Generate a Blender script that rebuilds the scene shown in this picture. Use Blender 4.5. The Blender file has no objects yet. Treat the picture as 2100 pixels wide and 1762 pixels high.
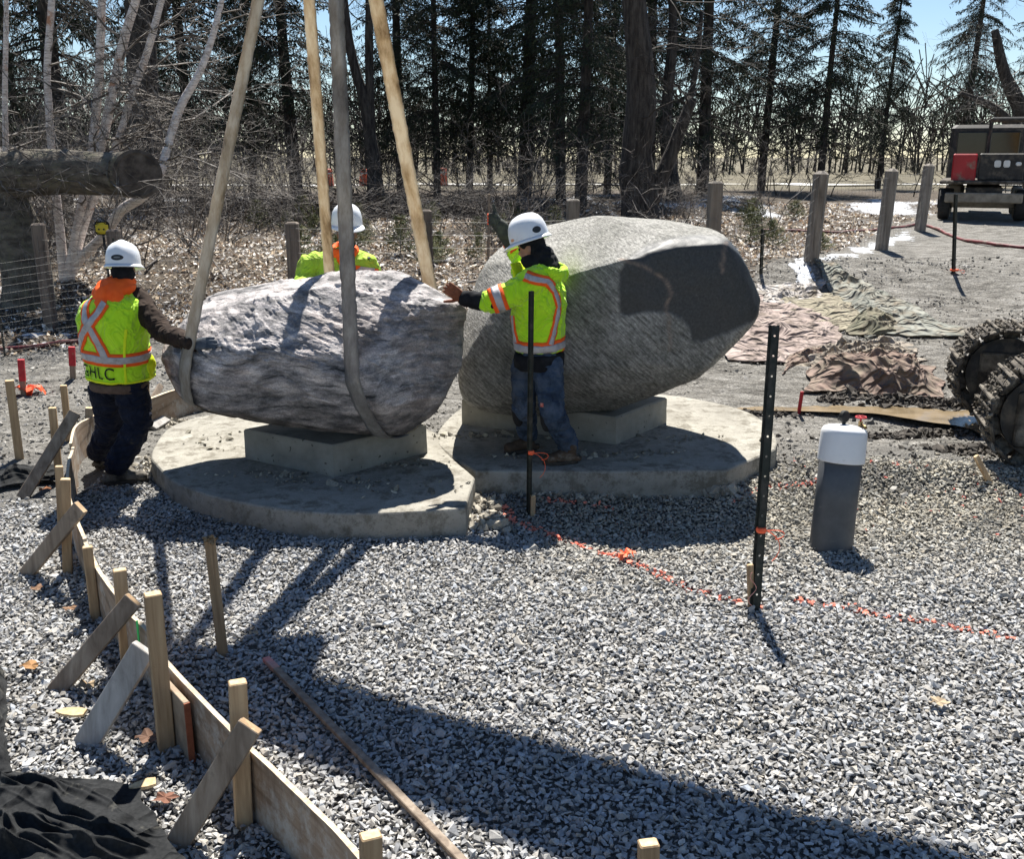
import bpy, bmesh, math, random
import numpy as np
from mathutils import Vector, Matrix
from mathutils.bvhtree import BVHTree

random.seed(7); RNG = np.random.default_rng(11)
SC = bpy.context.scene; COL = SC.collection
R = math.radians; PI = math.pi

# ------------------------------------------------------------------ camera
CAM_H, PITCH, FPX, CX, CY = 2.4, R(15.3), 2050.0, 1050.0, 881.0
cd = bpy.data.cameras.new('camera'); cam = bpy.data.objects.new('camera', cd); COL.objects.link(cam)
cam.location = (0, 0, CAM_H); cam.rotation_euler = (PI/2 - PITCH, 0, 0)
cd.sensor_fit = 'HORIZONTAL'; cd.sensor_width = 36; cd.lens = 36*FPX/2100
cd.clip_start = .05; cd.clip_end = 3000
SC.camera = cam

# ------------------------------------------------------------------ sky, sun, exposure
SUN_EL, SUN_AZ = R(58), R(5.5)          # the sun stands behind the scene; azimuth from +Y towards +X
SUN_DIR = Vector((math.sin(SUN_AZ)*math.cos(SUN_EL), math.cos(SUN_AZ)*math.cos(SUN_EL), math.sin(SUN_EL)))
w = bpy.data.worlds.new('World'); SC.world = w; w.use_nodes = True
nt = w.node_tree; bg = nt.nodes['Background']
sky = nt.nodes.new('ShaderNodeTexSky'); sky.sky_type = 'NISHITA'; sky.sun_disc = False
sky.sun_elevation = SUN_EL; sky.sun_rotation = SUN_AZ; sky.air_density = 1.0; sky.dust_density = 0.0; sky.ozone_density = 3.5
nt.links.new(sky.outputs[0], bg.inputs[0]); bg.inputs[1].default_value = .052
sd = bpy.data.lights.new('sun', 'SUN'); sun = bpy.data.objects.new('sun', sd); COL.objects.link(sun)
sd.energy = 5.0; sd.angle = R(.53); sd.color = (1, .955, .88)
sun.rotation_euler = (-SUN_DIR).to_track_quat('-Z', 'Y').to_euler(); sun.location = (0, 20, 30)
SC.view_settings.view_transform = 'Standard'; SC.view_settings.look = 'None'
SC.view_settings.exposure = 1.25; SC.view_settings.gamma = 1
SC.render.engine = 'CYCLES'
SC.cycles.max_bounces = 6; SC.cycles.transparent_max_bounces = 6
try: SC.cycles.use_denoising = True
except Exception: pass

# ------------------------------------------------------------------ pixel helpers (2100 x 1762 view of the photograph)
def ray(px, py):
    u, v = (px-CX)/FPX, -(py-CY)/FPX
    c, s = math.cos(PITCH), math.sin(PITCH)
    return np.array([u, c+v*s, -s+v*c])
def P(px, py, Y):
    d = ray(px, py); t = Y/d[1]; return np.array([0, 0, CAM_H])+d*t
def G(px, py, z=0.0):
    d = ray(px, py); t = (z-CAM_H)/d[2]; return np.array([0, 0, CAM_H])+d*t
_prof_y = [-10, 10.3, 12.6, 17, 24, 30, 40, 75, 300, 3000]
_prof_z = [0, 0, .28, .75, .9, 1.0, 1.0, .6, .5, .5]
def vnoise(p, seed=0):
    p = np.asarray(p, float); i = np.floor(p).astype(np.int64); f = p-i; f = f*f*(3-2*f)
    def h(a, b, c):
        n = (a*374761393+b*668265263+c*2147483647+seed*974711) & 0xffffffff
        n = ((n ^ (n >> 13))*1274126177) & 0xffffffff
        n = ((n ^ (n >> 16))*2246822519) & 0xffffffff
        return ((n ^ (n >> 15)) & 0xffff)/65535.0
    x, y, z = i[..., 0], i[..., 1], i[..., 2]; fx, fy, fz = f[..., 0], f[..., 1], f[..., 2]
    r = 0
    for dx in (0, 1):
        for dy in (0, 1):
            for dz in (0, 1):
                wgt = (fx if dx else 1-fx)*(fy if dy else 1-fy)*(fz if dz else 1-fz)
                r = r+wgt*h(x+dx, y+dy, z+dz)
    return r
def fbm(p, seed=0, oct=4, gain=.5):
    p = np.asarray(p, float); a, s, t = 1.0, 0, 0
    for k in range(oct):
        s = s+a*(vnoise(p, seed+k*17)*2-1); t += a; a *= gain; p = p*2.03+3.1
    return s/t
def xyz(x, y, z=0.0):
    x, y = np.broadcast_arrays(np.asarray(x, float), np.asarray(y, float))
    return np.stack([x, y, np.zeros_like(x)+z], -1)
def bump_at(x, y, cx, cy, rx, ry, h):
    return h*np.exp(-((x-cx)/rx)**2-((y-cy)/ry)**2)
def Hn(x, y):
    x = np.asarray(x, float); y = np.asarray(y, float)
    z = np.interp(y, _prof_y, _prof_z)
    z = z+.03*fbm(xyz(x*.6, y*.6), 3, 3)*np.clip((y-2)/4, 0, 1)
    z = z+.10*fbm(xyz(x*.35, y*.35), 5, 3)*np.clip((y-11)/3, 0, 1)
    z = z+.018*fbm(xyz(x*3.2, y*3.2), 9, 2)
    z = z+bump_at(x, y, .9, 6.45, .85, .42, -.10)           # hollow in front of the second slab
    z = z+bump_at(x, y, 3.2, 7.35, 1.0, .28, .13)           # gravel ridge beside the puddle
    z = z+bump_at(x, y, 3.1, 9.2, 2.4, .62, -.16)          # puddle bed
    z = z+bump_at(x, y, 4.3, 15.5, 3.0, .7, .30)*np.clip((x-1)/2, 0, 1)
    return z
def H(x, y): return float(Hn(np.array([x]), np.array([y]))[0])
def GT(px, py):
    d = ray(px, py); o = np.array([0, 0, CAM_H]); t = 1.0
    ts = np.concatenate([np.linspace(1, 20, 1500), np.linspace(20, 400, 4000)])
    q = o+ts[:, None]*d; below = q[:, 2] < Hn(q[:, 0], q[:, 1]); k = int(np.argmax(below))
    return q[k] if below.any() else q[-1]

# ------------------------------------------------------------------ scene helpers
ORG = {}
def tag(o, label=None, cat=None, group=None, kind=None):
    if label: o['label'] = label
    if cat: o['category'] = cat
    if group: o['group'] = group
    if kind: o['kind'] = kind
    return o
def empty(name, loc, label=None, cat=None, group=None):
    o = bpy.data.objects.new(name, None); COL.objects.link(o); o.location = Vector([float(a) for a in loc]); o.empty_display_size = .1
    ORG[o.name] = np.array([float(a) for a in loc]); return tag(o, label, cat, group)
def link(name, me, parent=None, org=None):
    o = bpy.data.objects.new(name, me); COL.objects.link(o)
    if parent is not None:
        o.parent = parent; ORG[o.name] = ORG[parent.name]
    else:
        ORG[o.name] = np.zeros(3) if org is None else np.array(org, float); o.location = Vector([float(a) for a in ORG[o.name]])
    return o
def mesh_np(name, V, F, mat, smooth=False, mats=None, fmat=None):
    """V (n,3) array, F (m,3|4) int array or list of lists"""
    me = bpy.data.meshes.new(name)
    V = np.asarray(V, np.float32)
    if isinstance(F, np.ndarray):
        m, k = F.shape
        me.vertices.add(len(V)); me.vertices.foreach_set('co', V.ravel())
        me.loops.add(m*k); me.loops.foreach_set('vertex_index', F.astype(np.int32).ravel())
        me.polygons.add(m); me.polygons.foreach_set('loop_start', np.arange(0, m*k, k, dtype=np.int32))
        me.update(calc_edges=True)
    else:
        me.from_pydata([tuple(map(float, v)) for v in V], [], [list(map(int, f)) for f in F]); me.update()
    for mm in ([mat] if mats is None else mats): me.materials.append(mm)
    if fmat is not None: me.polygons.foreach_set('material_index', np.asarray(fmat, np.int32))
    me.polygons.foreach_set('use_smooth', np.full(len(me.polygons), bool(smooth)))
    return me
def setcol(me, C, name='Col'):
    C = np.asarray(C, np.float32)
    if C.shape[1] == 3: C = np.concatenate([C, np.ones((len(C), 1), np.float32)], 1)
    a = me.color_attributes.new(name, 'FLOAT_COLOR', 'POINT'); a.data.foreach_set('color', np.ascontiguousarray(C).ravel())
def setf(me, A, name):
    a = me.attributes.new(name, 'FLOAT', 'POINT'); a.data.foreach_set('value', np.asarray(A, np.float32))
def mk(name, V, F, mat, parent=None, org=None, smooth=False, **kw):
    o = org if parent is None else ORG[parent.name]
    o = np.zeros(3) if o is None else np.asarray(o, float)
    me = mesh_np(name, np.asarray(V, float)-o, F, mat, smooth, **kw)
    return link(name, me, parent, o)
class MB:
    """collects simple shapes into one mesh"""
    def __init__(s): s.V = []; s.F = []; s.M = []
    def add(s, V, F, m=0):
        b = len(s.V); s.V += [tuple(map(float, v)) for v in V]; s.F += [[b+i for i in f] for f in F]; s.M += [m]*len(F)
    def obox(s, c, ax, ay, az, m=0, topm=None, bev=0.0):
        """oriented box: centre and three half-axis vectors, chamfered when bev>0"""
        c, ax, ay, az = [np.asarray(q, float) for q in (c, ax, ay, az)]
        if bev <= 0:
            V = [c+i*ax+j*ay+k*az for k in (-1, 1) for j in (-1, 1) for i in (-1, 1)]
            F = [[0, 2, 3, 1], [0, 1, 5, 4], [1, 3, 7, 5], [3, 2, 6, 7], [2, 0, 4, 6]]
            s.add(V, F, m); s.add(V, [[4, 5, 7, 6]], m if topm is None else topm); return
        lx, ly, lz = [max(np.linalg.norm(q), 1e-6) for q in (ax, ay, az)]
        bx_, by_, bz_ = [1-min(bev/l, .9) for l in (lx, ly, lz)]
        rings = []
        for kz, sx in ((-1, 1), (-bz_, 0), (bz_, 0), (1, 1)):
            fx, fy = (bx_, by_) if sx else (1, 1)
            gx, gy = (1-2*(1-bx_), 1-2*(1-by_)) if sx else (bx_, by_)
            pts = [(-fx, -gy), (-gx, -fy), (gx, -fy), (fx, -gy), (fx, gy), (gx, fy), (-gx, fy), (-fx, gy)]
            rings.append([c+a*ax+b*ay+kz*az for a, b in pts])
        V = [v for r in rings for v in r]; F = []
        for k in range(3):
            for i in range(8):
                j = (i+1) % 8; F.append([k*8+i, k*8+j, (k+1)*8+j, (k+1)*8+i])
        F.append(list(range(7, -1, -1))); s.add(V, F, m); s.add(V[24:], [list(range(8))], m if topm is None else topm)
    def box(s, lo, hi, m=0, bev=0.0):
        lo = np.array(lo, float); hi = np.array(hi, float); h = (hi-lo)/2
        s.obox((lo+hi)/2, (h[0], 0, 0), (0, h[1], 0), (0, 0, h[2]), m, bev=bev)
    def beam(s, p0, p1, w, t, side=(1, 0, 0), m=0, topm=None, bev=0.0):
        p0 = np.array(p0, float); p1 = np.array(p1, float); d = p1-p0; L = np.linalg.norm(d); d = d/L
        sd = np.array(side, float); sd = sd-d*np.dot(sd, d); sd /= np.linalg.norm(sd); n = np.cross(d, sd)
        s.obox((p0+p1)/2, sd*w/2, n*t/2, d*L/2, m, topm, bev)
    def tube(s, pts, rad, k=8, m=0, cap=True):
        pts = [np.array(p, float) for p in pts]; n = len(pts)
        if np.isscalar(rad): rad = [rad]*n
        V = []; up = np.array([.13, .21, .97])
        for i in range(n):
            d = pts[min(i+1, n-1)]-pts[max(i-1, 0)]; d = d/(np.linalg.norm(d)+1e-9)
            a = np.cross(d, up)
            if np.linalg.norm(a) < .15: a = np.cross(d, (1, .1, 0))
            a /= np.linalg.norm(a); b = np.cross(d, a)
            V += [pts[i]+rad[i]*(math.cos(2*PI*j/k)*a+math.sin(2*PI*j/k)*b) for j in range(k)]
        F = [[i*k+j, i*k+(j+1) % k, (i+1)*k+(j+1) % k, (i+1)*k+j] for i in range(n-1) for j in range(k)]
        if cap: F += [list(range(k-1, -1, -1)), [(n-1)*k+j for j in range(k)]]
        s.add(V, F, m)
    def lathe(s, c, prof, k=24, ax=(0, 0, 1), m=0):
        c = np.array(c, float); ax = np.array(ax, float); ax /= np.linalg.norm(ax)
        a = np.cross(ax, (.3, .9, .2)); a /= np.linalg.norm(a); b = np.cross(ax, a); V = []
        for r, h in prof: V += [c+ax*h+max(r, 1e-4)*(math.cos(2*PI*j/k)*a+math.sin(2*PI*j/k)*b) for j in range(k)]
        n = len(prof)
        F = [[i*k+j, i*k+(j+1) % k, (i+1)*k+(j+1) % k, (i+1)*k+j] for i in range(n-1) for j in range(k)]
        F += [list(range(k-1, -1, -1)), [(n-1)*k+j for j in range(k)]]
        s.add(V, F, m)
    def build(s, name, mat, parent=None, org=None, smooth=False, mats=None):
        o = org if parent is None else ORG[parent.name]; o = np.zeros(3) if o is None else np.asarray(o, float)
        me = mesh_np(name, np.array(s.V)-o, s.F, mat, smooth, mats=mats, fmat=s.M if mats else None)
        return link(name, me, parent, o)
def prisms(p0, p1, r0, r1, k=3):
    """many k-sided open prisms at once -> V, F"""
    p0, p1 = np.asarray(p0, float), np.asarray(p1, float); n = len(p0)
    r0 = np.broadcast_to(r0, (n,)); r1 = np.broadcast_to(r1, (n,))
    d = p1-p0; d /= (np.linalg.norm(d, axis=1, keepdims=True)+1e-9)
    ref = np.where(np.abs(d[:, 2:3]) > .9, np.array([[1., 0, 0]]), np.array([[0, 0, 1.]]))
    a = np.cross(d, ref); a /= np.linalg.norm(a, axis=1, keepdims=True); b = np.cross(d, a)
    V = np.zeros((n, 2*k, 3))
    for j in range(k):
        c_, s_ = math.cos(2*PI*j/k), math.sin(2*PI*j/k)
        V[:, j] = p0+r0[:, None]*(c_*a+s_*b); V[:, k+j] = p1+r1[:, None]*(c_*a+s_*b)
    base = (np.arange(n)*2*k)[:, None]; F = []
    for j in range(k):
        j2 = (j+1) % k; F.append(base+np.array([[j, j2, k+j2, k+j]]))
    return V.reshape(-1, 3), np.concatenate(F, 0)
def copy_tree(o, loc, rz=0.0, sc=1.0, label=None):
    c = o.copy(); COL.objects.link(c); c.location = Vector([float(a) for a in loc]); c.rotation_euler = (0, 0, rz); c.scale = (sc, sc, sc)
    if label: c['label'] = label
    for ch in list(o.children):
        d = ch.copy(); COL.objects.link(d); d.parent = c
        for g in ch.children:
            e = g.copy(); COL.objects.link(e); e.parent = d
    return c

# ------------------------------------------------------------------ materials
def lin(*rgb): return tuple(((c/255)/12.92 if c/255 <= .04045 else ((c/255+.055)/1.055)**2.4) for c in rgb)
def ramp(nt, fac, stops, interp='LINEAR'):
    r = nt.nodes.new('ShaderNodeValToRGB'); r.color_ramp.interpolation = interp; e = r.color_ramp.elements
    while len(e) > 1: e.remove(e[-1])
    e[0].position = stops[0][0]; e[0].color = (*stops[0][1], 1)
    for p_, c_ in stops[1:]:
        q = e.new(p_); q.color = (*c_, 1)
    nt.links.new(fac, r.inputs[0]); return r.outputs[0]
def noise_node(nt, scale, detail=5, rough=.6, stretch=None, coord='Object', dist=0.0):
    tc = nt.nodes.new('ShaderNodeTexCoord'); out = tc.outputs[coord]
    if stretch is not None:
        mp = nt.nodes.new('ShaderNodeMapping'); mp.inputs['Scale'].default_value = stretch; nt.links.new(out, mp.inputs[0]); out = mp.outputs[0]
    n = nt.nodes.new('ShaderNodeTexNoise'); n.inputs['Scale'].default_value = scale; n.inputs['Detail'].default_value = detail
    n.inputs['Roughness'].default_value = rough; n.inputs['Distortion'].default_value = dist
    nt.links.new(out, n.inputs['Vector']); return n.outputs['Fac']
def mixc(nt, fac, a, b, mode='MIX'):
    m = nt.nodes.new('ShaderNodeMix'); m.data_type = 'RGBA'; m.blend_type = mode
    for inp, v in ((m.inputs[0], fac), (m.inputs[6], a), (m.inputs[7], b)):
        if hasattr(v, 'is_linked') or hasattr(v, 'links'): nt.links.new(v, inp)
        else: inp.default_value = v if np.isscalar(v) else (*v, 1)
    return m.outputs[2]
def attr(nt, name, out='Color'):
    a = nt.nodes.new('ShaderNodeAttribute'); a.attribute_name = name; return a.outputs[out]
def mathn(nt, op, a, b=None):
    m = nt.nodes.new('ShaderNodeMath'); m.operation = op
    for i, v in enumerate((a, b)):
        if v is None: continue
        if hasattr(v, 'links'): nt.links.new(v, m.inputs[i])
        else: m.inputs[i].default_value = v
    return m.outputs[0]
def add_bump(nt, bsdf, h, strength=.4, dist=.01, prev=None):
    b = nt.nodes.new('ShaderNodeBump'); b.inputs['Strength'].default_value = strength; b.inputs['Distance'].default_value = dist
    nt.links.new(h, b.inputs['Height'])
    if prev is not None: nt.links.new(prev, b.inputs['Normal'])
    nt.links.new(b.outputs[0], bsdf.inputs['Normal']); return b.outputs[0]
def new_mat(name):
    m = bpy.data.materials.new(name); m.use_nodes = True; return m, m.node_tree, m.node_tree.nodes['Principled BSDF']
def pm(name, cols, scale=8, rough=.8, bump=.3, bscale=40, bdist=.005, stretch=None, metal=0.0, dirt=None, dscale=3, lo=.35, hi=.65, spec=.4, dirt_lo=.5, dirt_hi=.68, sheen=0, crumple=None):
    """procedural material: noise blend of colours, optional dirt patches, bump"""
    m, nt, b = new_mat(name)
    f = noise_node(nt, scale, 6, .62, stretch)
    n = len(cols); col = ramp(nt, f, [(lo+(hi-lo)*i/max(n-1, 1), c) for i, c in enumerate(cols)])
    if dirt is not None:
        d = noise_node(nt, dscale, 7, .68); dm = ramp(nt, d, [(dirt_lo, (0, 0, 0)), (dirt_hi, (1, 1, 1))])
        col = mixc(nt, dm, col, dirt)
    nt.links.new(col, b.inputs['Base Color'])
    b.inputs['Roughness'].default_value = rough; b.inputs['Metallic'].default_value = metal; b.inputs['Specular IOR Level'].default_value = spec
    if sheen: b.inputs['Sheen Weight'].default_value = sheen
    pv = None
    if crumple: pv = add_bump(nt, b, ramp(nt, mathn(nt, 'ABSOLUTE', mathn(nt, 'SUBTRACT', noise_node(nt, crumple[0], 2, .5, (1, 1, 1), dist=1.4), .5)), [(.0, (1, 1, 1)), (.12, (.35, .35, .35)), (.35, (0, 0, 0))]), crumple[1], crumple[2])
    if bump: add_bump(nt, b, noise_node(nt, bscale, 6, .65, stretch), bump, bdist, pv)
    return m
def wood(name, c0, c1, c2, rough=.8, knots=True):
    m, nt, b = new_mat(name)
    f = noise_node(nt, 22, 6, .6, (1, 1, .07), dist=.6); f2 = noise_node(nt, 5, 4, .6, (1, 1, .3))
    col = ramp(nt, f, [(.3, c0), (.5, c1), (.7, c2)]); col = mixc(nt, ramp(nt, f2, [(.45, (0, 0, 0)), (.75, (.55, .55, .55))]), col, c0)
    st = noise_node(nt, 9, 6, .7); col = mixc(nt, ramp(nt, st, [(.58, (0, 0, 0)), (.75, (.6, .6, .6))]), col, tuple(.45*a for a in c0))
    oi = nt.nodes.new('ShaderNodeObjectInfo'); hv = nt.nodes.new('ShaderNodeHueSaturation')
    nt.links.new(col, hv.inputs['Color']); nt.links.new(mathn(nt, 'ADD', mathn(nt, 'MULTIPLY', oi.outputs['Random'], .35), .82), hv.inputs['Value'])
    nt.links.new(hv.outputs[0], b.inputs['Base Color']); b.inputs['Roughness'].default_value = rough; b.inputs['Specular IOR Level'].default_value = .25
    add_bump(nt, b, f, .5, .004); return m
def colmat(name, rough=.9, bump=.5, bscale=60, bdist=.003, spec=.3, var=.35, vscale=30):
    """colour from the mesh's own Col attribute, with fine variation"""
    m, nt, b = new_mat(name); c = attr(nt, 'Col')
    f = noise_node(nt, vscale, 5, .65); g = ramp(nt, f, [(.25, (1-var,)*3), (.75, (1+var*.3,)*3)])
    nt.links.new(mixc(nt, 1.0, c, g, 'MULTIPLY'), b.inputs['Base Color']); b.inputs['Roughness'].default_value = rough; b.inputs['Specular IOR Level'].default_value = spec
    if bump: add_bump(nt, b, noise_node(nt, bscale, 5, .65), bump, bdist)
    return m
M = {}
M['wood'] = wood('stake_wood', (.23, .15, .085), (.40, .28, .165), (.52, .39, .24))
M['wood_end'] = pm('sawn_end', [(.45, .32, .17), (.66, .51, .30)], 40, .85, .5, 90)
M['wood_old'] = wood('weathered_wood', (.13, .10, .075), (.24, .19, .145), (.34, .285, .225))
M['wood_grey'] = wood('grey_wood', (.22, .205, .19), (.34, .325, .305), (.45, .43, .41))
M['concrete'] = pm('concrete', [(.26, .245, .205), (.36, .34, .285), (.43, .41, .35)], 5, .92, .35, 70, .004, dirt=(.20, .185, .155), dscale=6)
M['steel_dark'] = pm('dark_green_steel', [(.014, .017, .013), (.03, .034, .026)], 20, .55, .2, 80, dirt=(.07, .06, .05), dscale=14, metal=.3)
M['orange'] = pm('orange_tape', [(.85, .10, .035), (.95, .17, .06)], 30, .6, .1)
M['red_paint'] = pm('red_paint', [(.34, .018, .025), (.46, .03, .04)], 18, .7, .3, dirt=(.30, .20, .13), dscale=20, dirt_lo=.6, dirt_hi=.72)
M['black_fabric'] = pm('geotextile', [(.012, .013, .014), (.024, .025, .026)], 60, .95, .6, 300, .002, dirt=(.13, .125, .105), dscale=9, dirt_lo=.6, dirt_hi=.8, spec=.2, crumple=(1.7, .7, .12))
M['rubber'] = pm('rubber', [(.012, .012, .012), (.03, .03, .03)], 10, .8, .3, 60)
M['galv'] = pm('galvanised_wire', [(.12, .12, .115), (.22, .22, .21)], 30, .6, 0, metal=.3)
# ================================================================== ground
def seg_dist(x, y, pts):
    d = np.full(np.shape(x), 1e9)
    for (ax, ay), (bx, by) in zip(pts[:-1], pts[1:]):
        L = (bx-ax)**2+(by-ay)**2; t = np.clip(((x-ax)*(bx-ax)+(y-ay)*(by-ay))/max(L, 1e-9), 0, 1)
        d = np.minimum(d, np.hypot(x-(ax+t*(bx-ax)), y-(ay+t*(by-ay))))
    return d
def in_poly(x, y, poly):
    x = np.asarray(x); y = np.asarray(y); c = np.zeros(x.shape, bool); n = len(poly); j = n-1
    for i in range(n):
        xi, yi = poly[i][:2]; xj, yj = poly[j][:2]
        c ^= ((yi > y) != (yj > y)) & (x < (xj-xi)*(y-yi)/((yj-yi) if yj != yi else 1e-9)+xi); j = i
    return c
def catmull(pts, n=12):
    pts = [np.array(p, float) for p in pts]; pts = [2*pts[0]-pts[1]]+pts+[2*pts[-1]-pts[-2]]; out = []
    for i in range(1, len(pts)-2):
        a, b, c, d = pts[i-1:i+3]
        for t in np.linspace(0, 1, n, endpoint=False):
            out.append(.5*((2*b)+(-a+c)*t+(2*a-5*b+4*c-d)*t*t+(-a+3*b-3*c+d)*t**3))
    out.append(pts[-2]); return np.array(out)
def xb(y): return 2.7+(y-13)*.62           # the fence line beside the haul road
PAINT = [[(1035, 1040), (1050, 1065), (1110, 1090), (1180, 1115), (1280, 1145), (1380, 1190), (1460, 1220), (1545, 1240)],
         [(1110, 1025), (1180, 1030), (1250, 1038)], [(1500, 1030), (1570, 1000), (1680, 985)],
         [(1640, 1230), (1700, 1238), (1760, 1250), (1900, 1275), (2070, 1305)]]
PAINT_W = [[tuple(GT(*q)[:2]) for q in l] for l in PAINT]
PUDDLE = [GT(*q)[:2] for q in [(1385, 812), (1440, 800), (1530, 788), (1640, 800), (1690, 815), (1800, 828), (1930, 830), (2060, 850), (2060, 905), (1985, 893), (1900, 880), (1800, 862), (1690, 853), (1580, 850), (1480, 835)]]
def zones(x, y):
    n = fbm(xyz(x*.8, y*.8), 21, 4); n2 = fbm(xyz(x*3, y*3), 22, 3)
    leaf = np.clip((y-11.5+n*1.0)/.7, 0, 1)*np.clip((xb(y)-x+.35*n)/.5, 0, 1)
    mud = np.clip((y-7.6+.5*n)/.8, 0, 1)
    field = np.clip((y-44+3*n)/5, 0, 1)
    sn = fbm(xyz(x*.45, y*.3), 33, 5, .6)+.0
    snow = np.clip((sn-.05)/.12, 0, 1)*np.clip((y-20)/5, 0, 1)*.8*np.clip((42-y)/6, 0, 1)*np.clip((xb(y)+.5-x)/1, 0, 1)
    ridge = np.clip(1-np.abs(x-(xb(y)+.35))/.55, 0, 1)*np.clip((y-13.2)/.6, 0, 1)*np.clip((22-y)/2, 0, 1)
    snow = np.maximum(snow, np.clip((ridge+.9*n2-.55)/.15, 0, 1)*(ridge > .15))
    left = np.clip((n2+n-.28)/.1, 0, 1)*np.clip((y-11.2)/.6, 0, 1)*np.clip((13.4-y)/1, 0, 1)*(x < -3.5)
    return leaf, mud, field, np.maximum(snow, left*.9)
def axis(lo, hi, dlo, dhi, step, g=1.13):
    a = list(np.arange(dlo, dhi, step)); s = step; v = a[-1]
    while v < hi: s *= g; v += s; a.append(v)
    s = step; v = a[0]; b = []
    while v > lo: s *= g; v -= s; b.append(v)
    return np.array(b[::-1]+a)
gx = axis(-600, 600, -5.6, 5.6, .08); gy = axis(-30, 1500, 2.0, 13.0, .08)
X, Y = np.meshgrid(gx, gy); x, y = X.ravel(), Y.ravel(); z = Hn(x, y)
near_g = np.clip((8.2-y)/.8, 0, 1); z = z-.022*near_g           # room for the stones
z = z+.012*fbm(xyz(x*9, y*9), 41, 3)*np.clip((y-7)/1, 0, 1)*np.clip((20-y)/4, 0, 1)
rut = np.clip((x-xb(y))/.4, 0, 1)*np.clip((y-9.5)/1, 0, 1); z = z+rut*.06*fbm(xyz(x*1.2+y*.3, y*4), 43, 4, .6)
leaf, mud, field, snow = zones(x, y)
nx, ny = len(gx), len(gy); idx = np.arange(nx*ny).reshape(ny, nx)
F = np.stack([idx[:-1, :-1].ravel(), idx[:-1, 1:].ravel(), idx[1:, 1:].ravel(), idx[1:, :-1].ravel()], 1)
m, nt_, b = new_mat('ground')
gcol = ramp(nt_, noise_node(nt_, 55, 5, .7), [(.3, (.055, .053, .05)), (.55, (.16, .155, .145)), (.75, (.30, .29, .275))])
mcol = ramp(nt_, noise_node(nt_, 3.2, 8, .72, (1, 2.2, 1)), [(.32, (.065, .060, .053)), (.48, (.19, .18, .16)), (.6, (.28, .268, .245)), (.72, (.38, .37, .34))])
grit = ramp(nt_, noise_node(nt_, 42, 4, .75), [(.35, (.45, .45, .45)), (.62, (1.25, 1.25, 1.25))])
mcol = mixc(nt_, 1.0, mcol, grit, 'MULTIPLY')
lcol = ramp(nt_, noise_node(nt_, 16, 6, .75), [(.3, (.022, .018, .014)), (.5, (.08, .063, .047)), (.7, (.20, .165, .125))])
fcol = ramp(nt_, noise_node(nt_, .35, 8, .7, (1, .25, 1)), [(.3, (.075, .066, .043)), (.6, (.16, .14, .095)), (.75, (.23, .20, .145))])
c = mixc(nt_, attr(nt_, 'mud', 'Fac'), gcol, mcol); c = mixc(nt_, attr(nt_, 'leaf', 'Fac'), c, lcol)
c = mixc(nt_, attr(nt_, 'field', 'Fac'), c, fcol); sf = mathn(nt_, 'ADD', mathn(nt_, 'MULTIPLY', attr(nt_, 'snow', 'Fac'), 1.0), mathn(nt_, 'MULTIPLY', mathn(nt_, 'SUBTRACT', noise_node(nt_, 6, 8, .75), .5), 2.6)); sf = ramp(nt_, mathn(nt_, 'MULTIPLY', sf, ramp(nt_, attr(nt_, 'snow', 'Fac'), [(.02, (0, 0, 0)), (.15, (1, 1, 1))])), [(.62, (0, 0, 0)), (.8, (1, 1, 1))]); c = mixc(nt_, sf, c, (.66, .69, .74))
nt_.links.new(c, b.inputs['Base Color']); b.inputs['Roughness'].default_value = .93; b.inputs['Specular IOR Level'].default_value = .25
bp = add_bump(nt_, b, noise_node(nt_, 38, 6, .7), 1.0, .03); add_bump(nt_, b, noise_node(nt_, 7, 5, .65), .9, .09, bp)
M['ground'] = m
me = mesh_np('ground', np.stack([x, y, z], 1), F, m, True)
setf(me, leaf, 'leaf'); setf(me, mud, 'mud'); setf(me, field, 'field'); setf(me, snow, 'snow')
tag(link('ground', me), kind='structure')

# muddy puddle water
def flat_patch(name, poly, zz, mat, n=60, jitter=.05, kind='structure'):
    poly = np.array(poly); pc = catmull(list(poly)+[poly[0]], 8); pc = pc+.5*jitter*np.stack([fbm(xyz(pc[:, 0]*4, pc[:, 1]*4), 51, 3), fbm(xyz(pc[:, 0]*4, pc[:, 1]*4), 52, 3)], 1)
    bm = bmesh.new(); f = bm.faces.new([bm.verts.new((a, b_, zz)) for a, b_ in pc[:-1]]); bmesh.ops.triangulate(bm, faces=[f])
    if f.is_valid and f.normal.z < 0: pass
    bmesh.ops.recalc_face_normals(bm, faces=bm.faces)
    me = bpy.data.meshes.new(name); bm.to_mesh(me); bm.free(); me.materials.append(mat); o = link(name, me); return tag(o, kind=kind)
m, nt_, b = new_mat('muddy_water')
nt_.links.new(ramp(nt_, noise_node(nt_, 2.2, 4, .6, (1, 2.4, 1)), [(.35, (.15, .115, .07)), (.65, (.27, .21, .135))]), b.inputs['Base Color'])
b.inputs['Roughness'].default_value = .12; b.inputs['Specular IOR Level'].default_value = .5; add_bump(nt_, b, noise_node(nt_, 6, 3, .5, (1, 3, 1)), .12, .01)
flat_patch('puddle', PUDDLE, -.058, m)
flat_patch('puddle', [GT(*q)[:2] for q in [(1400, 792), (1480, 772), (1580, 757), (1660, 770), (1600, 784), (1480, 795)]], -.05, m)

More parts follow.
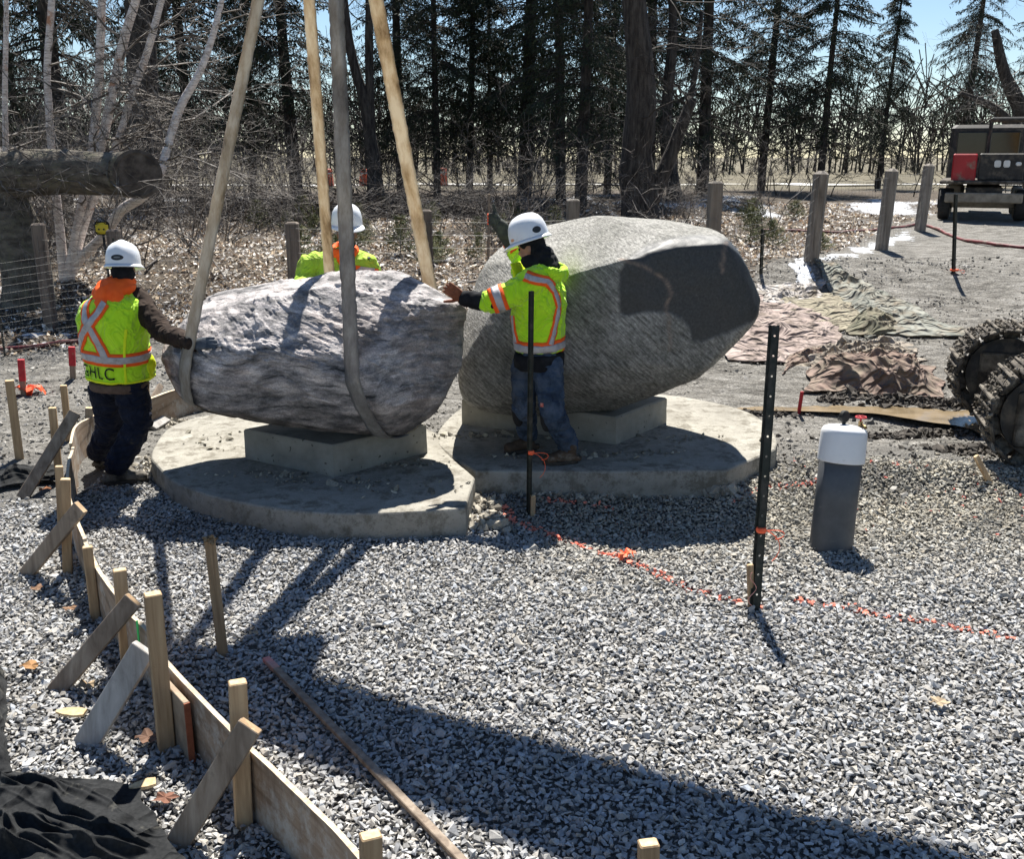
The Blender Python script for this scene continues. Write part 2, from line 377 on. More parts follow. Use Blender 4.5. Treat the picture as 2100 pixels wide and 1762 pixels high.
# ================================================================== gravel
def hull_stone(seed, n=9):
    rr = np.random.default_rng(seed); p = rr.normal(size=(n, 3)); p /= np.linalg.norm(p, axis=1, keepdims=True); p *= rr.uniform(.8, 1.1, (n, 1))
    bm = bmesh.new()
    for q in p: bm.verts.new(q)
    res = bmesh.ops.convex_hull(bm, input=bm.verts); bmesh.ops.delete(bm, geom=[v for v in bm.verts if not v.link_faces], context='VERTS')
    bmesh.ops.triangulate(bm, faces=bm.faces); bm.verts.index_update()
    V = np.array([v.co[:] for v in bm.verts]); Fh = np.array([[v.index for v in f.verts] for f in bm.faces]); bm.free(); return V, Fh
STONES = [hull_stone(100+i, 7+i % 3) for i in range(14)]
def rand_rot(n, tilt, rr):
    """random heading plus limited tilt, as n 3x3 matrices"""
    a = rr.uniform(0, 2*PI, n); bx_ = rr.normal(0, tilt, n); by_ = rr.normal(0, tilt, n)
    ca, sa, cb, sb, cc, ss = np.cos(a), np.sin(a), np.cos(bx_), np.sin(bx_), np.cos(by_), np.sin(by_); O = np.zeros(n); I = np.ones(n)
    Rz = np.stack([np.stack([ca, -sa, O], 1), np.stack([sa, ca, O], 1), np.stack([O, O, I], 1)], 1)
    Rx = np.stack([np.stack([I, O, O], 1), np.stack([O, cb, -sb], 1), np.stack([O, sb, cb], 1)], 1)
    Ry = np.stack([np.stack([cc, O, ss], 1), np.stack([O, I, O], 1), np.stack([-ss, O, cc], 1)], 1)
    return Rz @ Rx @ Ry
def stones_mesh(name, pos, size, colr, mat, rr, tilt=.5, flat=(1.25, .95, .62)):
    n = len(pos); Rm = rand_rot(n, tilt, rr); sc = np.stack([size*flat[k]*rr.uniform(.75, 1.3, n) for k in range(3)], 1)
    which = rr.integers(0, len(STONES), n); VV, FF, CC = [], [], []; base = 0
    for k, (V, Fh) in enumerate(STONES):
        s = np.where(which == k)[0]
        if not len(s): continue
        q = V[None]*sc[s][:, None]; q = np.einsum('nij,nvj->nvi', Rm[s], q)+pos[s][:, None]
        VV.append(q.reshape(-1, 3)); FF.append((Fh[None]+(base+np.arange(len(s))*len(V))[:, None, None]).reshape(-1, 3)); CC.append(np.repeat(colr[s], len(V), 0)); base += len(s)*len(V)
    me = mesh_np(name, np.concatenate(VV), np.concatenate(FF), mat); setcol(me, np.concatenate(CC)); return me
SLAB1_PX = [(310, 935), (322, 955), (354, 986), (400, 1006), (446, 1020), (531, 1037), (600, 1047), (680, 1053), (759, 1053), (860, 1049), (954, 1043), (974, 979), (935, 945), (905, 915), (890, 885), (800, 862), (690, 850), (560, 843), (470, 845), (400, 857), (350, 875), (322, 905)]
SLAB2_PX = [(975, 966), (1130, 967), (1300, 967), (1490, 965), (1535, 945), (1590, 921), (1593, 900), (1575, 872), (1530, 843), (1450, 822), (1350, 808), (1200, 800), (1050, 805), (960, 830), (915, 862), (895, 900), (925, 935)]
SLAB_T = .165
SL1 = np.array([G(a, b_, SLAB_T)[:2] for a, b_ in SLAB1_PX]); SL2 = np.array([G(a, b_, SLAB_T)[:2] for a, b_ in SLAB2_PX])
def gravel_points(step, xr, yr, keep, seed):
    rr = np.random.default_rng(seed); a, b_ = np.meshgrid(np.arange(*xr, step), np.arange(*yr, step))
    a = a+(np.arange(a.shape[0]) % 2)[:, None]*step*.5; p = np.stack([a.ravel(), b_.ravel()], 1)+rr.uniform(-.46, .46, (a.size, 2))*step
    k = keep(p[:, 0], p[:, 1], rr); return p[k], rr
def infrustum(x, y, m=.45): return np.abs(x) < .512*(y*.9646+.633)+m
def keep_near(x, y, rr):
    k = infrustum(x, y) & (y > 2.15) & ~in_poly(x, y, SL1) & ~in_poly(x, y, SL2)
    edge = np.where(x > 1.9, 8.15, np.where(x < -3.2, 7.0, 7.9))+.25*fbm(xyz(x*2, y*2), 61, 3)
    return k & (rr.uniform(0, 1, x.shape) < np.clip((edge-y)/.5, .0, 1)) & ~in_poly(x, y, PUDDLE)
p, rr = gravel_points(.0202, (-5.2, 5.2), (2.1, 8.3), keep_near, 5)
top = rr.uniform(0, 1, len(p)) < .22
z = Hn(p[:, 0], p[:, 1])-.012+rr.uniform(-.006, .008, len(p))+top*.012
size = np.exp(rr.normal(math.log(.0128), .26, len(p))); size = np.where(rr.uniform(0, 1, len(p)) < .015, size*1.6, size)
val = np.exp(rr.normal(math.log(.385), .19, len(p))); val = np.clip(val, .1, .62)
tone = rr.normal(0, 1, len(p))[:, None]
col = val[:, None]*(np.array([[1.0, .985, .955]])+.035*tone*np.array([[1, .2, -1]]))
wet = np.clip((fbm(xyz(p[:, 0]*1.1, p[:, 1]*1.1), 77, 3)-.1)/.25, 0, 1)*np.clip((p[:, 1]-5.6)/.8, 0, 1); col *= (1-.35*wet)[:, None]
tan_ = np.clip((p[:, 1]-5.0)/1.6, 0, 1)*np.clip((p[:, 0]+.2)/.6, 0, 1); col *= (1-tan_[:, None]*np.array([[.02, .07, .20]]))
pd = np.minimum.reduce([seg_dist(p[:, 0], p[:, 1], l) for l in PAINT_W]); brk = fbm(xyz(p[:, 0]*5, p[:, 1]*5), 71, 2)
hitp = (pd+.012*rr.normal(size=len(p)) < .022+.018*brk) & (rr.uniform(0, 1, len(p)) < .72)
col[hitp] = np.array([.80, .16, .07])*rr.uniform(.7, 1.15, (hitp.sum(), 1))+.12
spk = rr.uniform(0, 1, len(p)) < .0025*np.clip(p[:, 0]-1.9, 0, 1)*np.clip(p[:, 1]-5.8, 0, 1)*6; col[spk] = (.55, .14, .11)
M['stone'] = colmat('crushed_stone', .86, .7, 140, .002, .3, .4, 55)
me = stones_mesh('gravel', np.stack([p[:, 0], p[:, 1], z], 1), size, col, M['stone'], rr, .40)
tag(link('gravel', me), 'crushed grey limestone gravel spread over the ground', 'gravel', kind='stuff')
# coarser scattered fines on the mud, left lot and haul road
def keep_far(x, y, rr):
    k = infrustum(x, y, .3) & (y > 6.9) & (y < 17) & ~in_poly(x, y, SL1) & ~in_poly(x, y, SL2) & ~in_poly(x, y, PUDDLE)
    lf = zones(x, y)[0]; n = fbm(xyz(x*1.3, y*1.3), 66, 4)
    return k & (lf < .3) & (rr.uniform(0, 1, x.shape) < np.clip(.42+n*.9, .05, .9)*np.clip(1.35-(y-7)*.09, .2, 1))
p2, rr = gravel_points(.052, (-7.5, 10), (6.9, 17), keep_far, 6)
sz = np.exp(rr.normal(math.log(.0165), .35, len(p2))); v2 = np.clip(np.exp(rr.normal(math.log(.24), .4, len(p2))), .05, .55)
c2 = v2[:, None]*np.array([[1, .955, .87]])
me = stones_mesh('gravel', np.stack([p2[:, 0], p2[:, 1], Hn(p2[:, 0], p2[:, 1])+rr.uniform(-.004, .008, len(p2))], 1), sz, c2, M['stone'], rr)
tag(link('gravel', me), 'sparse muddy stones trodden into the brown ground', 'gravel', kind='stuff')
# mud clods by the puddle and at the slab edges
def clods(name, label, spots, colr, seed):
    rr = np.random.default_rng(seed); pos, siz = [], []
    for (px, py, sx, sy, n, s, hgt) in spots:
        c0 = GT(px, py); q = rr.normal(0, 1, (n, 2))*np.array([sx, sy])+c0[:2]
        hh = hgt*np.exp(-((q[:, 0]-c0[0])/sx)**2-((q[:, 1]-c0[1])/sy)**2)*rr.uniform(.3, 1, n)
        pos.append(np.stack([q[:, 0], q[:, 1], Hn(q[:, 0], q[:, 1])+hh], 1)); siz.append(np.exp(rr.normal(math.log(s), .4, n)))
    pos = np.concatenate(pos); siz = np.concatenate(siz); cc = np.exp(rr.normal(0, .3, len(pos)))[:, None]*np.array([colr])
    me = stones_mesh(name, pos, siz, cc, M['stone'], rr, .8, (1.1, 1, .8)); tag(link(name, me), label, 'mud', kind='stuff')
clods('mud_clods', 'dark lumpy mud churned up beside the puddle', [(1740, 812, .06, .05, 110, .03, .06), (1700, 820, .07, .04, 60, .022, .03), (1850, 822, .30, .07, 420, .022, .05), (1960, 832, .16, .06, 160, .025, .05), (1560, 850, .3, .04, 140, .018, .02), (1900, 895, .42, .10, 500, .024, .05), (2000, 925, .2, .10, 300, .026, .05)], (.075, .066, .056), 8)
clods('rubble', 'pale concrete crumbs and dirt along the slab edges', [(985, 1040, .10, .10, 120, .024, .03), (1000, 1075, .10, .05, 60, .028, .02), (1180, 1018, .32, .04, 160, .018, .02), (1475, 1012, .07, .04, 40, .03, .05), (360, 870, .25, .10, 200, .02, .03), (300, 960, .08, .2, 100, .02, .02)], (.33, .30, .245), 9)

# ================================================================== leaf litter and seedlings
def litter(name, label, n, yr, xr, size, cols, keepf, seed, lift=.02):
    rr = np.random.default_rng(seed); t = rr.uniform(0, 1, n); yy = yr[0]+(yr[1]-yr[0])*t**1.6; hw = .512*(yy*.9646+.6)+1.2
    xx = rr.uniform(-1, 1, n)*hw; k = keepf(xx, yy, rr) & (xx > xr[0]) & (xx < xr[1]); xx, yy = xx[k], yy[k]; n = len(xx)
    s = size*np.exp(rr.normal(0, .3, n))*(1+np.clip((yy-14)/14, 0, 1)*.6)
    prof = np.array([[0, -1, .1], [.6, -.1, .3], [0, 1, .05], [-.6, .1, .22]])
    Rm = rand_rot(n, .55, rr); q = prof[None]*s[:, None, None]*np.stack([rr.uniform(.6, 1.1, n), np.ones(n), rr.uniform(-1.3, 1.6, n)], 1)[:, None]
    q = np.einsum('nij,nvj->nvi', Rm, q)+np.stack([xx, yy, Hn(xx, yy)+lift*rr.uniform(.3, 1.6, n)], 1)[:, None]
    Fh = np.array([[0, 1, 2], [0, 2, 3]]); FF = (Fh[None]+(np.arange(n)*4)[:, None, None]).reshape(-1, 3)
    cc = np.array(cols)[rr.integers(0, len(cols), n)]*np.exp(rr.normal(0, .28, (n, 1)))
    me = mesh_np(name, q.reshape(-1, 3), FF, M['leaf']); setcol(me, np.repeat(cc, 4, 0)); tag(link(name, me), label, 'leaves', kind='stuff')
m, nt_, b = new_mat('dry_leaf'); nt_.links.new(attr(nt_, 'Col'), b.inputs['Base Color']); b.inputs['Roughness'].default_value = .75; b.inputs['Specular IOR Level'].default_value = .3
tl = nt_.nodes.new('ShaderNodeBsdfTranslucent'); nt_.links.new(attr(nt_, 'Col'), tl.inputs[0]); ms = nt_.nodes.new('ShaderNodeMixShader'); ms.inputs[0].default_value = .35; nt_.links.new(b.outputs[0], ms.inputs[1]); nt_.links.new(tl.outputs[0], ms.inputs[2]); nt_.links.new(ms.outputs[0], nt_.nodes['Material Output'].inputs[0])
M['leaf'] = m
litter('leaf_litter', 'brown and bleached fallen leaves covering the slope beyond the fence', 170000, (11.3, 32), (-30, 30), .031,
       [(.44, .36, .27), (.62, .55, .45), (.20, .135, .09), (.09, .065, .048), (.80, .77, .72), (.30, .22, .15), (.06, .045, .036), (.74, .72, .70)],
       lambda x, y, rr: (rr.uniform(0, 1, x.shape) < zones(x, y)[0]*np.clip(.55+.9*fbm(xyz(x*.9, y*.6), 91, 3), .1, 1)) & (zones(x, y)[3] < .6), 31)
def seedling(seed):
    rr = np.random.default_rng(seed); p0, p1 = [], []
    hgt = rr.uniform(.35, .8)
    for k in range(7):
        zz = hgt*(k+1)/7.5; L = .3*(1-zz/hgt*.8)
        for j in range(6):
            a = rr.uniform(0, 2*PI); p0.append((0, 0, zz)); p1.append((L*math.cos(a), L*math.sin(a), zz+L*.35))
    p0, p1 = np.array(p0), np.array(p1); q0, q1 = [], []
    for a, b_ in zip(p0, p1):
        for t in np.linspace(.2, 1, 7):
            c0 = a+(b_-a)*t
            for s in range(3): q0.append(c0); q1.append(c0+rr.normal(0, .035, 3)+(b_-a)*.1)
    V, Fq = prisms(np.concatenate([p0, q0]), np.concatenate([p1, q1]), .004, .0015)
    return mesh_np('seedling', V, Fq, M['needle_young']), mesh_np('stem', *prisms([(0, 0, -.05)], [(0, 0, hgt)], .008, .003), M['bark'])
M['needle_young'] = pm('young_needles', [(.035, .055, .018), (.10, .115, .04), (.17, .15, .055)], 9, .8, 0)
M['bark'] = pm('dark_bark', [(.018, .015, .013), (.05, .042, .036), (.085, .074, .064)], 14, .95, .9, 40, .03, stretch=(1, 1, .2))
sd_pro = [seedling(s) for s in range(4)]
rr = np.random.default_rng(77)
for k in range(46):
    px = rr.choice([rr.uniform(480, 1080), rr.uniform(960, 1160), rr.uniform(1530, 1700), rr.uniform(430, 900)]); py = rr.uniform(425, 560); g = GT(px, py)
    if g[1] < 12.2 or g[1] > 26: continue
    f, st = sd_pro[k % 4]; o = link('seedling', f, None, g); o.rotation_euler.z = rr.uniform(0, 6); s = rr.uniform(.7, 1.2); o.scale = (s, s, s)
    tag(o, 'young green conifer seedling growing among the leaf litter', 'seedling', 'seedlings in the leaf litter')
    c_ = bpy.data.objects.new('stem', st); COL.objects.link(c_); c_.parent = o

# ================================================================== trees
def grow(base, d, L, r, depth, out, rr, curl=.25, up=.05, kids=(3, 6), shrink=.58, n=5, minr=.0016):
    p = np.array(base, float); d = np.array(d, float); d /= np.linalg.norm(d); pts = [p]; dirs = []
    for i in range(n):
        d = d+rr.normal(0, curl, 3)/math.sqrt(n)*1.6; d[2] += up; d /= np.linalg.norm(d)
        q = p+d*L/n; r0 = r*(1-.75*i/n); r1 = r*(1-.75*(i+1)/n); out.append((p, q, max(r0, minr), max(r1, minr))); p = q; pts.append(p); dirs.append(d)
    if depth <= 0: return
    for k in range(rr.integers(*kids)):
        t = rr.uniform(.25, 1.0); i = min(int(t*n), n-1); b0 = pts[i]+(pts[i+1]-pts[i])*(t*n-i)
        dd = dirs[i]+rr.normal(0, .75, 3); grow(b0, dd, L*shrink*rr.uniform(.6, 1.15), max(r*(1-.75*t)*.62, minr), depth-1, out, rr, curl, up, kids, shrink, max(n-1, 3), minr)
def segs_mesh(name, out, mat, k=3):
    p0 = np.array([o[0] for o in out]); p1 = np.array([o[1] for o in out]); r0 = np.array([o[2] for o in out]); r1 = np.array([o[3] for o in out])
    V, Fq = prisms(p0, p1, r0, r1, k); return mesh_np(name, V, Fq, mat)
M['twig'] = pm('bare_twigs', [(.035, .028, .023), (.10, .086, .075), (.30, .275, .25)], 5, .75, 0)  # pale end of the noise imitates sunlit edges in the colour
M['twig_dark'] = pm('dark_twigs', [(.022, .018, .015), (.06, .05, .043)], 6, .9, 0)
M['needle'] = pm('spruce_needles', [(.010, .017, .010), (.024, .036, .017), (.05, .06, .024)], 5, .75, 0, spec=.35)
def spruce(seed, height=15.0, r0=.2):
    rr = np.random.default_rng(seed); out, n0, n1 = [], [], []
    zz = 1.6
    while zz < height-.4:
        f = zz/height; L = (2.9*(1-f)**.75+.25)*rr.uniform(.8, 1.1); low = np.clip((zz-1.6)/2.2, 0, 1)
        for j in range(rr.integers(4, 7)):
            a = rr.uniform(0, 2*PI); l = L*rr.uniform(.6, 1.1); n = 7; p = np.array([0, 0, zz+rr.uniform(-.2, .2)]); el = rr.uniform(-.1, .25); rad = .022*(1-f)+.008
            for i in range(n):
                el2 = el-.55*math.sin(i/n*PI*.75); d = np.array([math.cos(a)*math.cos(el2), math.sin(a)*math.cos(el2), math.sin(el2)]); q = p+d*l/n
                out.append((p, q, rad*(1-.8*i/n), rad*(1-.8*(i+1)/n)))
                side = np.array([-math.sin(a), math.cos(a), 0])
                for s in (-1, 1):
                    for rep in range(2):
                        b0 = p+(q-p)*rr.uniform(0, 1); ll = l*.33*(1-.65*i/n)*rr.uniform(.6, 1.2); e = d*.55+side*s*rr.uniform(.5, 1)+np.array([0, 0, -.35*rr.uniform(0, 1.6)]); e /= np.linalg.norm(e)
                        out.append((b0, b0+e*ll, .005, .002))
                        if i > 0 and rr.uniform() < .25+.75*low:
                            m_ = max(3, int(ll/.105))
                            for t in np.linspace(.15, 1, m_):
                                c0 = b0+e*ll*t
                                for u in range(2): n0.append(c0); n1.append(c0+e*.09+rr.normal(0, .06, 3)+np.array([0, 0, -.05]))
                p = q
        zz += rr.uniform(.28, .42)
    n0, n1 = np.array(n0), np.array(n1); sdv = np.cross(n1-n0, rr.normal(size=n0.shape)); sdv *= .017/(np.linalg.norm(sdv, axis=1, keepdims=True)+1e-9); md_ = n0*.45+n1*.55; V = np.stack([n0, md_+sdv, n1, md_-sdv], 1).reshape(-1, 3); crown = mesh_np('needles', V, np.arange(len(V)).reshape(-1, 4), M['needle'])
    br = segs_mesh('branches', out, M['twig_dark'])
    mb = MB(); mb.tube([(0, 0, -.3), (0, 0, 0), (.03, 0, height*.35), (0, .02, height*.7), (0, 0, height)], [r0*1.25, r0, r0*.72, r0*.4, .02], 10)
    trunk = mesh_np('trunk', mb.V, mb.F, M['bark'], True)
    return trunk, br, crown
SPR = [spruce(200+i, 12+i*1.6, .15+.03*(i % 3)) for i in range(4)]
rr = np.random.default_rng(5)
spx = [(-70, 30), (55, 33), (130, 29), (402, 31), (520, 36), (610, 34), (825, 38), (897, 34), (962, 36), (1005, 45), (1075, 37), (1150, 33), (1245, 41), (1330, 35), (1440, 38), (1560, 44), (1680, 40), (1800, 47), (1960, 52), (2140, 46), (340, 52), (-160, 36), (1190, 28)]
for i, (px, Yt) in enumerate(spx):
    xw = (px-CX)/FPX*(Yt*.9646+.35); tr, br, cr = SPR[i % 4]; o = empty('spruce_tree', (xw, Yt, H(xw, Yt)), 'dark evergreen spruce with drooping branches beyond the leaf litter', 'tree', 'spruces beyond the fence')
    o.rotation_euler = (rr.normal(0, .025), rr.normal(0, .025), rr.uniform(0, 6.28)); s = rr.uniform(.75, 1.3); o.scale = (s, s, s*rr.uniform(.85, 1.15))
    for nm, mm in (('trunk', tr), ('branches', br), ('needles', cr)):
        c_ = bpy.data.objects.new(nm, mm); COL.objects.link(c_); c_.parent = o
# bare shrubs
def shrub(seed, n=9, L=1.5, depth=3, mat='twig'):
    rr = np.random.default_rng(seed); out = []
    for k in range(n):
        a = rr.uniform(0, 2*PI); e = rr.uniform(.35, 1.3); grow((rr.normal(0, .12), rr.normal(0, .12), -.05), (math.cos(a)*math.cos(e), math.sin(a)*math.cos(e), math.sin(e)), L*rr.uniform(.7, 1.2), .014, depth, out, rr, .42, .02, (3, 6), .55, 5, .0017)
    st = [o for o in out if o[2] > .0075]; tw = [o for o in out if o[2] <= .0075]
    return segs_mesh('stems', st, M[mat], 5), segs_mesh('twigs', tw, M[mat])
SHR = [shrub(300+i, 8, 1.45+.1*i, 3) for i in range(5)]
shr_px = [(q, rr.uniform(16.5, 27)) for q in list(rr.uniform(-60, 700, 27))+list(rr.uniform(640, 1100, 12))+list(rr.uniform(1100, 1650, 9))]
for i, (px, Yt) in enumerate(shr_px):
    xw = (px-CX)/FPX*(Yt*.9646+.4)
    if xw > xb(Yt)-.4 and px < 1880: continue
    a, b_ = SHR[i % 5]; o = empty('bare_shrub', (xw, Yt, H(xw, Yt)), 'leafless tangled shrub among the trees beyond the fence', 'shrub', 'bare shrubs beyond the fence')
    o.rotation_euler.z = rr.uniform(0, 6.28); s = rr.uniform(.8, 1.5) if px < 680 else rr.uniform(.6, 1.1); o.scale = (s, s, s*rr.uniform(.85, 1.25))
    for nm, mm in (('stems', a), ('twigs', b_)):
        c_ = bpy.data.objects.new(nm, mm); COL.objects.link(c_); c_.parent = o
# large old trunk, forked tree, tree by the haul road
def path_tree(name, label, Yt, pxs, rads, mat, base_px, branches, seed, twig='twig', depth=3, L=2.2, kids=(3, 6), group=None):
    """trunks follow picture paths at one distance; each trunk and its twigs are parts"""
    bx_ = P(*base_px, Yt); root = empty(name, (bx_[0], Yt, H(bx_[0], Yt)-.05), label, 'tree', group); rr = np.random.default_rng(seed)
    for pth, rd in zip(pxs, rads):
        pts = [P(a, b_, Yt+dy) for a, b_, dy in [(q+(0,))[:3] if len(q) == 2 else q for q in pth]]
        cp = catmull(pts, 7); n = len(cp); rv = np.interp(np.linspace(0, 1, n), np.linspace(0, 1, len(rd)), rd)
        jit = fbm(np.stack([cp[:, 2]*2, cp[:, 0]*2, cp[:, 1]], -1), seed, 2)
        mb = MB(); mb.tube(cp, list(rv*(1+.12*jit)), 12); mb.build('trunk', mat, root, smooth=True)
        out = []
        for k in range(branches):
            i = rr.integers(int(n*.25), n-1); d = rr.normal(0, 1, 3); d[1] *= .6; d[2] = abs(d[2])*.5-.05
            grow(cp[i], d, L*rr.uniform(.5, 1.2), min(rv[i]*.35, .022), depth, out, rr, .33, .0, kids, .6, 5, .0022)
        if out:
            me = segs_mesh('branches', out, M[twig]); V = np.zeros(len(me.vertices)*3, np.float32); me.vertices.foreach_get('co', V); V = V.reshape(-1, 3)-ORG[root.name].astype(np.float32); me.vertices.foreach_set('co', V.ravel()); me.update(); link('branches', me, root)
    return root
path_tree('old_tree', 'massive dark furrowed trunk rising from the leaf litter behind the birch', 26, [[(300, 455), (300, 400), (298, 250), (288, 60), (282, -260)], [(296, 120), (330, 20), (420, -120)]], [[.62, .44, .39, .36, .30], [.2, .14, .1]], M['bark'], (300, 440), 9, 41, 'twig_dark', 3, 3.0)
path_tree('forked_tree', 'dark forked trunk behind the long sling legs', 31, [[(772, 415), (765, 330), (748, 210), (715, 80), (690, -160)], [(764, 330), (758, 180), (757, 20), (760, -160)]], [[.26, .22, .17, .13, .1], [.16, .13, .11, .09]], M['bark'], (772, 405), 8, 42, 'twig_dark', 3, 2.6)
path_tree('roadside_tree', 'crooked bare tree with a bent limb behind the truck', 36, [[(2125, 430), (2118, 330), (2095, 230), (2060, 150), (2040, 60)], [(2112, 300), (2070, 250), (2030, 215), (1970, 190)], [(2100, 240), (2130, 150), (2120, 40), (2135, -140)]], [[.4, .34, .28, .2, .12], [.2, .17, .12, .07], [.22, .18, .12, .06]], M['bark'], (2125, 425), 12, 43, 'twig', 3, 2.6)
path_tree('bare_tree', 'slim leafless tree among the spruces beyond the second boulder', 33, [[(1390, 470), (1380, 380), (1365, 250), (1380, 60), (1370, -160)], [(1375, 300), (1420, 180), (1440, 20)]], [[.3, .25, .2, .14, .1], [.14, .1, .06]], M['bark'], (1390, 455), 12, 44, 'twig', 3, 2.6)
path_tree('stout_tree', 'stout dark leaning trunk just behind the second boulder', 22, [[(1318, 520), (1312, 440), (1305, 330), (1315, 180), (1290, -100)], [(1330, 420), (1370, 330), (1420, 200)]], [[.52, .42, .36, .3, .22], [.2, .16, .1]], M['bark'], (1318, 500), 8, 45, 'twig_dark', 3, 2.4)
# birch clump
m, nt_, b = new_mat('birch_bark')
f = noise_node(nt_, 9, 6, .7, (1, 1, 5)); cb_ = ramp(nt_, f, [(.30, (.07, .06, .055)), (.38, (.42, .35, .31)), (.55, (.70, .64, .60)), (.75, (.78, .73, .69))])
pl = ramp(nt_, noise_node(nt_, 2.3, 5, .7), [(.6, (0, 0, 0)), (.68, (1, 1, 1))]); nt_.links.new(mixc(nt_, pl, cb_, (.42, .21, .12)), b.inputs['Base Color']); b.inputs['Roughness'].default_value = .75; add_bump(nt_, b, f, .5, .01); M['birch'] = m
path_tree('birch_tree', 'pale multi-stemmed birch with peeling bark behind the cut log', 15.4, [
    [(134, 600), (124, 485), (117, 418), (107, 325), (99, 201), (97, 134), (106, 0), (112, -150)], [(134, 590), (160, 460), (187, 321), (202, 167), (209, 0), (214, -150)],
    [(136, 590), (170, 430), (207, 301), (231, 187), (258, 67), (278, 0), (310, -150)], [(138, 590), (180, 440), (238, 301), (268, 201), (301, 110), (331, 0), (370, -150)],
    [(130, 585), (165, 530), (214, 482, -.3), (248, 432, -.6), (294, 401, -.7), (328, 355, -.7), (345, 294, -.6), (371, 217, -.5), (411, 144, -.4), (438, 67, -.3), (462, -30, -.2)],
    [(20, 620), (14, 400), (10, 200), (12, 80), (14, -120)]],
    [[.075, .06, .05, .045], [.075, .065, .06, .05], [.085, .075, .065, .055], [.07, .055, .05, .04], [.08, .075, .065, .055, .035], [.05, .04, .03]], M['birch'], (134, 590), 13, 51, 'twig', 3, 1.5)
# sawn limb and its gnarled stub
cl = empty('cut_log', (P(20, 600, 13.9)[0], 13.9, H(P(20, 600, 13.9)[0], 13.9)-.05), 'thick sawn-off tree limb with dark round cut face in front of the birch', 'log')
cp = catmull([P(-330, 400, 14.4), P(-120, 385, 14.2), P(0, 362, 14.05), P(110, 352, 13.9), (P(220, 357, 13.75)), P(283, 357, 13.6)], 8); n = len(cp); ang = np.linspace(0, 2*PI, 28, endpoint=False); V = []; dlast = None
for i in range(n):
    d = cp[min(i+1, n-1)]-cp[max(i-1, 0)]; d /= np.linalg.norm(d)
    if i > n-5: d = d+np.array([0, -1.15, 0])*(i-(n-5))/4; d /= np.linalg.norm(d)
    a = np.cross(d, (0, 0, 1)); a /= np.linalg.norm(a); b_ = np.cross(a, d); rad = .285+.025*np.interp(i, [0, n-8, n-1], [3.2, -.5, 1.2])
    rr_ = rad*(1+.05*fbm(np.stack([np.cos(ang)*1.5+i*.25, np.sin(ang)*1.5, np.zeros(28)], -1), 4, 3)); V += list(cp[i]+rr_[:, None]*(np.cos(ang)[:, None]*a+np.sin(ang)[:, None]*b_)); dl = d
Fq = [[i*28+j, i*28+(j+1) % 28, (i+1)*28+(j+1) % 28, (i+1)*28+j] for i in range(n-1) for j in range(28)]
M['log_bark'] = pm('log_bark', [(.045, .038, .031), (.115, .10, .08), (.19, .168, .135)], 11, .95, 1, 34, .03, stretch=(.35, 1, 1), dirt=(.16, .15, .10), dscale=5)
mk('limb', V, Fq, M['log_bark'], cl, smooth=True)
ring = np.array(V[-28:]); cen = ring.mean(0); VV = list(ring+dl*.002)+list(cen+(ring-cen)*.86+dl*.012)+list(cen+(ring-cen)*.8+dl*.004)+[cen+dl*.006]
FF = [[k*28+j, k*28+(j+1) % 28, (k+1)*28+(j+1) % 28, (k+1)*28+j] for k in range(2) for j in range(28)]+[[56+j, 56+(j+1) % 28, 84] for j in range(28)]
mk('cut_face', VV, FF, pm('sawn_face', [(.035, .029, .025), (.075, .062, .052), (.11, .095, .082)], 7, .9, .5, 30, .01), cl)
mb = MB(); mb.tube(catmull([P(62, 660, 13.9), P(55, 560, 13.95), P(35, 470, 14.0), P(-10, 400, 14.1), P(-70, 330, 14.2), P(-110, 200, 14.2)], 6), list(np.interp(np.linspace(0, 1, 31), [0, .15, .4, .7, 1], [.42, .33, .31, .33, .3])), 14); mb.build('trunk', M['log_bark'], cl, smooth=True)
out = []; rr = np.random.default_rng(88)
for k in range(34):
    i = rr.integers(6, n-4); d = rr.normal(0, 1, 3); d[2] = rr.uniform(-.8, .5); d[1] = -abs(d[1])*.7; grow(cp[i]+np.array([0, -.2, 0]), d, rr.uniform(.7, 1.7), .011, 2, out, rr, .4, -.02, (2, 5), .6, 5, .002)
me = segs_mesh('twigs', out, M['twig']); V_ = np.zeros(len(me.vertices)*3, np.float32); me.vertices.foreach_get('co', V_); me.vertices.foreach_set('co', (V_.reshape(-1, 3)-ORG[cl.name].astype(np.float32)).ravel()); me.update(); link('twigs', me, cl)
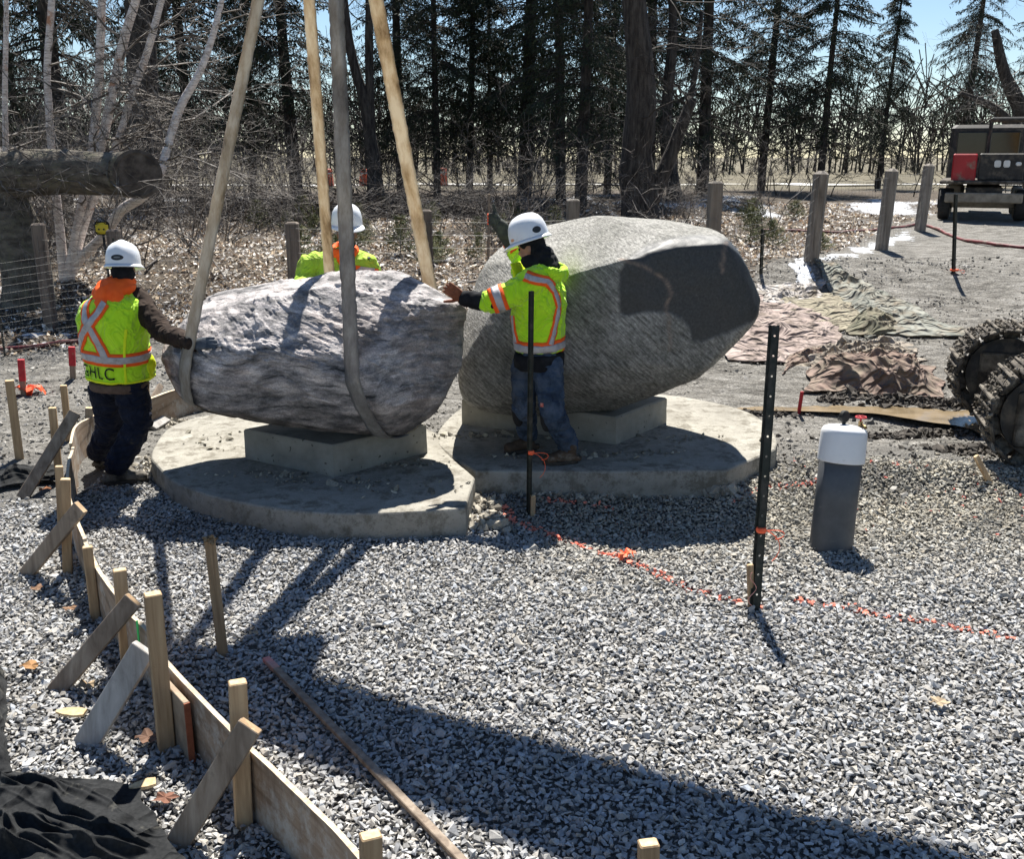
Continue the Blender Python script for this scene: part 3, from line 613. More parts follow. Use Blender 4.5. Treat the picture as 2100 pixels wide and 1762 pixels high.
# brush pile below the spruces, dead branches on the slope
out = []; rr = np.random.default_rng(61)
for k in range(420):
    px = rr.uniform(470, 1090); Yt = rr.uniform(24, 27); xw = (px-CX)/FPX*(Yt*.965+.4); a = rr.normal(0, .35); grow((xw, Yt, H(xw, Yt)+abs(rr.normal(0, .22))), (math.cos(a)*rr.choice([-1, 1]), math.sin(a), rr.normal(0, .12)), rr.uniform(.8, 2.6), rr.uniform(.008, .04), 1, out, rr, .2, -.01, (1, 4), .5, 4, .003)
tag(link('brush_pile', segs_mesh('brush_pile', out, M['twig_dark'])), 'long low pile of cut dark branches under the spruces', 'brush pile', kind='stuff')
for k, (a, b_, c_) in enumerate([((890, 700), (1010, 615), (1050, 600)), ((285, 440), (400, 520), (470, 590)), ((300, 560), (420, 470), (380, 430)), ((960, 590), (1010, 600), (1060, 585))]):
    out = []; q = [GT(*s)+np.array([0, 0, .08+.12*(i == 1)]) for i, s in enumerate((a, b_, c_))]; cpp = catmull(q, 6); mb = MB(); mb.tube(cpp, list(np.linspace(.02, .008, len(cpp))), 6); o = mb.build('fallen_branch', M['twig'], None, q[0], smooth=True)
    for i in ((3, 6, 9) if k < 0 else (5,)): grow(cpp[i], rr.normal(0, 1, 3)*np.array([1, .6, .5])+np.array([0, 0, .4]), .7, .006, 1, out, rr)
    tag(o, ['dead branch on the leaf litter between the two boulders', 'long dead branch sloping down behind the left worker', 'forked dead branch crossing another on the leaf litter', 'short dead branch lying right behind the second boulder'][k], 'branch')
    me = segs_mesh('twigs', out, M['twig']); V_ = np.zeros(len(me.vertices)*3, np.float32); me.vertices.foreach_get('co', V_); me.vertices.foreach_set('co', (V_.reshape(-1, 3)-ORG[o.name].astype(np.float32)).ravel()); me.update(); link('twigs', me, o)
# far-off wood across the field
out = []; rr = np.random.default_rng(62)
for k in range(340):
    xw = rr.uniform(-66, 66); Yt = rr.uniform(105, 140); hh = rr.uniform(4, 8.5)
    grow((xw, Yt, .5), (rr.normal(0, .08), 0, 1), hh*1.15, .12, 1, out, rr, .14, .05, (10, 15), .55, 4, .06)
tag(link('far_wood', segs_mesh('far_wood', out, M['twig_dark'])), 'grey leafless wood far across the field', 'trees', kind='stuff')
# dark undergrowth below and behind the spruces
out = []; rr = np.random.default_rng(63)
for k in range(210):
    Yt = rr.uniform(36, 60); px = rr.uniform(-120, 1120) if k < 150 else rr.uniform(1100, 2150); xw = (px-CX)/FPX*(Yt*.965+.3); hh = rr.uniform(1.6, 5.0) if k < 150 else rr.uniform(1.0, 2.4)
    grow((xw, Yt, H(xw, Yt)-.1), (rr.normal(0, .3), rr.normal(0, .2), 1), hh, .03, 2, out, rr, .3, .02, (4, 7), .55, 4, .009)
tag(link('undergrowth', segs_mesh('undergrowth', out, M['twig_dark'])), 'dark leafless undergrowth massed behind the spruces', 'undergrowth', kind='stuff')
# pale path across the field with construction drums
pw = GT(900, 377); ys = pw[1]; xs = np.linspace(-60, 60, 121); V = np.concatenate([np.stack([xs, np.full(121, ys-1.6)+.5*np.sin(xs*.12), Hn(xs, np.full(121, ys-1.6))+.06], 1), np.stack([xs, np.full(121, ys+1.6)+.5*np.sin(xs*.12), Hn(xs, np.full(121, ys+1.6))+.06], 1)])
tag(mk('far_path', V, np.array([[i, i+1, 122+i, 121+i] for i in range(120)]), pm('pale_path', [(.5, .49, .45), (.62, .61, .58)], 3, .9, 0)), kind='structure')
M['drum'] = pm('drum_orange', [(.55, .085, .03), (.65, .12, .05)], 9, .6, 0); M['drum_white'] = pm('drum_white', [(.6, .6, .58), (.7, .7, .68)], 9, .6, 0)
for k, (px, lb) in enumerate([(674, 'orange traffic drum seen between two long sling legs'), (747, 'orange traffic drum beside the forked tree'), (908, 'orange traffic drum beside a spruce trunk on the field path')]):
    g = P(px, 373, ys-2); g[2] = H(g[0], g[1]); o = empty('traffic_drum', g, lb, 'drum', 'drums along the field path')
    mb = MB(); mb.lathe(g, [(.30, 0), (.29, .1), (.27, .3), (.25, .6), (.22, .95), (.1, 1.0)], 14); mb.build('barrel', M['drum'], o, smooth=True)
    for hb in (.32, .66): mb = MB(); mb.lathe(g+np.array([0, 0, hb]), [(.283-hb*.06, 0), (.275-hb*.06, .13)], 14); mb.build('white_band', M['drum_white'], o, smooth=True)
    mb = MB(); mb.lathe(g, [(.36, -.02), (.36, .05), (.3, .06)], 14); mb.build('base', M['rubber'], o)

# ================================================================== fence
M['post'] = wood('fence_post_wood', (.07, .055, .045), (.15, .12, .10), (.23, .19, .155)); M['post_grey'] = wood('grey_post_wood', (.10, .087, .073), (.19, .168, .143), (.28, .252, .218))
fence = empty('wire_fence', (0, 13, H(0, 13)), 'wooden posts with strung wire mesh between the site and the woods', 'fence')
FP = [(-5.9, 12.7, 1.30, .15)]+[(P(237, 470, 12.9)[0], 12.9, None, .17, 470), (P(597, 455, 13)[0], 13, None, .165, 455), (P(877, 430, 13)[0], 13.0, None, .17, 430), (P(1175, 408, 13.1)[0], 13.1, None, .16, 408), (P(1470, 372, 13.2)[0], 13.2, None, .17, 372)]
FP += [(*GT(1662, 532)[:2], None, .21, 350), (*GT(1806, 512)[:2], None, .21, 345), (*GT(1885, 474)[:2], None, .21, 335)]
posts = []
for k, q in enumerate(FP):
    x0, y0, wd = q[0], q[1], q[3]; z0 = H(x0, y0); hgt = q[2] if q[2] else (CAM_H+ray(0, q[4])[2]/ray(0, q[4])[1]*y0)-z0
    mb = MB(); ln = random.uniform(-.03, .03) if k < 6 else .05; mb.beam((x0, y0, z0-.3), (x0+ln*hgt, y0, z0+hgt), wd, wd*.9, (1, .1, 0), bev=.02 if k < 6 else .05); mb.build('post', M['post'] if k < 4 else M['post_grey'], fence); posts.append((x0, y0, z0, hgt, ln))
for k in range(len(posts)-1):
    a, b_ = posts[k], posts[k+1]; p0, p1 = [], []; L = math.hypot(b_[0]-a[0], b_[1]-a[1]); n = max(4, int(L/.16)); hh = min(a[3], b_[3], 1.35)-.06; rows = [i*hh/8 for i in range(1, 9)]
    def at(t, hz): xx = a[0]+(b_[0]-a[0])*t; yy = a[1]+(b_[1]-a[1])*t-.1; return (xx, yy, H(xx, yy)+hz-.03*math.sin(PI*t))
    for hz in rows:
        for i in range(n): p0.append(at(i/n, hz)); p1.append(at((i+1)/n, hz))
    for i in range(n+1):
        for j in range(len(rows)-1): p0.append(at(i/n, rows[j])); p1.append(at(i/n, rows[j+1]))
    V, Fq = prisms(p0, p1, .0016, .0016); mk('wire_mesh', V, Fq, M['galv'], fence)
# finer welded mesh on the left
wm = empty('welded_mesh_fence', GT(60, 700), 'fine welded wire mesh with thin stakes in front of the gnarled trunk', 'fence'); p0, p1 = [], []
A, B = GT(-80, 742), GT(262, 690)
def at(t, hz): xx = A[0]+(B[0]-A[0])*t; yy = A[1]+(B[1]-A[1])*t; return (xx+.04*math.sin(hz*3), yy, H(xx, yy)+hz)
n = int(np.linalg.norm(B-A)/.075)
for hz in np.arange(.05, 1.12, .085):
    for i in range(0, n, 2): p0.append(at(i/n, hz)); p1.append(at(min(i+2, n)/n, hz))
for i in range(n+1): p0.append(at(i/n, .03)); p1.append(at(i/n, 1.12))
V, Fq = prisms(p0, p1, .0014, .0014); mk('mesh_panel', V, Fq, M['galv'], wm)
for t in (.26, .98): mb = MB(); mb.tube([at(t, -.2), at(t, 1.2)], .012, 6); mb.build('stake', M['steel_dark'], wm)
# ================================================================== slabs and plinths
def smooth_outline(pts, corners, n=8):
    """closed outline; splits at the corner indices, smooths between"""
    N = len(pts); out = []
    cs = sorted(corners)
    for i, c0 in enumerate(cs):
        c1 = cs[(i+1) % len(cs)]; seq = []; k = c0
        while True:
            seq.append(pts[k])
            if k == c1 and len(seq) > 1: break
            k = (k+1) % N
        cur = catmull(seq, n) if len(seq) > 2 else np.array([seq[0]+(seq[1]-seq[0])*t for t in np.linspace(0, 1, n+1)])
        out += list(cur[:-1])
    return np.array(out)
def slab(name, outline, z0, z1, mat, label, cat, seed):
    ol = np.array(outline); n = len(ol); c = ol.mean(0); rings = []
    nz = fbm(xyz(ol[:, 0]*6, ol[:, 1]*6), seed, 3)
    def off(d): v = ol-c; return ol+v/np.linalg.norm(v, axis=1, keepdims=True)*(d+nz*.004)[:, None]
    for zz, d in ((z0, .0), (z1*.55, .004), (z1-.012, 0.0), (z1-.002, -.008), (z1, -.02)): rings.append(np.column_stack([off(np.full(n, d)), np.full(n, zz)]))
    V = np.concatenate(rings+[np.array([[c[0], c[1], z1]])]); Fq = [[k*n+j, k*n+(j+1) % n, (k+1)*n+(j+1) % n, (k+1)*n+j] for k in range(4) for j in range(n)]
    inner = []; base = len(V); prev = 4*n; VV = [V[:-1]]
    for k, s in enumerate((.93, .8, .6, .35, .15)):
        q = c+(ol-c)*s; zz = z1+.006*fbm(xyz(q[:, 0]*2.5, q[:, 1]*2.5), seed+3, 3); VV.append(np.column_stack([q, zz])); b0 = 5*n+k*n
        Fq += [[prev+j, prev+(j+1) % n, b0+(j+1) % n, b0+j] for j in range(n)]; prev = b0
    VV.append(np.array([[c[0], c[1], z1]])); tot = 5*n+5*n; Fq += [[prev+j, prev+(j+1) % n, tot] for j in range(n)]
    o = mk(name, np.concatenate(VV), Fq, mat, None, (c[0], c[1], 0), smooth=False)
    for p_ in o.data.polygons: p_.use_smooth = abs(p_.normal.z) > .9
    return tag(o, label, cat)
m, nt_, b = new_mat('slab_concrete')
cc = ramp(nt_, noise_node(nt_, 2.6, 8, .72), [(.3, (.18, .168, .142)), (.5, (.28, .266, .23)), (.68, (.36, .345, .30))])
d1 = ramp(nt_, noise_node(nt_, 5.5, 8, .78), [(.49, (0, 0, 0)), (.60, (.85, .85, .85))]); cc = mixc(nt_, d1, cc, (.125, .112, .088))
d2 = ramp(nt_, noise_node(nt_, 60, 4, .7), [(.58, (0, 0, 0)), (.68, (.8, .8, .8))]); cc = mixc(nt_, d2, cc, (.13, .115, .09))
st = ramp(nt_, noise_node(nt_, 14, 5, .6, (1, 1, .06)), [(.5, (0, 0, 0)), (.7, (.35, .35, .35))]); cc = mixc(nt_, st, cc, (.25, .235, .20))
nt_.links.new(cc, b.inputs['Base Color']); b.inputs['Roughness'].default_value = .93; b.inputs['Specular IOR Level'].default_value = .25
bp = add_bump(nt_, b, noise_node(nt_, 70, 6, .7), .5, .006); add_bump(nt_, b, noise_node(nt_, 9, 6, .7), .45, .02, bp); M['slab'] = m
slab('concrete_slab', smooth_outline(list(SL1), [10, 11]), -.12, SLAB_T, M['slab'], 'low curved concrete slab under the banded boulder hung from slings', 'slab', 3)
slab('concrete_slab', smooth_outline(list(SL2), [0, 3, 5]), -.12, SLAB_T, M['slab'], 'low concrete slab under the standing grey boulder where a worker stands', 'slab', 5)
def plinth(L_, F_, R_, hgt, label):
    l, f, r = [G(*q, SLAB_T)[:2] for q in (L_, F_, R_)]; bk = l+r-f; ol = [l, f, r, bk]; V = []; c = (l+r)/2
    for zz, s in ((SLAB_T-.01, 1.0), (SLAB_T+hgt-.012, .992), (SLAB_T+hgt, .972)): V += [(*(c+(q-c)*s), zz) for q in ol]
    bm = bmesh.new(); vs = [bm.verts.new(v) for v in V]
    for k in range(2):
        for j in range(4): bm.faces.new([vs[k*4+j], vs[k*4+(j+1) % 4], vs[(k+1)*4+(j+1) % 4], vs[(k+1)*4+j]])
    bm.faces.new(vs[8:12]); bmesh.ops.recalc_face_normals(bm, faces=bm.faces); bmesh.ops.subdivide_edges(bm, edges=bm.edges, cuts=7, use_grid_fill=True)
    for v in bm.verts:
        q = np.array([[v.co.x*7, v.co.y*7, v.co.z*7]]); k = float(fbm(q, 6, 3)[0])*.007; v.co.x += k; v.co.y -= k
    me = bpy.data.meshes.new('concrete_plinth'); o0 = np.array([c[0], c[1], SLAB_T]); bmesh.ops.translate(bm, verts=bm.verts, vec=-Vector(o0)); bm.to_mesh(me); bm.free(); me.materials.append(M['plinth']); tag(link('concrete_plinth', me, None, o0), label, 'plinth'); return c
m, nt_, b = new_mat('plinth_concrete')
cc = ramp(nt_, noise_node(nt_, 4, 7, .66), [(.32, (.20, .19, .162)), (.55, (.285, .272, .232)), (.7, (.35, .335, .29))])
hol = ramp(nt_, noise_node(nt_, 26, 2, .4), [(.26, (1, 1, 1)), (.31, (0, 0, 0))]); cc = mixc(nt_, hol, cc, (.09, .085, .07))
nt_.links.new(cc, b.inputs['Base Color']); b.inputs['Roughness'].default_value = .92; b.inputs['Specular IOR Level'].default_value = .25
bp = add_bump(nt_, b, noise_node(nt_, 80, 5, .65), .35, .004); add_bump(nt_, b, hol, -.8, .01, bp); M['plinth'] = m
plinth((503, 941), (686, 978), (877, 929), .235, 'square concrete plinth block under the banded boulder hung from slings')
plinth((947, 870), (1263, 913), (1367, 868), .23, 'square concrete plinth block carrying the standing grey boulder')
rr = np.random.default_rng(19); pos = []
for (px, py, sx, sy, n_) in [(560, 975, .28, .06, 45), (690, 990, .3, .05, 40), (850, 955, .22, .06, 50), (820, 1000, .4, .1, 40), (1000, 895, .35, .06, 90), (1170, 935, .4, .05, 60), (1420, 900, .3, .1, 30), (440, 900, .3, .2, 25), (1300, 930, .4, .12, 40)]:
    c0 = G(px, py, SLAB_T); q = rr.normal(0, 1, (n_, 2))*np.array([sx, sy])*.8+c0[:2]; ok = in_poly(q[:, 0], q[:, 1], SL1) | in_poly(q[:, 0], q[:, 1], SL2); pos.append(np.column_stack([q[ok], np.full(ok.sum(), SLAB_T+.008)]))
pos = np.concatenate(pos); me = stones_mesh('concrete_crumbs', pos, np.exp(rr.normal(math.log(.013), .45, len(pos))), np.exp(rr.normal(0, .35, (len(pos), 1)))*np.array([[.30, .275, .22]]), M['stone'], rr)
tag(link('concrete_crumbs', me), 'loose crumbs of concrete and soil lying on the slabs', 'rubble', kind='stuff')

# ================================================================== boulders
def noise_rot(nt, scale, detail, rough, stretch, rot):
    tc = nt.nodes.new('ShaderNodeTexCoord'); r = nt.nodes.new('ShaderNodeMapping'); r.inputs['Rotation'].default_value = rot; nt.links.new(tc.outputs['Object'], r.inputs[0]); mp = nt.nodes.new('ShaderNodeMapping'); mp.inputs['Scale'].default_value = stretch; nt.links.new(r.outputs[0], mp.inputs[0])
    n = nt.nodes.new('ShaderNodeTexNoise'); n.inputs['Scale'].default_value = scale; n.inputs['Detail'].default_value = detail; n.inputs['Roughness'].default_value = rough; nt.links.new(mp.outputs[0], n.inputs['Vector']); return n.outputs['Fac']
def proj(p):
    p = np.asarray(p, float); c, s = math.cos(PITCH), math.sin(PITCH); zz = p[:, 2]-CAM_H
    dep = p[:, 1]*c-zz*s; up = p[:, 1]*s+zz*c; return CX+FPX*p[:, 0]/dep, CY-FPX*up/dep
def boulder_mesh(sil, Yc, D, nexp, sub, shear=0.0, ridge=0.0):
    pts = np.array([P(a, b_, Yc) for a, b_ in sil]); c = np.array([(pts[:, 0].max()+pts[:, 0].min())/2, Yc, (pts[:, 2].max()+pts[:, 2].min())/2])
    cl_ = catmull(list(pts[:, [0, 2]])+[pts[0, [0, 2]]], 10)-c[[0, 2]]; ph = np.arctan2(cl_[:, 1], cl_[:, 0]); rd = np.hypot(cl_[:, 0], cl_[:, 1]); k = np.argsort(ph); ph, rd = ph[k], rd[k]
    ph = np.concatenate([ph-2*PI, ph, ph+2*PI]); rd = np.tile(rd, 3)
    bm = bmesh.new(); bmesh.ops.create_icosphere(bm, subdivisions=sub, radius=1); bm.verts.index_update(); d = np.array([v.co[:] for v in bm.verts]); Ft = np.array([[v.index for v in f.verts] for f in bm.faces]); bm.free()
    s = np.hypot(d[:, 0], d[:, 2]); f = np.arctan2(d[:, 2], d[:, 0]); Rf = np.interp(f, ph, rd); r = (s**nexp+np.abs(d[:, 1])**nexp)**(-1/nexp)
    q = np.stack([Rf*np.cos(f)*s*r, D*d[:, 1]*r, Rf*np.sin(f)*s*r], 1); q[:, 1] += shear*q[:, 0]+ridge*np.clip(q[:, 2], 0, None)
    return c, q, Ft
def normals(q, Ft):
    n = np.zeros_like(q); fn = np.cross(q[Ft[:, 1]]-q[Ft[:, 0]], q[Ft[:, 2]]-q[Ft[:, 0]])
    for k in range(3): np.add.at(n, Ft[:, k], fn)
    return n/np.linalg.norm(n, axis=1, keepdims=True)
def cut(q, p0, nrm, soft=.12):
    nrm = np.array(nrm, float); nrm /= np.linalg.norm(nrm); h = (q-np.array(p0)) @ nrm; h = np.where(h > 0, h*(1-soft), 0); return q-h[:, None]*nrm
# gneiss boulder in the slings
B1 = [(334, 762), (336, 735), (352, 700), (380, 670), (418, 612), (452, 580), (505, 566), (560, 562), (640, 560), (690, 560), (750, 557), (800, 557), (850, 563), (890, 580), (918, 605), (940, 642), (951, 690), (951, 732), (945, 774), (925, 820), (893, 856), (855, 874), (815, 882), (770, 884), (700, 880), (640, 873), (560, 861), (480, 848), (420, 838), (388, 822), (358, 794)]
B1Y = 7.2
c1, q, Ft = boulder_mesh(B1, B1Y, .66, 2.35, 8, -.02, .10)
q = cut(q, (.86, -.1, 0), (1, -.85, .05), .2); q = cut(q, (-.3, -.52, -.1), (-.1, -1, -.35), .3); q = cut(q, (.1, -.42, .21), (.03, -.74, .8), .25); q = cut(q, (-.6, -.3, .17), (-.38, -.62, .7), .25)
rr = np.random.default_rng(404)
for k_ in range(46):
    nv = rr.normal(size=3); nv[1] -= .35; nv /= np.linalg.norm(nv); sup = np.quantile(q @ nv, .9995); q = cut(q, nv*(sup-rr.uniform(.02, .085)), nv, .18)
n0 = normals(q, Ft)
e3 = np.array([.42, -.22, .88]); e3 /= np.linalg.norm(e3); e1_ = np.array([.93, .1, -.35]); e1_ -= e3*np.dot(e1_, e3); e1_ /= np.linalg.norm(e1_); e2_ = np.cross(e3, e1_)
warp = fbm(q*1.4, 12, 3); fq = np.stack([q @ e1_, q @ e2_, q @ e3+.10*warp+.025*fbm(q*4, 13, 3)], 1)
lay = fbm(fq*np.array([1.6, 1.9, 9.0]), 14, 5, .58); lay2 = fbm(fq*np.array([4, 4, 26.0]), 15, 4, .6)
ter = lay*3.0; ter = (np.floor(ter)+np.clip((ter-np.floor(ter))*5-2, 0, 1))/3.0
amp = np.clip(.55+(q[:, 2]+.12)*1.6, .22, 1.0)*(.5+.7*np.clip(.5+1.4*fbm(q*1.7, 16, 3), 0, 1))
crag = 1-2*np.abs(fbm(q*2.6, 19, 4)); disp = .045*fbm(q*1.3, 17, 3)+.018*crag+amp*(.040*ter+.008*lay+.012*lay2)+.008*fbm(q*9, 33, 4, .6)+.005*fbm(q*20, 18, 4, .65)
front = proj(q+c1); rim = np.clip(1-np.abs(n0[:, 1])*1.5, 0, 1); pit = np.clip(fbm(fq*np.array([5, 5, 11.]), 31, 4, .6)-.18, 0, 1); disp = disp-.10*pit*np.clip(.3+(q[:, 2]+.1)*2, 0, 1); q = q+n0*(disp*(1-.45*rim))[:, None]
px_, py_ = proj(q+c1); q[:, 0] *= 628/(px_.max()-px_.min()); q[:, 2] *= 340/(py_.max()-py_.min()); px_, py_ = proj(q+c1); c1 = c1+np.array([(644-(px_.max()+px_.min())/2)*7.2/FPX, 0, -(724-(py_.max()+py_.min())/2)*7.2/FPX])
m, nt_, b = new_mat('gneiss')
tc = nt_.nodes.new('ShaderNodeTexCoord'); w1 = nt_.nodes.new('ShaderNodeTexNoise'); w1.inputs['Scale'].default_value = 2.0; w1.inputs['Detail'].default_value = 4; nt_.links.new(tc.outputs['Object'], w1.inputs['Vector'])
av = nt_.nodes.new('ShaderNodeVectorMath'); av.operation = 'MULTIPLY_ADD'; nt_.links.new(w1.outputs['Color'], av.inputs[0]); av.inputs[1].default_value = (.16, .16, .2); nt_.links.new(tc.outputs['Object'], av.inputs[2])
mp = nt_.nodes.new('ShaderNodeMapping'); mp.inputs['Rotation'].default_value = (.25, -.42, 0); mp.inputs['Scale'].default_value = (1.2, 1.3, 3.0); nt_.links.new(av.outputs[0], mp.inputs[0])
bn = nt_.nodes.new('ShaderNodeTexNoise'); bn.inputs['Scale'].default_value = 4.2; bn.inputs['Detail'].default_value = 9; bn.inputs['Roughness'].default_value = .68; nt_.links.new(mp.outputs[0], bn.inputs['Vector'])
cc = ramp(nt_, bn.outputs['Fac'], [(.28, (.05, .052, .056)), (.40, (.17, .172, .178)), (.5, (.36, .355, .36)), (.58, (.55, .535, .53)), (.70, (.72, .70, .69))])
mp2 = ramp(nt_, noise_node(nt_, 1.6, 5, .6), [(.5, (0, 0, 0)), (.66, (.6, .6, .6))]); cc = mixc(nt_, mp2, cc, mixc(nt_, bn.outputs['Fac'], (.11, .098, .093), (.42, .36, .335)))
mp3 = ramp(nt_, noise_node(nt_, 1.1, 4, .6), [(.5, (0, 0, 0)), (.62, (.7, .7, .7))]); cc = mixc(nt_, mathn(nt_, 'MULTIPLY', mp3, attr(nt_, 'low', 'Fac')), cc, (.10, .10, .085))  # olive darkening low down, standing in for shade on the face
cc = mixc(nt_, attr(nt_, 'rust', 'Fac'), cc, mixc(nt_, bn.outputs['Fac'], (.12, .05, .025), (.40, .22, .13)))
sp = ramp(nt_, noise_node(nt_, 90, 3, .7), [(.3, (.6, .6, .6)), (.7, (1.2, 1.2, 1.2))]); cc = mixc(nt_, 1.0, cc, sp, 'MULTIPLY')
mpf = nt_.nodes.new('ShaderNodeMapping'); mpf.inputs['Rotation'].default_value = (.25, -.42, 0); mpf.inputs['Scale'].default_value = (.7, .8, 7.5); nt_.links.new(av.outputs[0], mpf.inputs[0]); fn = nt_.nodes.new('ShaderNodeTexNoise'); fn.inputs['Scale'].default_value = 3.2; fn.inputs['Detail'].default_value = 7; fn.inputs['Roughness'].default_value = .6; nt_.links.new(mpf.outputs[0], fn.inputs['Vector'])
cc = mixc(nt_, 1.0, cc, ramp(nt_, fn.outputs['Fac'], [(.35, (.22, .22, .225)), (.41, (.80, .79, .79)), (.58, (1.0, .96, .95)), (.62, (1.5, 1.44, 1.41)), (.66, (1.05, .99, .98))]), 'MULTIPLY'); cc = mixc(nt_, 1.0, cc, ramp(nt_, attr(nt_, 'low', 'Fac'), [(.0, (1, .98, .97)), (1, (.62, .58, .55))]), 'MULTIPLY')  # last multiply darkens the colour downward to deepen the lower face's shade
nt_.links.new(cc, b.inputs['Base Color']); b.inputs['Roughness'].default_value = .78; b.inputs['Specular IOR Level'].default_value = .4
bp = add_bump(nt_, b, bn.outputs['Fac'], .25, .015); bp = add_bump(nt_, b, fn.outputs['Fac'], .5, .03, bp); bp = add_bump(nt_, b, noise_node(nt_, 13, 8, .7), .6, .035, bp); add_bump(nt_, b, noise_node(nt_, 60, 6, .72), .6, .008, bp); M['gneiss'] = m
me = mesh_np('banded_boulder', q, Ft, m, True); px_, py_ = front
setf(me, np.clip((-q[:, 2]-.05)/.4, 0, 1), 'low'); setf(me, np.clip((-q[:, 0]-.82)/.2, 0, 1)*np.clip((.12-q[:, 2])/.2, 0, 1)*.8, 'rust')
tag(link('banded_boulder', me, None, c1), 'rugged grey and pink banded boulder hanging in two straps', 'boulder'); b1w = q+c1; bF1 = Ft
# granite boulder already standing
B2 = [(940, 770), (948, 690), (962, 620), (985, 560), (1020, 515), (1060, 482), (1105, 462), (1150, 452), (1230, 443), (1300, 445), (1380, 452), (1440, 464), (1482, 471), (1520, 490), (1546, 532), (1565, 578), (1563, 620), (1543, 672), (1500, 738), (1440, 788), (1380, 815), (1300, 838), (1220, 849), (1130, 853), (1050, 852), (985, 836), (952, 808)]
B2Y = 8.0
c2, q, Ft = boulder_mesh(B2, B2Y, .98, 3.3, 7, -.10, -.06)
q = cut(q, (.45, -.78, .1), (.30, -1, -.10), .12); q = cut(q, (-.5, -.62, 0), (-.35, -1, -.15), .2)
pa, pb, pc = P(1200, 562, 7.12)-c2, P(1400, 487, 7.14)-c2, P(1270, 447, 8.1)-c2; tn = np.cross(pb-pa, pc-pa); tn *= np.sign(tn[2]); q = cut(q, pa, tn, .08)
pa, pb, pc = P(1400, 487, 7.14)-c2, P(1530, 492, 7.16)-c2, P(1450, 466, 7.9)-c2; tn = np.cross(pb-pa, pc-pa); tn *= np.sign(tn[2]); q = cut(q, pa, tn, .08)
pa, pb = P(1553, 640, 7.35)-c2, P(1375, 806, 7.35)-c2; tn = np.cross(pb-pa, np.array([0, 1, .12])); tn *= np.sign(tn[0]); q = cut(q, pa, tn, .22); pa, pb = P(1300, 832, 7.4)-c2, P(1000, 838, 7.4)-c2; tn = np.cross(pb-pa, np.array([0, 1, -.55])); tn *= -np.sign(tn[2]); q = cut(q, pa, tn, .2)
q = cut(q, (.98, 0, .35), (1, -.1, .5), .35); q = cut(q, (-.75, -.3, .3), (-.75, -.5, .55), .3); q = cut(q, (0, -.5, -.45), (0, -.75, -1), .35)
for _ in range(6):
    acc = np.zeros_like(q); cnt = np.zeros(len(q))
    for i_, j_ in ((0, 1), (1, 2), (2, 0)): np.add.at(acc, Ft[:, i_], q[Ft[:, j_]]); np.add.at(cnt, Ft[:, i_], 1)
    q = .5*q+.5*acc/cnt[:, None]
n0 = normals(q, Ft); dk = fbm(q*1.2, 24, 3); q = q+n0*(.035*dk+.010*fbm(q*5, 25, 4)+.004*fbm(q*16, 26, 3))[:, None]
px_, py_ = proj(q+c2); fr = q[:, 1] < .25
DARK = [(1268, 558), (1290, 529), (1322, 504), (1379, 488), (1437, 482), (1465, 482), (1487, 491), (1516, 492), (1548, 540), (1566, 572), (1570, 615), (1548, 658), (1509, 676), (1466, 691), (1437, 701), (1419, 698), (1412, 673), (1394, 651), (1372, 642), (1325, 640), (1282, 648), (1272, 644), (1270, 601)]
VEIN = [[(1272, 533), (1318, 544), (1361, 571), (1376, 597), (1365, 633), (1376, 662), (1372, 716)], [(1487, 494), (1483, 558)]]
dn = 7*fbm(np.stack([px_*.03, py_*.03, px_*0], -1), 27, 3); dd = seg_dist(px_+dn*.3, py_+dn*.3, DARK+[DARK[0]]); ins = in_poly(px_+dn*.3, py_+dn*.3, DARK)
mask = np.where(fr, np.clip(.5+np.where(ins, dd, -dd)/7, 0, 1), 0); vd = np.minimum.reduce([seg_dist(px_+dn, py_+dn, v) for v in VEIN]); vein = np.where(fr, np.clip(1-vd/5.5, 0, 1), 0)
m, nt_, b = new_mat('granite')
g1 = noise_node(nt_, 46, 6, .75, (1, 1, 1)); mpv = noise_rot(nt_, 26, 6, .68, (.35, .6, 2.6), (0, -.75, 0))
cc = ramp(nt_, g1, [(.30, (.15, .148, .14)), (.48, (.225, .222, .212)), (.6, (.31, .306, .295)), (.74, (.42, .416, .405))])
cc = mixc(nt_, 1.0, cc, ramp(nt_, mpv, [(.34, (.40, .40, .385)), (.5, (.95, .95, .93)), (.64, (1.4, 1.4, 1.37))]), 'MULTIPLY'); big = ramp(nt_, noise_node(nt_, 2.0, 7, .68), [(.32, (.52, .52, .48)), (.5, (.95, .94, .92)), (.68, (1.2, 1.19, 1.17))]); cc = mixc(nt_, 1.0, cc, big, 'MULTIPLY')
cc = mixc(nt_, attr(nt_, 'lime_bounce', 'Fac'), cc, (.12, .15, .03))  # yellow-green bounce off the lime jacket, painted into the stone colour
dk_ = ramp(nt_, noise_node(nt_, 55, 4, .75), [(.3, (.022, .024, .026)), (.6, (.045, .048, .050)), (.72, (.075, .075, .072)), (.78, (.24, .23, .21))])
cc = mixc(nt_, attr(nt_, 'fresh', 'Fac'), cc, dk_); vv = mathn(nt_, 'MULTIPLY', attr(nt_, 'vein', 'Fac'), ramp(nt_, noise_node(nt_, 22, 4, .6), [(.35, (.2, .2, .2)), (.6, (.8, .8, .8))])); cc = mixc(nt_, vv, cc, (.26, .19, .145))
nt_.links.new(cc, b.inputs['Base Color']); rg = mathn(nt_, 'SUBTRACT', .8, mathn(nt_, 'MULTIPLY', attr(nt_, 'fresh', 'Fac'), .25)); nt_.links.new(rg, b.inputs['Roughness']); b.inputs['Specular IOR Level'].default_value = .4
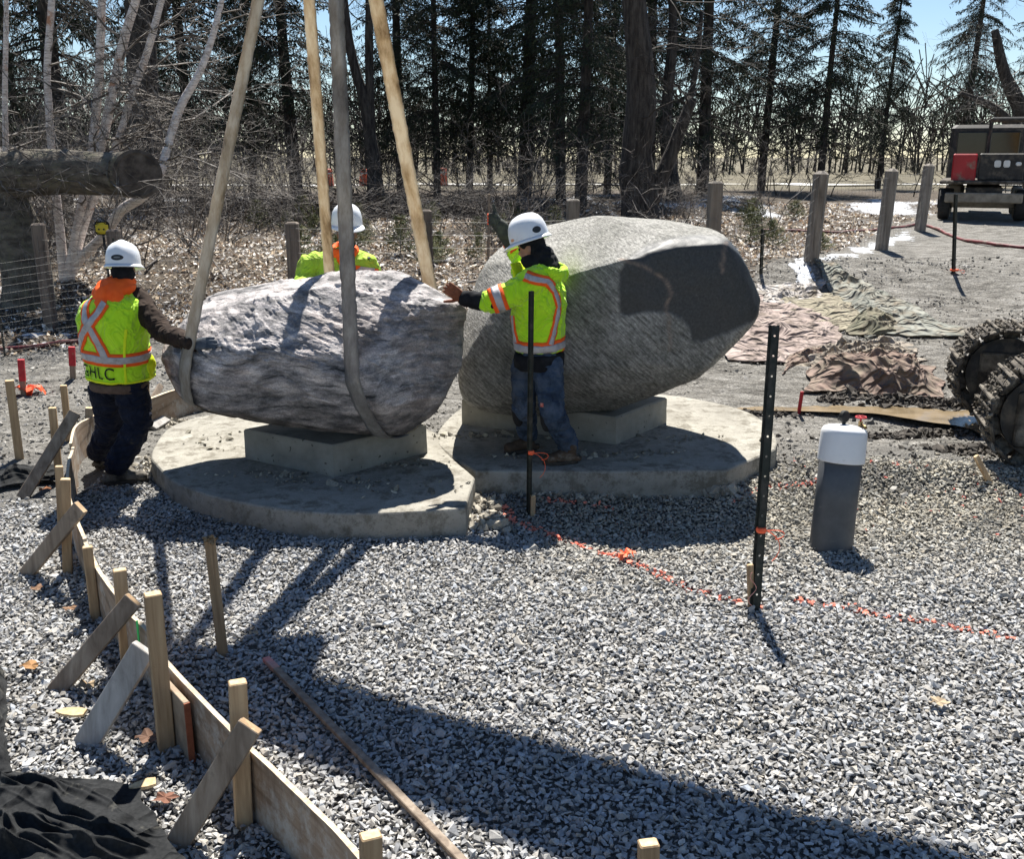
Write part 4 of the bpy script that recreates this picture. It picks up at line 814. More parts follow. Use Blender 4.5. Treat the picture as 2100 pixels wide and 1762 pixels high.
bh = mathn(nt_, 'MULTIPLY', mpv, mathn(nt_, 'SUBTRACT', 1.0, attr(nt_, 'fresh', 'Fac'))); bp = add_bump(nt_, b, bh, .8, .02); add_bump(nt_, b, g1, .35, .006, bp)
me = mesh_np('granite_boulder', q, Ft, m, True); setf(me, mask, 'fresh'); setf(me, vein, 'vein'); setf(me, np.where(fr, np.exp(-((px_-1172)/26)**2-((py_-560)/42)**2), 0)*.55, 'lime_bounce')
tag(link('granite_boulder', me, None, c2), 'large grey granite boulder with a dark broken face standing on its plinth', 'boulder'); b2w = q+c2; b2F = Ft

# ================================================================== lifting slings
HOOK = P(640, -530, 7.22)
m, nt_, b = new_mat('sling_web')
f = noise_node(nt_, 8, 7, .72, (1, 1, .35)); cc = ramp(nt_, f, [(.34, (.34, .24, .13)), (.46, (.62, .50, .33)), (.6, (.80, .72, .57))])
gr = attr(nt_, 'grey_tone', 'Fac'); cc = mixc(nt_, gr, cc, ramp(nt_, f, [(.3, (.16, .145, .13)), (.52, (.31, .29, .27)), (.7, (.50, .48, .45))]))  # greyer colour mixed in by attribute, most on the front legs
nt_.links.new(cc, b.inputs['Base Color']); b.inputs['Roughness'].default_value = .9; b.inputs['Specular IOR Level'].default_value = .2; b.inputs['Sheen Weight'].default_value = .2
add_bump(nt_, b, noise_node(nt_, 160, 3, .6, (1, 1, .5)), .5, .003)
tr_ = nt_.nodes.new('ShaderNodeBsdfTranslucent'); nt_.links.new(cc, tr_.inputs[0]); mx = nt_.nodes.new('ShaderNodeMixShader'); mx.inputs[0].default_value = .42
outn = nt_.nodes['Material Output']; nt_.links.new(b.outputs[0], mx.inputs[1]); nt_.links.new(tr_.outputs[0], mx.inputs[2]); nt_.links.new(mx.outputs[0], outn.inputs[0]); M['sling'] = m
def hull2(p):
    p = p[np.lexsort((p[:, 1], p[:, 0]))]
    def half(it):
        h = []
        for q in it:
            while len(h) > 1 and np.cross(h[-1]-h[-2], q-h[-2]) <= 0: h.pop()
            h.append(q)
        return h
    a, b_ = half(p), half(p[::-1]); return np.array(a[:-1]+b_[:-1])
def sling(label, A, B, grey_front, grey_back, wid, hk, boff=0.0):
    e1 = A-hk; e1 /= np.linalg.norm(e1); nr = np.cross(e1, B-hk); nr /= np.linalg.norm(nr); e2 = np.cross(nr, e1)
    near = np.abs((b1w-hk) @ nr) < .03; sec = b1w[near]; p2d = np.column_stack([(sec-hk) @ e1, (sec-hk) @ e2]); hl = hull2(np.vstack([p2d, [[0, 0]]]))
    i0 = int(np.argmin(np.hypot(hl[:, 0], hl[:, 1]))); hl = np.roll(hl, -i0, 0); loop = np.vstack([hl, hl[:1]])
    sl = np.concatenate([[0], np.cumsum(np.linalg.norm(np.diff(loop, axis=0), axis=1))]); t = np.linspace(0, sl[-1], int(sl[-1]/.03)); lp = np.column_stack([np.interp(t, sl, loop[:, k]) for k in (0, 1)])
    ctr = p2d.mean(0); pts = hk+lp[:, :1]*e1+lp[:, 1:]*e2; tg = np.gradient(pts, axis=0); tg /= np.linalg.norm(tg, axis=1, keepdims=True); on = np.cross(tg, nr); sgn = np.sign(((pts-(hk+ctr[0]*e1+ctr[1]*e2))*on).sum(1).mean()); on *= sgn
    root = empty('lifting_sling', pts[len(pts)//2], label, 'sling', 'lifting slings round the banded boulder'); n = len(pts)
    s_f = 1 if abs(np.dot(pts[3]-hk, A-hk))/np.linalg.norm(pts[3]-hk)/np.linalg.norm(A-hk) > .99995 else 0
    half = n//2; low = int(np.argmin(pts[:, 2])); rngs = [(0, low+1), (low, n)]; names = ('front_leg', 'back_leg') if pts[low//2][1] < pts[(low+n)//2][1] else ('back_leg', 'front_leg')
    zt = pts[:, 2]; fr_ = np.clip((zt-1.5)/(hk[2]-1.5), 0, 1); isb = (np.arange(n) > low) if names[1] == 'back_leg' else (np.arange(n) < low); pts[:, 0] += boff*fr_*isb
    wv = wid/2*np.ones(n); fz = .0022*np.random.default_rng(3).normal(size=n)
    for (a, b_), nm in zip(rngs, names):
        V, Fq = [], []; prof = [(-1, 0), (-.55, .0035), (0, .0045), (.55, .0035), (1, 0), (.55, -.0035), (0, -.0045), (-.55, -.0035)]
        for i in range(a, b_):
            for sx, sy in prof: V.append(pts[i]+nr*(wv[i]+fz[i])*sx+on[i]*(.014+sy))
        m_ = b_-a; Fq = np.array([[k*8+j, k*8+(j+1) % 8, (k+1)*8+(j+1) % 8, (k+1)*8+j] for k in range(m_-1) for j in range(8)])
        o = mk(nm, V, Fq, M['sling'], root, smooth=True); g = grey_front if nm == 'front_leg' else grey_back
        zz = np.repeat(pts[a:b_, 2], 8); setf(o.data, np.clip(g+.45*fbm(np.stack([zz*1.6, zz*0, zz*.7], -1), 5, 3)+.4*np.clip((1.2-zz)/.8, 0, 1)*(nm == 'front_leg'), 0, 1), 'grey_tone')
    return root
sling('pale stained lifting sling round the left part of the banded boulder', P(384, 690, 6.75), P(655, 566, 7.75), .42, .05, .118, HOOK, -.15)
sling('grey and tan lifting sling round the right part of the banded boulder', P(708, 700, 6.55), P(886, 570, 7.75), .95, .15, .118, HOOK+np.array([.09, 0, 0]))

# ================================================================== excavator
M['mud_steel'] = pm('muddy_steel', [(.022, .019, .016), (.06, .051, .041), (.12, .105, .085)], 7, .9, .8, 30, .02, dirt=(.20, .178, .145), dscale=5)
M['exc_dark'] = pm('dark_machine', [(.014, .014, .014), (.035, .032, .03)], 8, .6, .4, 40, dirt=(.12, .10, .075), dscale=4)
M['exc_yellow'] = pm('machine_paint', [(.52, .27, .02), (.58, .32, .03)], 5, .5, .15, 30, dirt=(.20, .16, .10), dscale=3)
exA, exB = np.array([3.74, 7.72, 0]), np.array([4.18, 9.35, 0]); ax = np.array([.965, -.26, 0]); ax /= np.linalg.norm(ax); pn = np.array([-ax[1], ax[0], 0]); Up = np.array([0, 0, 1.])
exc = empty('excavator', exA+ax*1.9+pn*.85, 'muddy tracked excavator whose arm holds up the banded boulder', 'excavator')
rT, Lc = .40, 2.95; per = 2*Lc+2*PI*rT; NP = 44
def trk(s):
    s = s % per
    if s < Lc: return s, 2*rT, 0.0
    s -= Lc
    if s < PI*rT: a = s/rT; return Lc+rT*math.sin(a), rT+rT*math.cos(a), -a
    s -= PI*rT
    if s < Lc: return Lc-s, 0.0, -PI
    a = (s-Lc)/rT; return -rT*math.sin(a), rT-rT*math.cos(a), -PI-a
mb = MB(); mb.obox((0, 0, .018), (.083, 0, 0), (0, .27, 0), (0, 0, .014), bev=.006); mb.obox((.055, 0, .045), (.012, 0, 0), (0, .265, 0), (0, 0, .02), bev=.005); mb.obox((-.03, 0, .04), (.009, 0, 0), (0, .262, 0), (0, 0, .012), bev=.004)
mb.obox((0, .07, -.03), (.07, 0, 0), (0, .025, 0), (0, 0, .035)); mb.obox((0, -.07, -.03), (.07, 0, 0), (0, .025, 0), (0, 0, .035)); shoe = mesh_np('track_shoe', mb.V, mb.F, M['mud_steel'])
rr = np.random.default_rng(44)
for e0 in (exA, exB):
    o0 = e0+ax*(rT+.05); z0 = .045
    def W(s, n_, zz): return o0+ax*s+pn*n_+Up*(zz+z0)
    mb = MB(); mb.obox(W(Lc/2, 0, rT), ax*(Lc/2-.25), pn*.15, Up*.20, bev=.04); mb.obox(W(Lc/2, 0, rT+.2), ax*(Lc/2-.6), pn*.12, Up*.06, bev=.03); tf = mb.build('track', M['exc_dark'], exc)
    for k in range(NP):
        s, zz, a = trk(k*per/NP+.03); o = bpy.data.objects.new('track_shoe', shoe); COL.objects.link(o); o.parent = tf
        t_ = ax*math.cos(a)+Up*math.sin(a); nn = -ax*math.sin(a)+Up*math.cos(a); pos = W(s, 0, zz)-ORG[exc.name]
        o.matrix_local = Matrix(((t_[0], pn[0], nn[0], pos[0]), (t_[1], pn[1], nn[1], pos[1]), (t_[2], pn[2], nn[2], pos[2]), (0, 0, 0, 1)))
    for s in (0, Lc):
        mb = MB(); mb.lathe(W(s, -.06, rT), [(.02, -.1), (.12, -.1), (.14, -.04), (.27, -.02), (.30, -.07), (.335, -.07), (.335, .07), (.30, .07), (.05, .12)], 28, -pn); mb.build('idler' if s == 0 else 'sprocket', M['exc_dark'], tf, smooth=False)
    mb = MB(); mb.obox(W(.32, -.16, rT-.02), ax*.55, pn*.02, Up*.22, bev=.015); mb.build('side_guard', M['mud_steel'], tf)
    for k in range(6): mb = MB(); mb.lathe(W(.45+k*.41, 0, .13), [(.03, -.13), (.10, -.12), (.10, .12), (.03, .13)], 16, pn); mb.build('roller', M['exc_dark'], tf)
    # caked mud on the shoes
    pos = []; n_ = 1500; s_ = rr.uniform(per-PI*rT-.9, per+1.6, n_)
    for v in s_: s, zz, a = trk(v); nn = -ax*math.sin(a)+Up*math.cos(a); pos.append(W(s, rr.uniform(-.27, .27), zz)+nn*rr.uniform(.02, .055))
    pos = np.array(pos); me = stones_mesh('caked_mud', pos-ORG[exc.name], np.exp(rr.normal(math.log(.0155), .4, n_)), np.exp(rr.normal(0, .4, (n_, 1)))*np.array([[.135, .118, .095]]), M['stone'], rr, .9, (1.2, 1, .7)); o = link('caked_mud', me, tf); o['kind'] = 'stuff'
ctr = exA+ax*1.9+pn*.85; hs = ctr+ax*.9
mb = MB(); mb.lathe(ctr+Up*.8, [(.6, 0), (.62, .2), (.5, .26)], 28); mb.build('turntable', M['exc_dark'], exc)
mb = MB(); mb.obox(ctr+ax*1.05+Up*1.5, ax*1.55, pn*1.25, Up*.46, bev=.08); mb.obox(ctr+ax*2.4+Up*1.75, ax*.55, pn*1.27, Up*.6, bev=.15); mb.build('house', M['exc_yellow'], exc)
mb = MB(); mb.obox(ctr+ax*.35-pn*.75+Up*2.5, ax*.75, pn*.5, Up*.75, bev=.08); cab_ = mb.build('cab', M['exc_yellow'], exc)
mb = MB(); mb.obox(ctr+ax*.35-pn*1.255+Up*2.6, ax*.6, pn*.006, Up*.5); mb.obox(ctr-ax*.405-pn*.75+Up*2.6, ax*.006, pn*.42, Up*.55); mb.build('window', pm('dark_glass', [(.01, .012, .014), (.02, .022, .024)], 2, .08, 0), cab_)
piv = ctr+ax*.1+pn*.1+Up*1.9; knee = np.array([3.55, 7.2, 7.9]); el = np.array([2.7, 7.37, 8.2]); tip = np.array([HOOK[0]+.3, 7.3, 5.0])
def arm(name, pts, wd, hs_, mat):
    """box-section arm through points; hs_ is the depth at each point"""
    V, Fq = [], []; pts = [np.array(p_, float) for p_ in pts]; n = len(pts); d = pts[-1]-pts[0]; sd_ = np.cross(d, (0, 0, 1)); sd_ /= np.linalg.norm(sd_)
    for i in range(n):
        t_ = pts[min(i+1, n-1)]-pts[max(i-1, 0)]; t_ /= np.linalg.norm(t_); u_ = np.cross(sd_, t_)
        for a, b_ in ((-1, -1), (1, -1), (1, 1), (-1, 1)): V.append(pts[i]+sd_*a*wd/2+u_*b_*hs_[i]/2)
    Fq = [[i*4+j, i*4+(j+1) % 4, (i+1)*4+(j+1) % 4, (i+1)*4+j] for i in range(n-1) for j in range(4)]+[[3, 2, 1, 0], [n*4-4, n*4-3, n*4-2, n*4-1]]
    return mk(name, V, Fq, mat, exc)
arm('boom', [piv, piv+(knee-piv)*.5+np.array([.25, 0, .2]), knee, el], .42, [.5, .8, .75, .45], M['exc_yellow'])
arm('stick', [el+(el-tip)*.1, el, el+(tip-el)*.3, tip], .36, [.4, .75, .6, .32], M['exc_yellow'])
mb = MB(); mb.tube([el+(el-tip)*.08+Up*.25, el+(tip-el)*.75+Up*.45], .07, 10); mb.tube([piv+ax*-.5, knee-Up*.4], .08, 10); mb.build('cylinder', M['exc_dark'], exc); mb = MB(); mb.obox(el+(tip-el)*.42+Up*.42, (.22, 0, .05), (0, .12, 0), (0, 0, .22), bev=.05); mb.build('shadow_bump', M['exc_yellow'], exc)  # last box is added on the unseen stick to put a bump in its shadow
V, Fq = [], []; nb = 12
for i in range(nb+1):
    a = R(-40+i*200/nb)
    for s in (-1, 1):
        V.append(tip+np.array([-.12, 0, -.2])+np.array([.42*math.cos(a), s*.36, .36*math.sin(a)])); V.append(tip+np.array([-.12, 0, -.2])+np.array([.37*math.cos(a), s*.33, .31*math.sin(a)]))
for i in range(nb): b_ = i*4; Fq += [[b_, b_+4, b_+6, b_+2], [b_+1, b_+3, b_+7, b_+5], [b_, b_+1, b_+5, b_+4], [b_+2, b_+6, b_+7, b_+3]]
Fq += [[i*4 for i in range(nb+1)], [i*4+2 for i in range(nb, -1, -1)]]; mk('bucket', V, Fq, M['mud_steel'], exc)
mb = MB(); mb.tube([HOOK+Up*.5, HOOK+Up*.08, HOOK+np.array([.06, 0, -.03]), HOOK+np.array([.12, 0, .06])], [.05, .04, .035, .02], 8); mb.build('hook', M['exc_dark'], exc, smooth=True)

# ================================================================== truck on the haul road
M['truck_red'] = pm('truck_red', [(.32, .012, .018), (.42, .02, .03)], 4, .4, .05, dirt=(.22, .17, .13), dscale=3, dirt_lo=.56)
M['mud_pale'] = pm('pale_mud', [(.19, .165, .13), (.33, .295, .235)], 6, .95, .6, 30, .02)
TY = 28.0; g0 = GT(2010, 452); TY = g0[1]; g0[2] = H(g0[0], g0[1]); truck = empty('truck', g0, 'muddy red and black flatbed work truck parked on the haul road', 'truck')
sc_ = TY/28.0; cyw, syw = math.cos(R(-24)), math.sin(R(-24))
def T(a, b_, c_): a, b_, c_ = a*sc_, b_*sc_, c_*sc_; return g0+np.array([a*cyw-b_*syw, a*syw+b_*cyw, c_])
tx, ty = T(1, 0, 0)-g0, T(0, 1, 0)-g0
def tb(name, c_, h, mat, parent=None, bev=.03):
    mb = MB(); mb.obox(T(*c_), tx*h[0], ty*h[1], Up*h[2]*sc_, bev=bev*sc_); return mb.build(name, mat, parent or truck)
tb('chassis', (0, 2.3, .78), (.45, 2.9, .12), M['exc_dark']); tb('bumper', (0, -.75, .62), (.95, .06, .13), M['mud_pale']); tb('axle', (0, 0, .42), (.8, .09, .09), M['mud_pale']); tb('deck', (0, 1.0, 1.02), (1.12, 1.8, .05), M['mud_steel'])
tb('engine_box', (.35, -.1, 1.42), (.55, .5, .35), M['exc_dark']); ed = tb('red_panel', (-.55, -.15, 1.4), (.3, .45, .36), M['truck_red']); cabt = tb('cab', (0, 3.9, 1.75), (1.05, .8, .85), M['exc_dark'], bev=.1); tb('windscreen', (0, 3.09, 2.0), (.85, .012, .4), bpy.data.materials['dark_glass'], cabt)
tb('tail_lamp', (.75, -.62, 1.5), (.07, .02, .05), M['drum_white'])
for s in (0, .22): tb('gauge_plate', (.25+s, -.61, 1.5), (.08, .012, .09), M['drum_white'])
mb = MB()
for a in (.0, .95): mb.tube([T(a, .25, 1.05), T(a, .25, 2.65), T(a, 1.2, 2.65), T(a, 1.2, 1.05)], .05*sc_, 8)
mb.tube([T(0, .25, 2.65), T(.95, .25, 2.65)], .06*sc_, 8); mb.tube([T(0, 1.2, 2.65), T(.95, 1.2, 2.65)], .05*sc_, 8); mb.build('roll_cage', M['exc_dark'], truck)
for (a, b_) in ((-.95, 0), (.95, 0), (-.95, 3.7), (.95, 3.7), (-.95, 1.15), (.95, 1.15)):
    mb = MB(); c_ = T(a, b_, .41); axv = tx/np.linalg.norm(tx); mb.lathe(c_, [(r_*sc_, h_*sc_) for r_, h_ in [(.24, -.15), (.36, -.15), (.405, -.12), (.415, 0), (.405, .12), (.36, .15), (.24, .15)]], 26, axv); tyw = mb.build('wheel', M['mud_pale'] if b_ != 0 else M['rubber'], truck)
    mb = MB(); mb.lathe(c_, [(r_*sc_, h_*sc_) for r_, h_ in [(.245, -.11), (.22, -.08), (.1, -.05), (.1, .05), (.22, .08), (.245, .11)]], 20, axv); mb.build('rim', M['mud_pale'], tyw)
tb('mudflap', (-.95, .62, .55), (.2, .012, .28), M['rubber']); tb('tank', (-.75, 2.4, .72), (.25, .5, .22), M['mud_pale'], bev=.1)

# ================================================================== tarps and fabrics
def cloth(name, label, cat, quad_px, nu, nv, mat, fold=.06, ffreq=3.0, lump=None, seed=0, edge=.08, ground=None, dirv=(1, .3), thick=.012, group=None, smooth=True, ridge_pow=1.0):
    """crumpled sheet spread between four ground points; folds are real relief"""
    nu, nv = int(nu*1.2), int(nv*1.3)
    q = [np.array(ground(*p_)) if ground else GT(*p_) for p_ in quad_px]; u, v = np.meshgrid(np.linspace(0, 1, nu), np.linspace(0, 1, nv)); u, v = u.ravel(), v.ravel()
    xy = ((1-u)*(1-v))[:, None]*q[0][:2]+(u*(1-v))[:, None]*q[1][:2]+(u*v)[:, None]*q[2][:2]+((1-u)*v)[:, None]*q[3][:2]
    L = np.linalg.norm(q[2][:2]-q[0][:2]); e = np.minimum.reduce([u, 1-u, v, 1-v]); ed = np.clip(e/.18, 0, 1)
    wob = np.stack([fbm(np.stack([u*4, v*4, u*0+seed], -1), seed+1, 3), fbm(np.stack([u*4+9, v*4, u*0+seed], -1), seed+2, 3)], 1); xy = xy+wob*edge*L*(1.15-ed)[:, None]
    s = xy/L*ffreq*3; w_ = fbm(np.stack([s[:, 0]*.5, s[:, 1]*.5, s[:, 0]*0], -1), seed+3, 3); a = u; rw = np.random.default_rng(seed+500); asp = np.linalg.norm(q[1][:2]-q[0][:2])/max(np.linalg.norm(q[3][:2]-q[0][:2]), .1)
    zz = fold*.6*fbm(np.stack([u*3*asp, v*3, a*0+seed], -1), seed+6, 3)
    for k_ in range(int(12*ffreq)):
        c0u, c0v, th = rw.uniform(0, 1), rw.uniform(0, 1), math.atan2(dirv[1], dirv[0])+rw.normal(0, .3); uu, vv = (u-c0u)*asp, v-c0v; al = uu*math.cos(th)+vv*math.sin(th); ac = -uu*math.sin(th)+vv*math.cos(th)+.10*np.sin(al*rw.uniform(2, 6)+rw.uniform(0, 6))+.12*w_
        wd_ = rw.uniform(.014, .04); ln_ = rw.uniform(.35, 1.1)*max(asp, 1)*.7; zz = zz+fold*rw.uniform(.25, 1.0)*np.exp(-(ac/wd_)**2)*np.exp(-(al/ln_)**4)
    if lump: 
        for (lu, lv, su, sv, lh) in lump: zz = zz+lh*np.exp(-np.abs((u-lu)/su)**2.6-np.abs((v-lv)/sv)**2.6)*(.85+.4*w_)
    zz = zz*np.clip(ed, .15, 1); xy = xy+1.0*fold*np.stack([fbm(np.stack([s[:, 0], s[:, 1], a*0], -1), seed+7, 2), fbm(np.stack([s[:, 0], s[:, 1], a*0], -1), seed+8, 2)], 1)
    z_ = Hn(xy[:, 0], xy[:, 1])+.02+np.clip(zz, -.005, None); V = np.column_stack([xy, z_]); idx = np.arange(nu*nv).reshape(nv, nu); Fq = np.stack([idx[:-1, :-1].ravel(), idx[:-1, 1:].ravel(), idx[1:, 1:].ravel(), idx[1:, :-1].ravel()], 1)
    c0 = V.mean(0); c0[2] = H(c0[0], c0[1]); o = mk(name, V, Fq, mat, None, c0, smooth=smooth); sm = o.modifiers.new('thickness', 'SOLIDIFY'); sm.thickness = thick; sm.offset = -1
    return tag(o, label, cat, group)
def tarpmat(name, c0, c1, dirt=(.17, .145, .11)): return pm(name, [c0, c1], 3, .9, .35, 40, .01, dirt=dirt, dscale=5, dirt_lo=.44, dirt_hi=.66, spec=.2, crumple=(2.4, .75, .14))
tg = tarpmat('tarp_grey_green', (.15, .16, .14), (.25, .255, .225)); tt = tarpmat('tarp_tan', (.22, .20, .145), (.30, .275, .205)); tp = tarpmat('tarp_pink', (.24, .19, .172), (.37, .305, .275), (.15, .12, .10)); tbg = tarpmat('tarp_beige', (.24, .21, .175), (.37, .33, .28)); tbr = tarpmat('tarp_brown', (.15, .105, .085), (.26, .195, .165)); tw_ = tarpmat('tarp_whitish', (.30, .28, .265), (.48, .455, .435))
gt = 'old tarpaulins on the muddy ground'
cloth('tarp', 'long grey-green tarp running up to the fence post', 'tarp', [(1772, 690), (1985, 690), (1725, 545), (1672, 535)], 80, 60, tg, .035, 2.6, [(.5, .2, .4, .2, .05)], 11, .05, dirv=(.5, -1), group=gt)
cloth('tarp', 'flat tan tarp lying over the other sheets', 'tarp', [(1655, 680), (1850, 668), (1720, 600), (1572, 608)], 70, 50, tt, .022, 1.6, [(.6, .4, .3, .3, .07)], 12, .05, group=gt)
cloth('tarp', 'dark green bundled tarp roll beside the tan tarp', 'tarp', [(1735, 690), (1850, 688), (1840, 655), (1745, 652)], 46, 30, tarpmat('tarp_olive', (.10, .10, .07), (.19, .18, .13)), .03, 2.4, [(.5, .5, .42, .42, .15)], 13, .05, group=gt)
cloth('tarp', 'pinkish crumpled tarp spread beside the granite boulder', 'tarp', [(1490, 742), (1755, 745), (1700, 640), (1520, 600)], 100, 70, tp, .03, 3.0, None, 14, .05, dirv=(1, .5), group=gt)
cloth('tarp', 'whitish crumpled sheet along the snowy bank', 'tarp', [(1540, 640), (1700, 615), (1690, 580), (1560, 590)], 60, 36, tw_, .04, 2.8, None, 15, .07, group=gt)
cloth('tarp', 'dirty beige crumpled tarp with many small folds', 'tarp', [(1610, 765), (1895, 742), (1840, 700), (1640, 712)], 110, 60, tbg, .045, 4.2, None, 16, .06, dirv=(1, .15), group=gt)
cloth('tarp', 'brown heaped tarp bundle at the edge of the puddle', 'tarp', [(1650, 808), (1930, 822), (1915, 752), (1660, 742)], 120, 70, tbr, .042, 2.8, [(.62, .42, .36, .36, .26), (.2, .5, .22, .34, .14)], 17, .04, dirv=(1, -.55), group=gt)
cloth('tarp', 'stiff brown mat folded at the foot of the heaped bundle', 'tarp', [(1597, 770), (1700, 740), (1715, 715), (1618, 730)], 46, 30, tbr, .03, 1.6, [(.5, .5, .42, .42, .09)], 18, .04, group=gt)
cloth('geotextile', 'crumpled black geotextile heap dusted with grit by the near formwork', 'fabric', [(-60, 1790), (375, 1800), (275, 1632), (-70, 1580)], 150, 110, M['black_fabric'], .042, 1.1, [(.4, .55, .35, .3, .06), (.75, .35, .2, .3, .05)], 23, .06, dirv=(1, -.45), thick=.006)
cloth('geotextile', 'narrow black geotextile strip trailing from the heap', 'fabric', [(-40, 1600), (16, 1600), (0, 1345), (-24, 1345)], 30, 70, M['black_fabric'], .02, 3, None, 22, .03, dirv=(0, 1), thick=.006)
cloth('geotextile', 'small black geotextile scrap around the foot of a far brace', 'fabric', [(-10, 1008), (120, 992), (118, 958), (0, 968)], 60, 40, M['black_fabric'], .02, 2.4, [(.3, .4, .25, .3, .08)], 24, .05, thick=.006)
M['hose'] = pm('red_hose', [(.10, .015, .018), (.16, .025, .03)], 8, .6, .1, dirt=(.16, .13, .10), dscale=6)
def ground_tube(name, label, cat, pxs, r_, mat, lift=0.0):
    cpp = catmull([GT(*q) for q in pxs], 10); cpp[:, 2] = Hn(cpp[:, 0], cpp[:, 1])+r_+lift; mb = MB(); mb.tube(cpp, r_, 8); return tag(mb.build(name, mat, None, cpp[0], smooth=True), label, cat)
ground_tube('hose', 'dark red hose curving across the haul road past the fence', 'hose', [(1885, 462), (1920, 472), (1950, 487), (2000, 499), (2060, 507), (2140, 512)], .032, M['hose'])
ground_tube('hose', 'dark red hose lying behind the fence posts by the road', 'hose', [(1560, 475), (1640, 477), (1740, 478), (1830, 470), (1880, 462)], .028, M['hose'])
ground_tube('hose', 'dark red hose at the edge of the leaf litter behind the left worker', 'hose', [(-40, 722), (60, 716), (130, 706), (220, 700), (330, 690)], .026, M['hose'])
# ================================================================== formwork
M['ply'] = None
m, nt_, b = new_mat('form_plywood')
f = noise_node(nt_, 10, 6, .65, (.12, .12, 1), dist=.9); cc = ramp(nt_, f, [(.3, (.15, .105, .07)), (.5, (.28, .205, .145)), (.7, (.40, .32, .24))])
d_ = ramp(nt_, noise_node(nt_, 6, 8, .75), [(.48, (0, 0, 0)), (.6, (.85, .85, .85))]); cc = mixc(nt_, d_, cc, (.42, .39, .345))
d_ = ramp(nt_, noise_node(nt_, 4, 6, .7, (1, 1, .3)), [(.55, (0, 0, 0)), (.7, (.7, .7, .7))]); cc = mixc(nt_, d_, cc, (.12, .07, .045))
nt_.links.new(cc, b.inputs['Base Color']); b.inputs['Roughness'].default_value = .85; b.inputs['Specular IOR Level'].default_value = .25; add_bump(nt_, b, f, .4, .004); M['ply'] = m
M['ply_edge'] = pm('plywood_edge', [(.36, .28, .19), (.58, .50, .38)], 30, .85, .5, 60, stretch=(1, 1, 6))
def form_board(label, pts, z0, z1, th=.020, tilt=0.0):
    c_ = catmull(pts, 14); n = len(c_); tg_ = np.gradient(c_, axis=0); tg_ /= np.linalg.norm(tg_, axis=1, keepdims=True); nr = np.column_stack([tg_[:, 1], -tg_[:, 0]]); V, Fm = [], []
    for i in range(n):
        g_ = H(*c_[i]); w_ = .0
        for a, zz in ((-.5, z0), (.5, z0), (.5, z1+w_), (-.5, z1+w_)): V.append((*(c_[i]+nr[i]*(a*th)), g_+zz))
    Fq = [[i*4+j, i*4+(j+1) % 4, (i+1)*4+(j+1) % 4, (i+1)*4+j] for i in range(n-1) for j in range(4)]+[[3, 2, 1, 0], [n*4-4, n*4-3, n*4-2, n*4-1]]
    fm = [1 if j in (0, 2) else 0 for i in range(n-1) for j in range(4)]+[1, 1]; o = mk('formwork_board', V, Fq, None, None, (*c_[n//2], 0), mats=[M['ply'], M['ply_edge']], fmat=fm); return tag(o, label, 'board', 'curved plywood formwork')
gb = 'curved plywood formwork'
form_board('bent plywood form board passing two nailed braces toward the black fabric', [(-.28, 2.42), (-.72, 2.97), (-.98, 3.27), (-1.34, 3.71), (-1.56, 4.0)], -.05, .285)
form_board('bent plywood form board with green mark between the tall stake and the short stake', [(-1.545, 4.035), (-1.86, 4.44), (-2.16, 4.88), (-2.42, 5.30)], -.05, .285)
form_board('weathered form board running from the short stake toward the left worker', [(-2.44, 5.34), (-2.78, 5.95), (-3.08, 6.6), (-3.33, 7.28)], -.05, .285)
form_board('curved pale plywood form board right behind the left worker', [(-3.37, 7.33), (-3.50, 7.72), (-3.535, 8.05), (-3.50, 8.4)], -.03, .30)
form_board('straight form board running back behind the hung boulder', [(-3.46, 8.45), (-3.33, 8.85), (-3.12, 9.5), (-2.75, 10.2)], -.03, .28, .035)
# splice plate with raw red-brown edge, green mark
c_ = np.array([-1.33, 3.68]); d_ = np.array([-.62, .78]); d_ /= np.linalg.norm(d_); nrm = np.array([-d_[1], d_[0]])*1
mb = MB(); mb.obox((*(c_+nrm*.03+d_*.10), .11), (*(d_*.15), 0), (*(nrm*.012), 0), (0, 0, .15), bev=.002); o = mb.build('splice_plate', pm('splice_ply', [(.20, .15, .105), (.36, .28, .2)], 9, .85, .4, 50), None, (*c_, 0)); tag(o, 'short plywood splice plate nailed to the form board beside the tall stake', 'board')
e_ = c_-d_*.053+nrm*.03; mb = MB(); mb.obox((*e_, .11), (*(d_*.004), 0), (*(nrm*.0125), 0), (0, 0, .147)); mb.build('raw_edge', pm('red_brown_edge', [(.20, .06, .03), (.32, .11, .055)], 12, .8, .3), o)
def stake(label, top, bot, wpx, tpx=None, mat='wood', name='wooden_stake', group='wooden stakes', turn=.25, z=None, org=None, endm='wood_end', wmin=None):
    g_ = GT(*bot) if z is None else G(*bot, z); tp_ = P(*top, g_[1]); dep = g_[1]*.9646+.45; wd = wpx*dep/FPX; th = (tpx if tpx else wpx*.62)*dep/FPX
    mb = MB(); dirv = (tp_-g_)/np.linalg.norm(tp_-g_); mb.beam(g_-dirv*.12, tp_, wd, th, (math.cos(turn), math.sin(turn), 0), 0, 1, bev=.004); o = mb.build(name, None, None, g_, mats=[M[mat], M[endm]]); return tag(o, label, 'stake', group), g_, tp_
stake('thick wooden stake with a fresh cut top holding the bent plywood board', (487, 1398), (500, 1688), 36, 26, turn=.4)
stake('tallest wooden stake leaning beside the plywood joint', (313, 1217), (341, 1531), 34, 26, turn=.5)
stake('wooden stake with a brown plank nailed across near its top', (245, 1168), (261, 1357), 26, 18, turn=.5)
stake('short wooden stake between two braced stakes', (179, 1121), (196, 1265), 20, 15, turn=.4)
stake('wooden stake carrying a brace at the bend of the formwork', (134, 982), (139, 1172), 19, 14, turn=.3)
stake('slim wooden stake close behind the braced stake at the bend', (121, 956), (127, 1090), 15, 11, turn=.3)
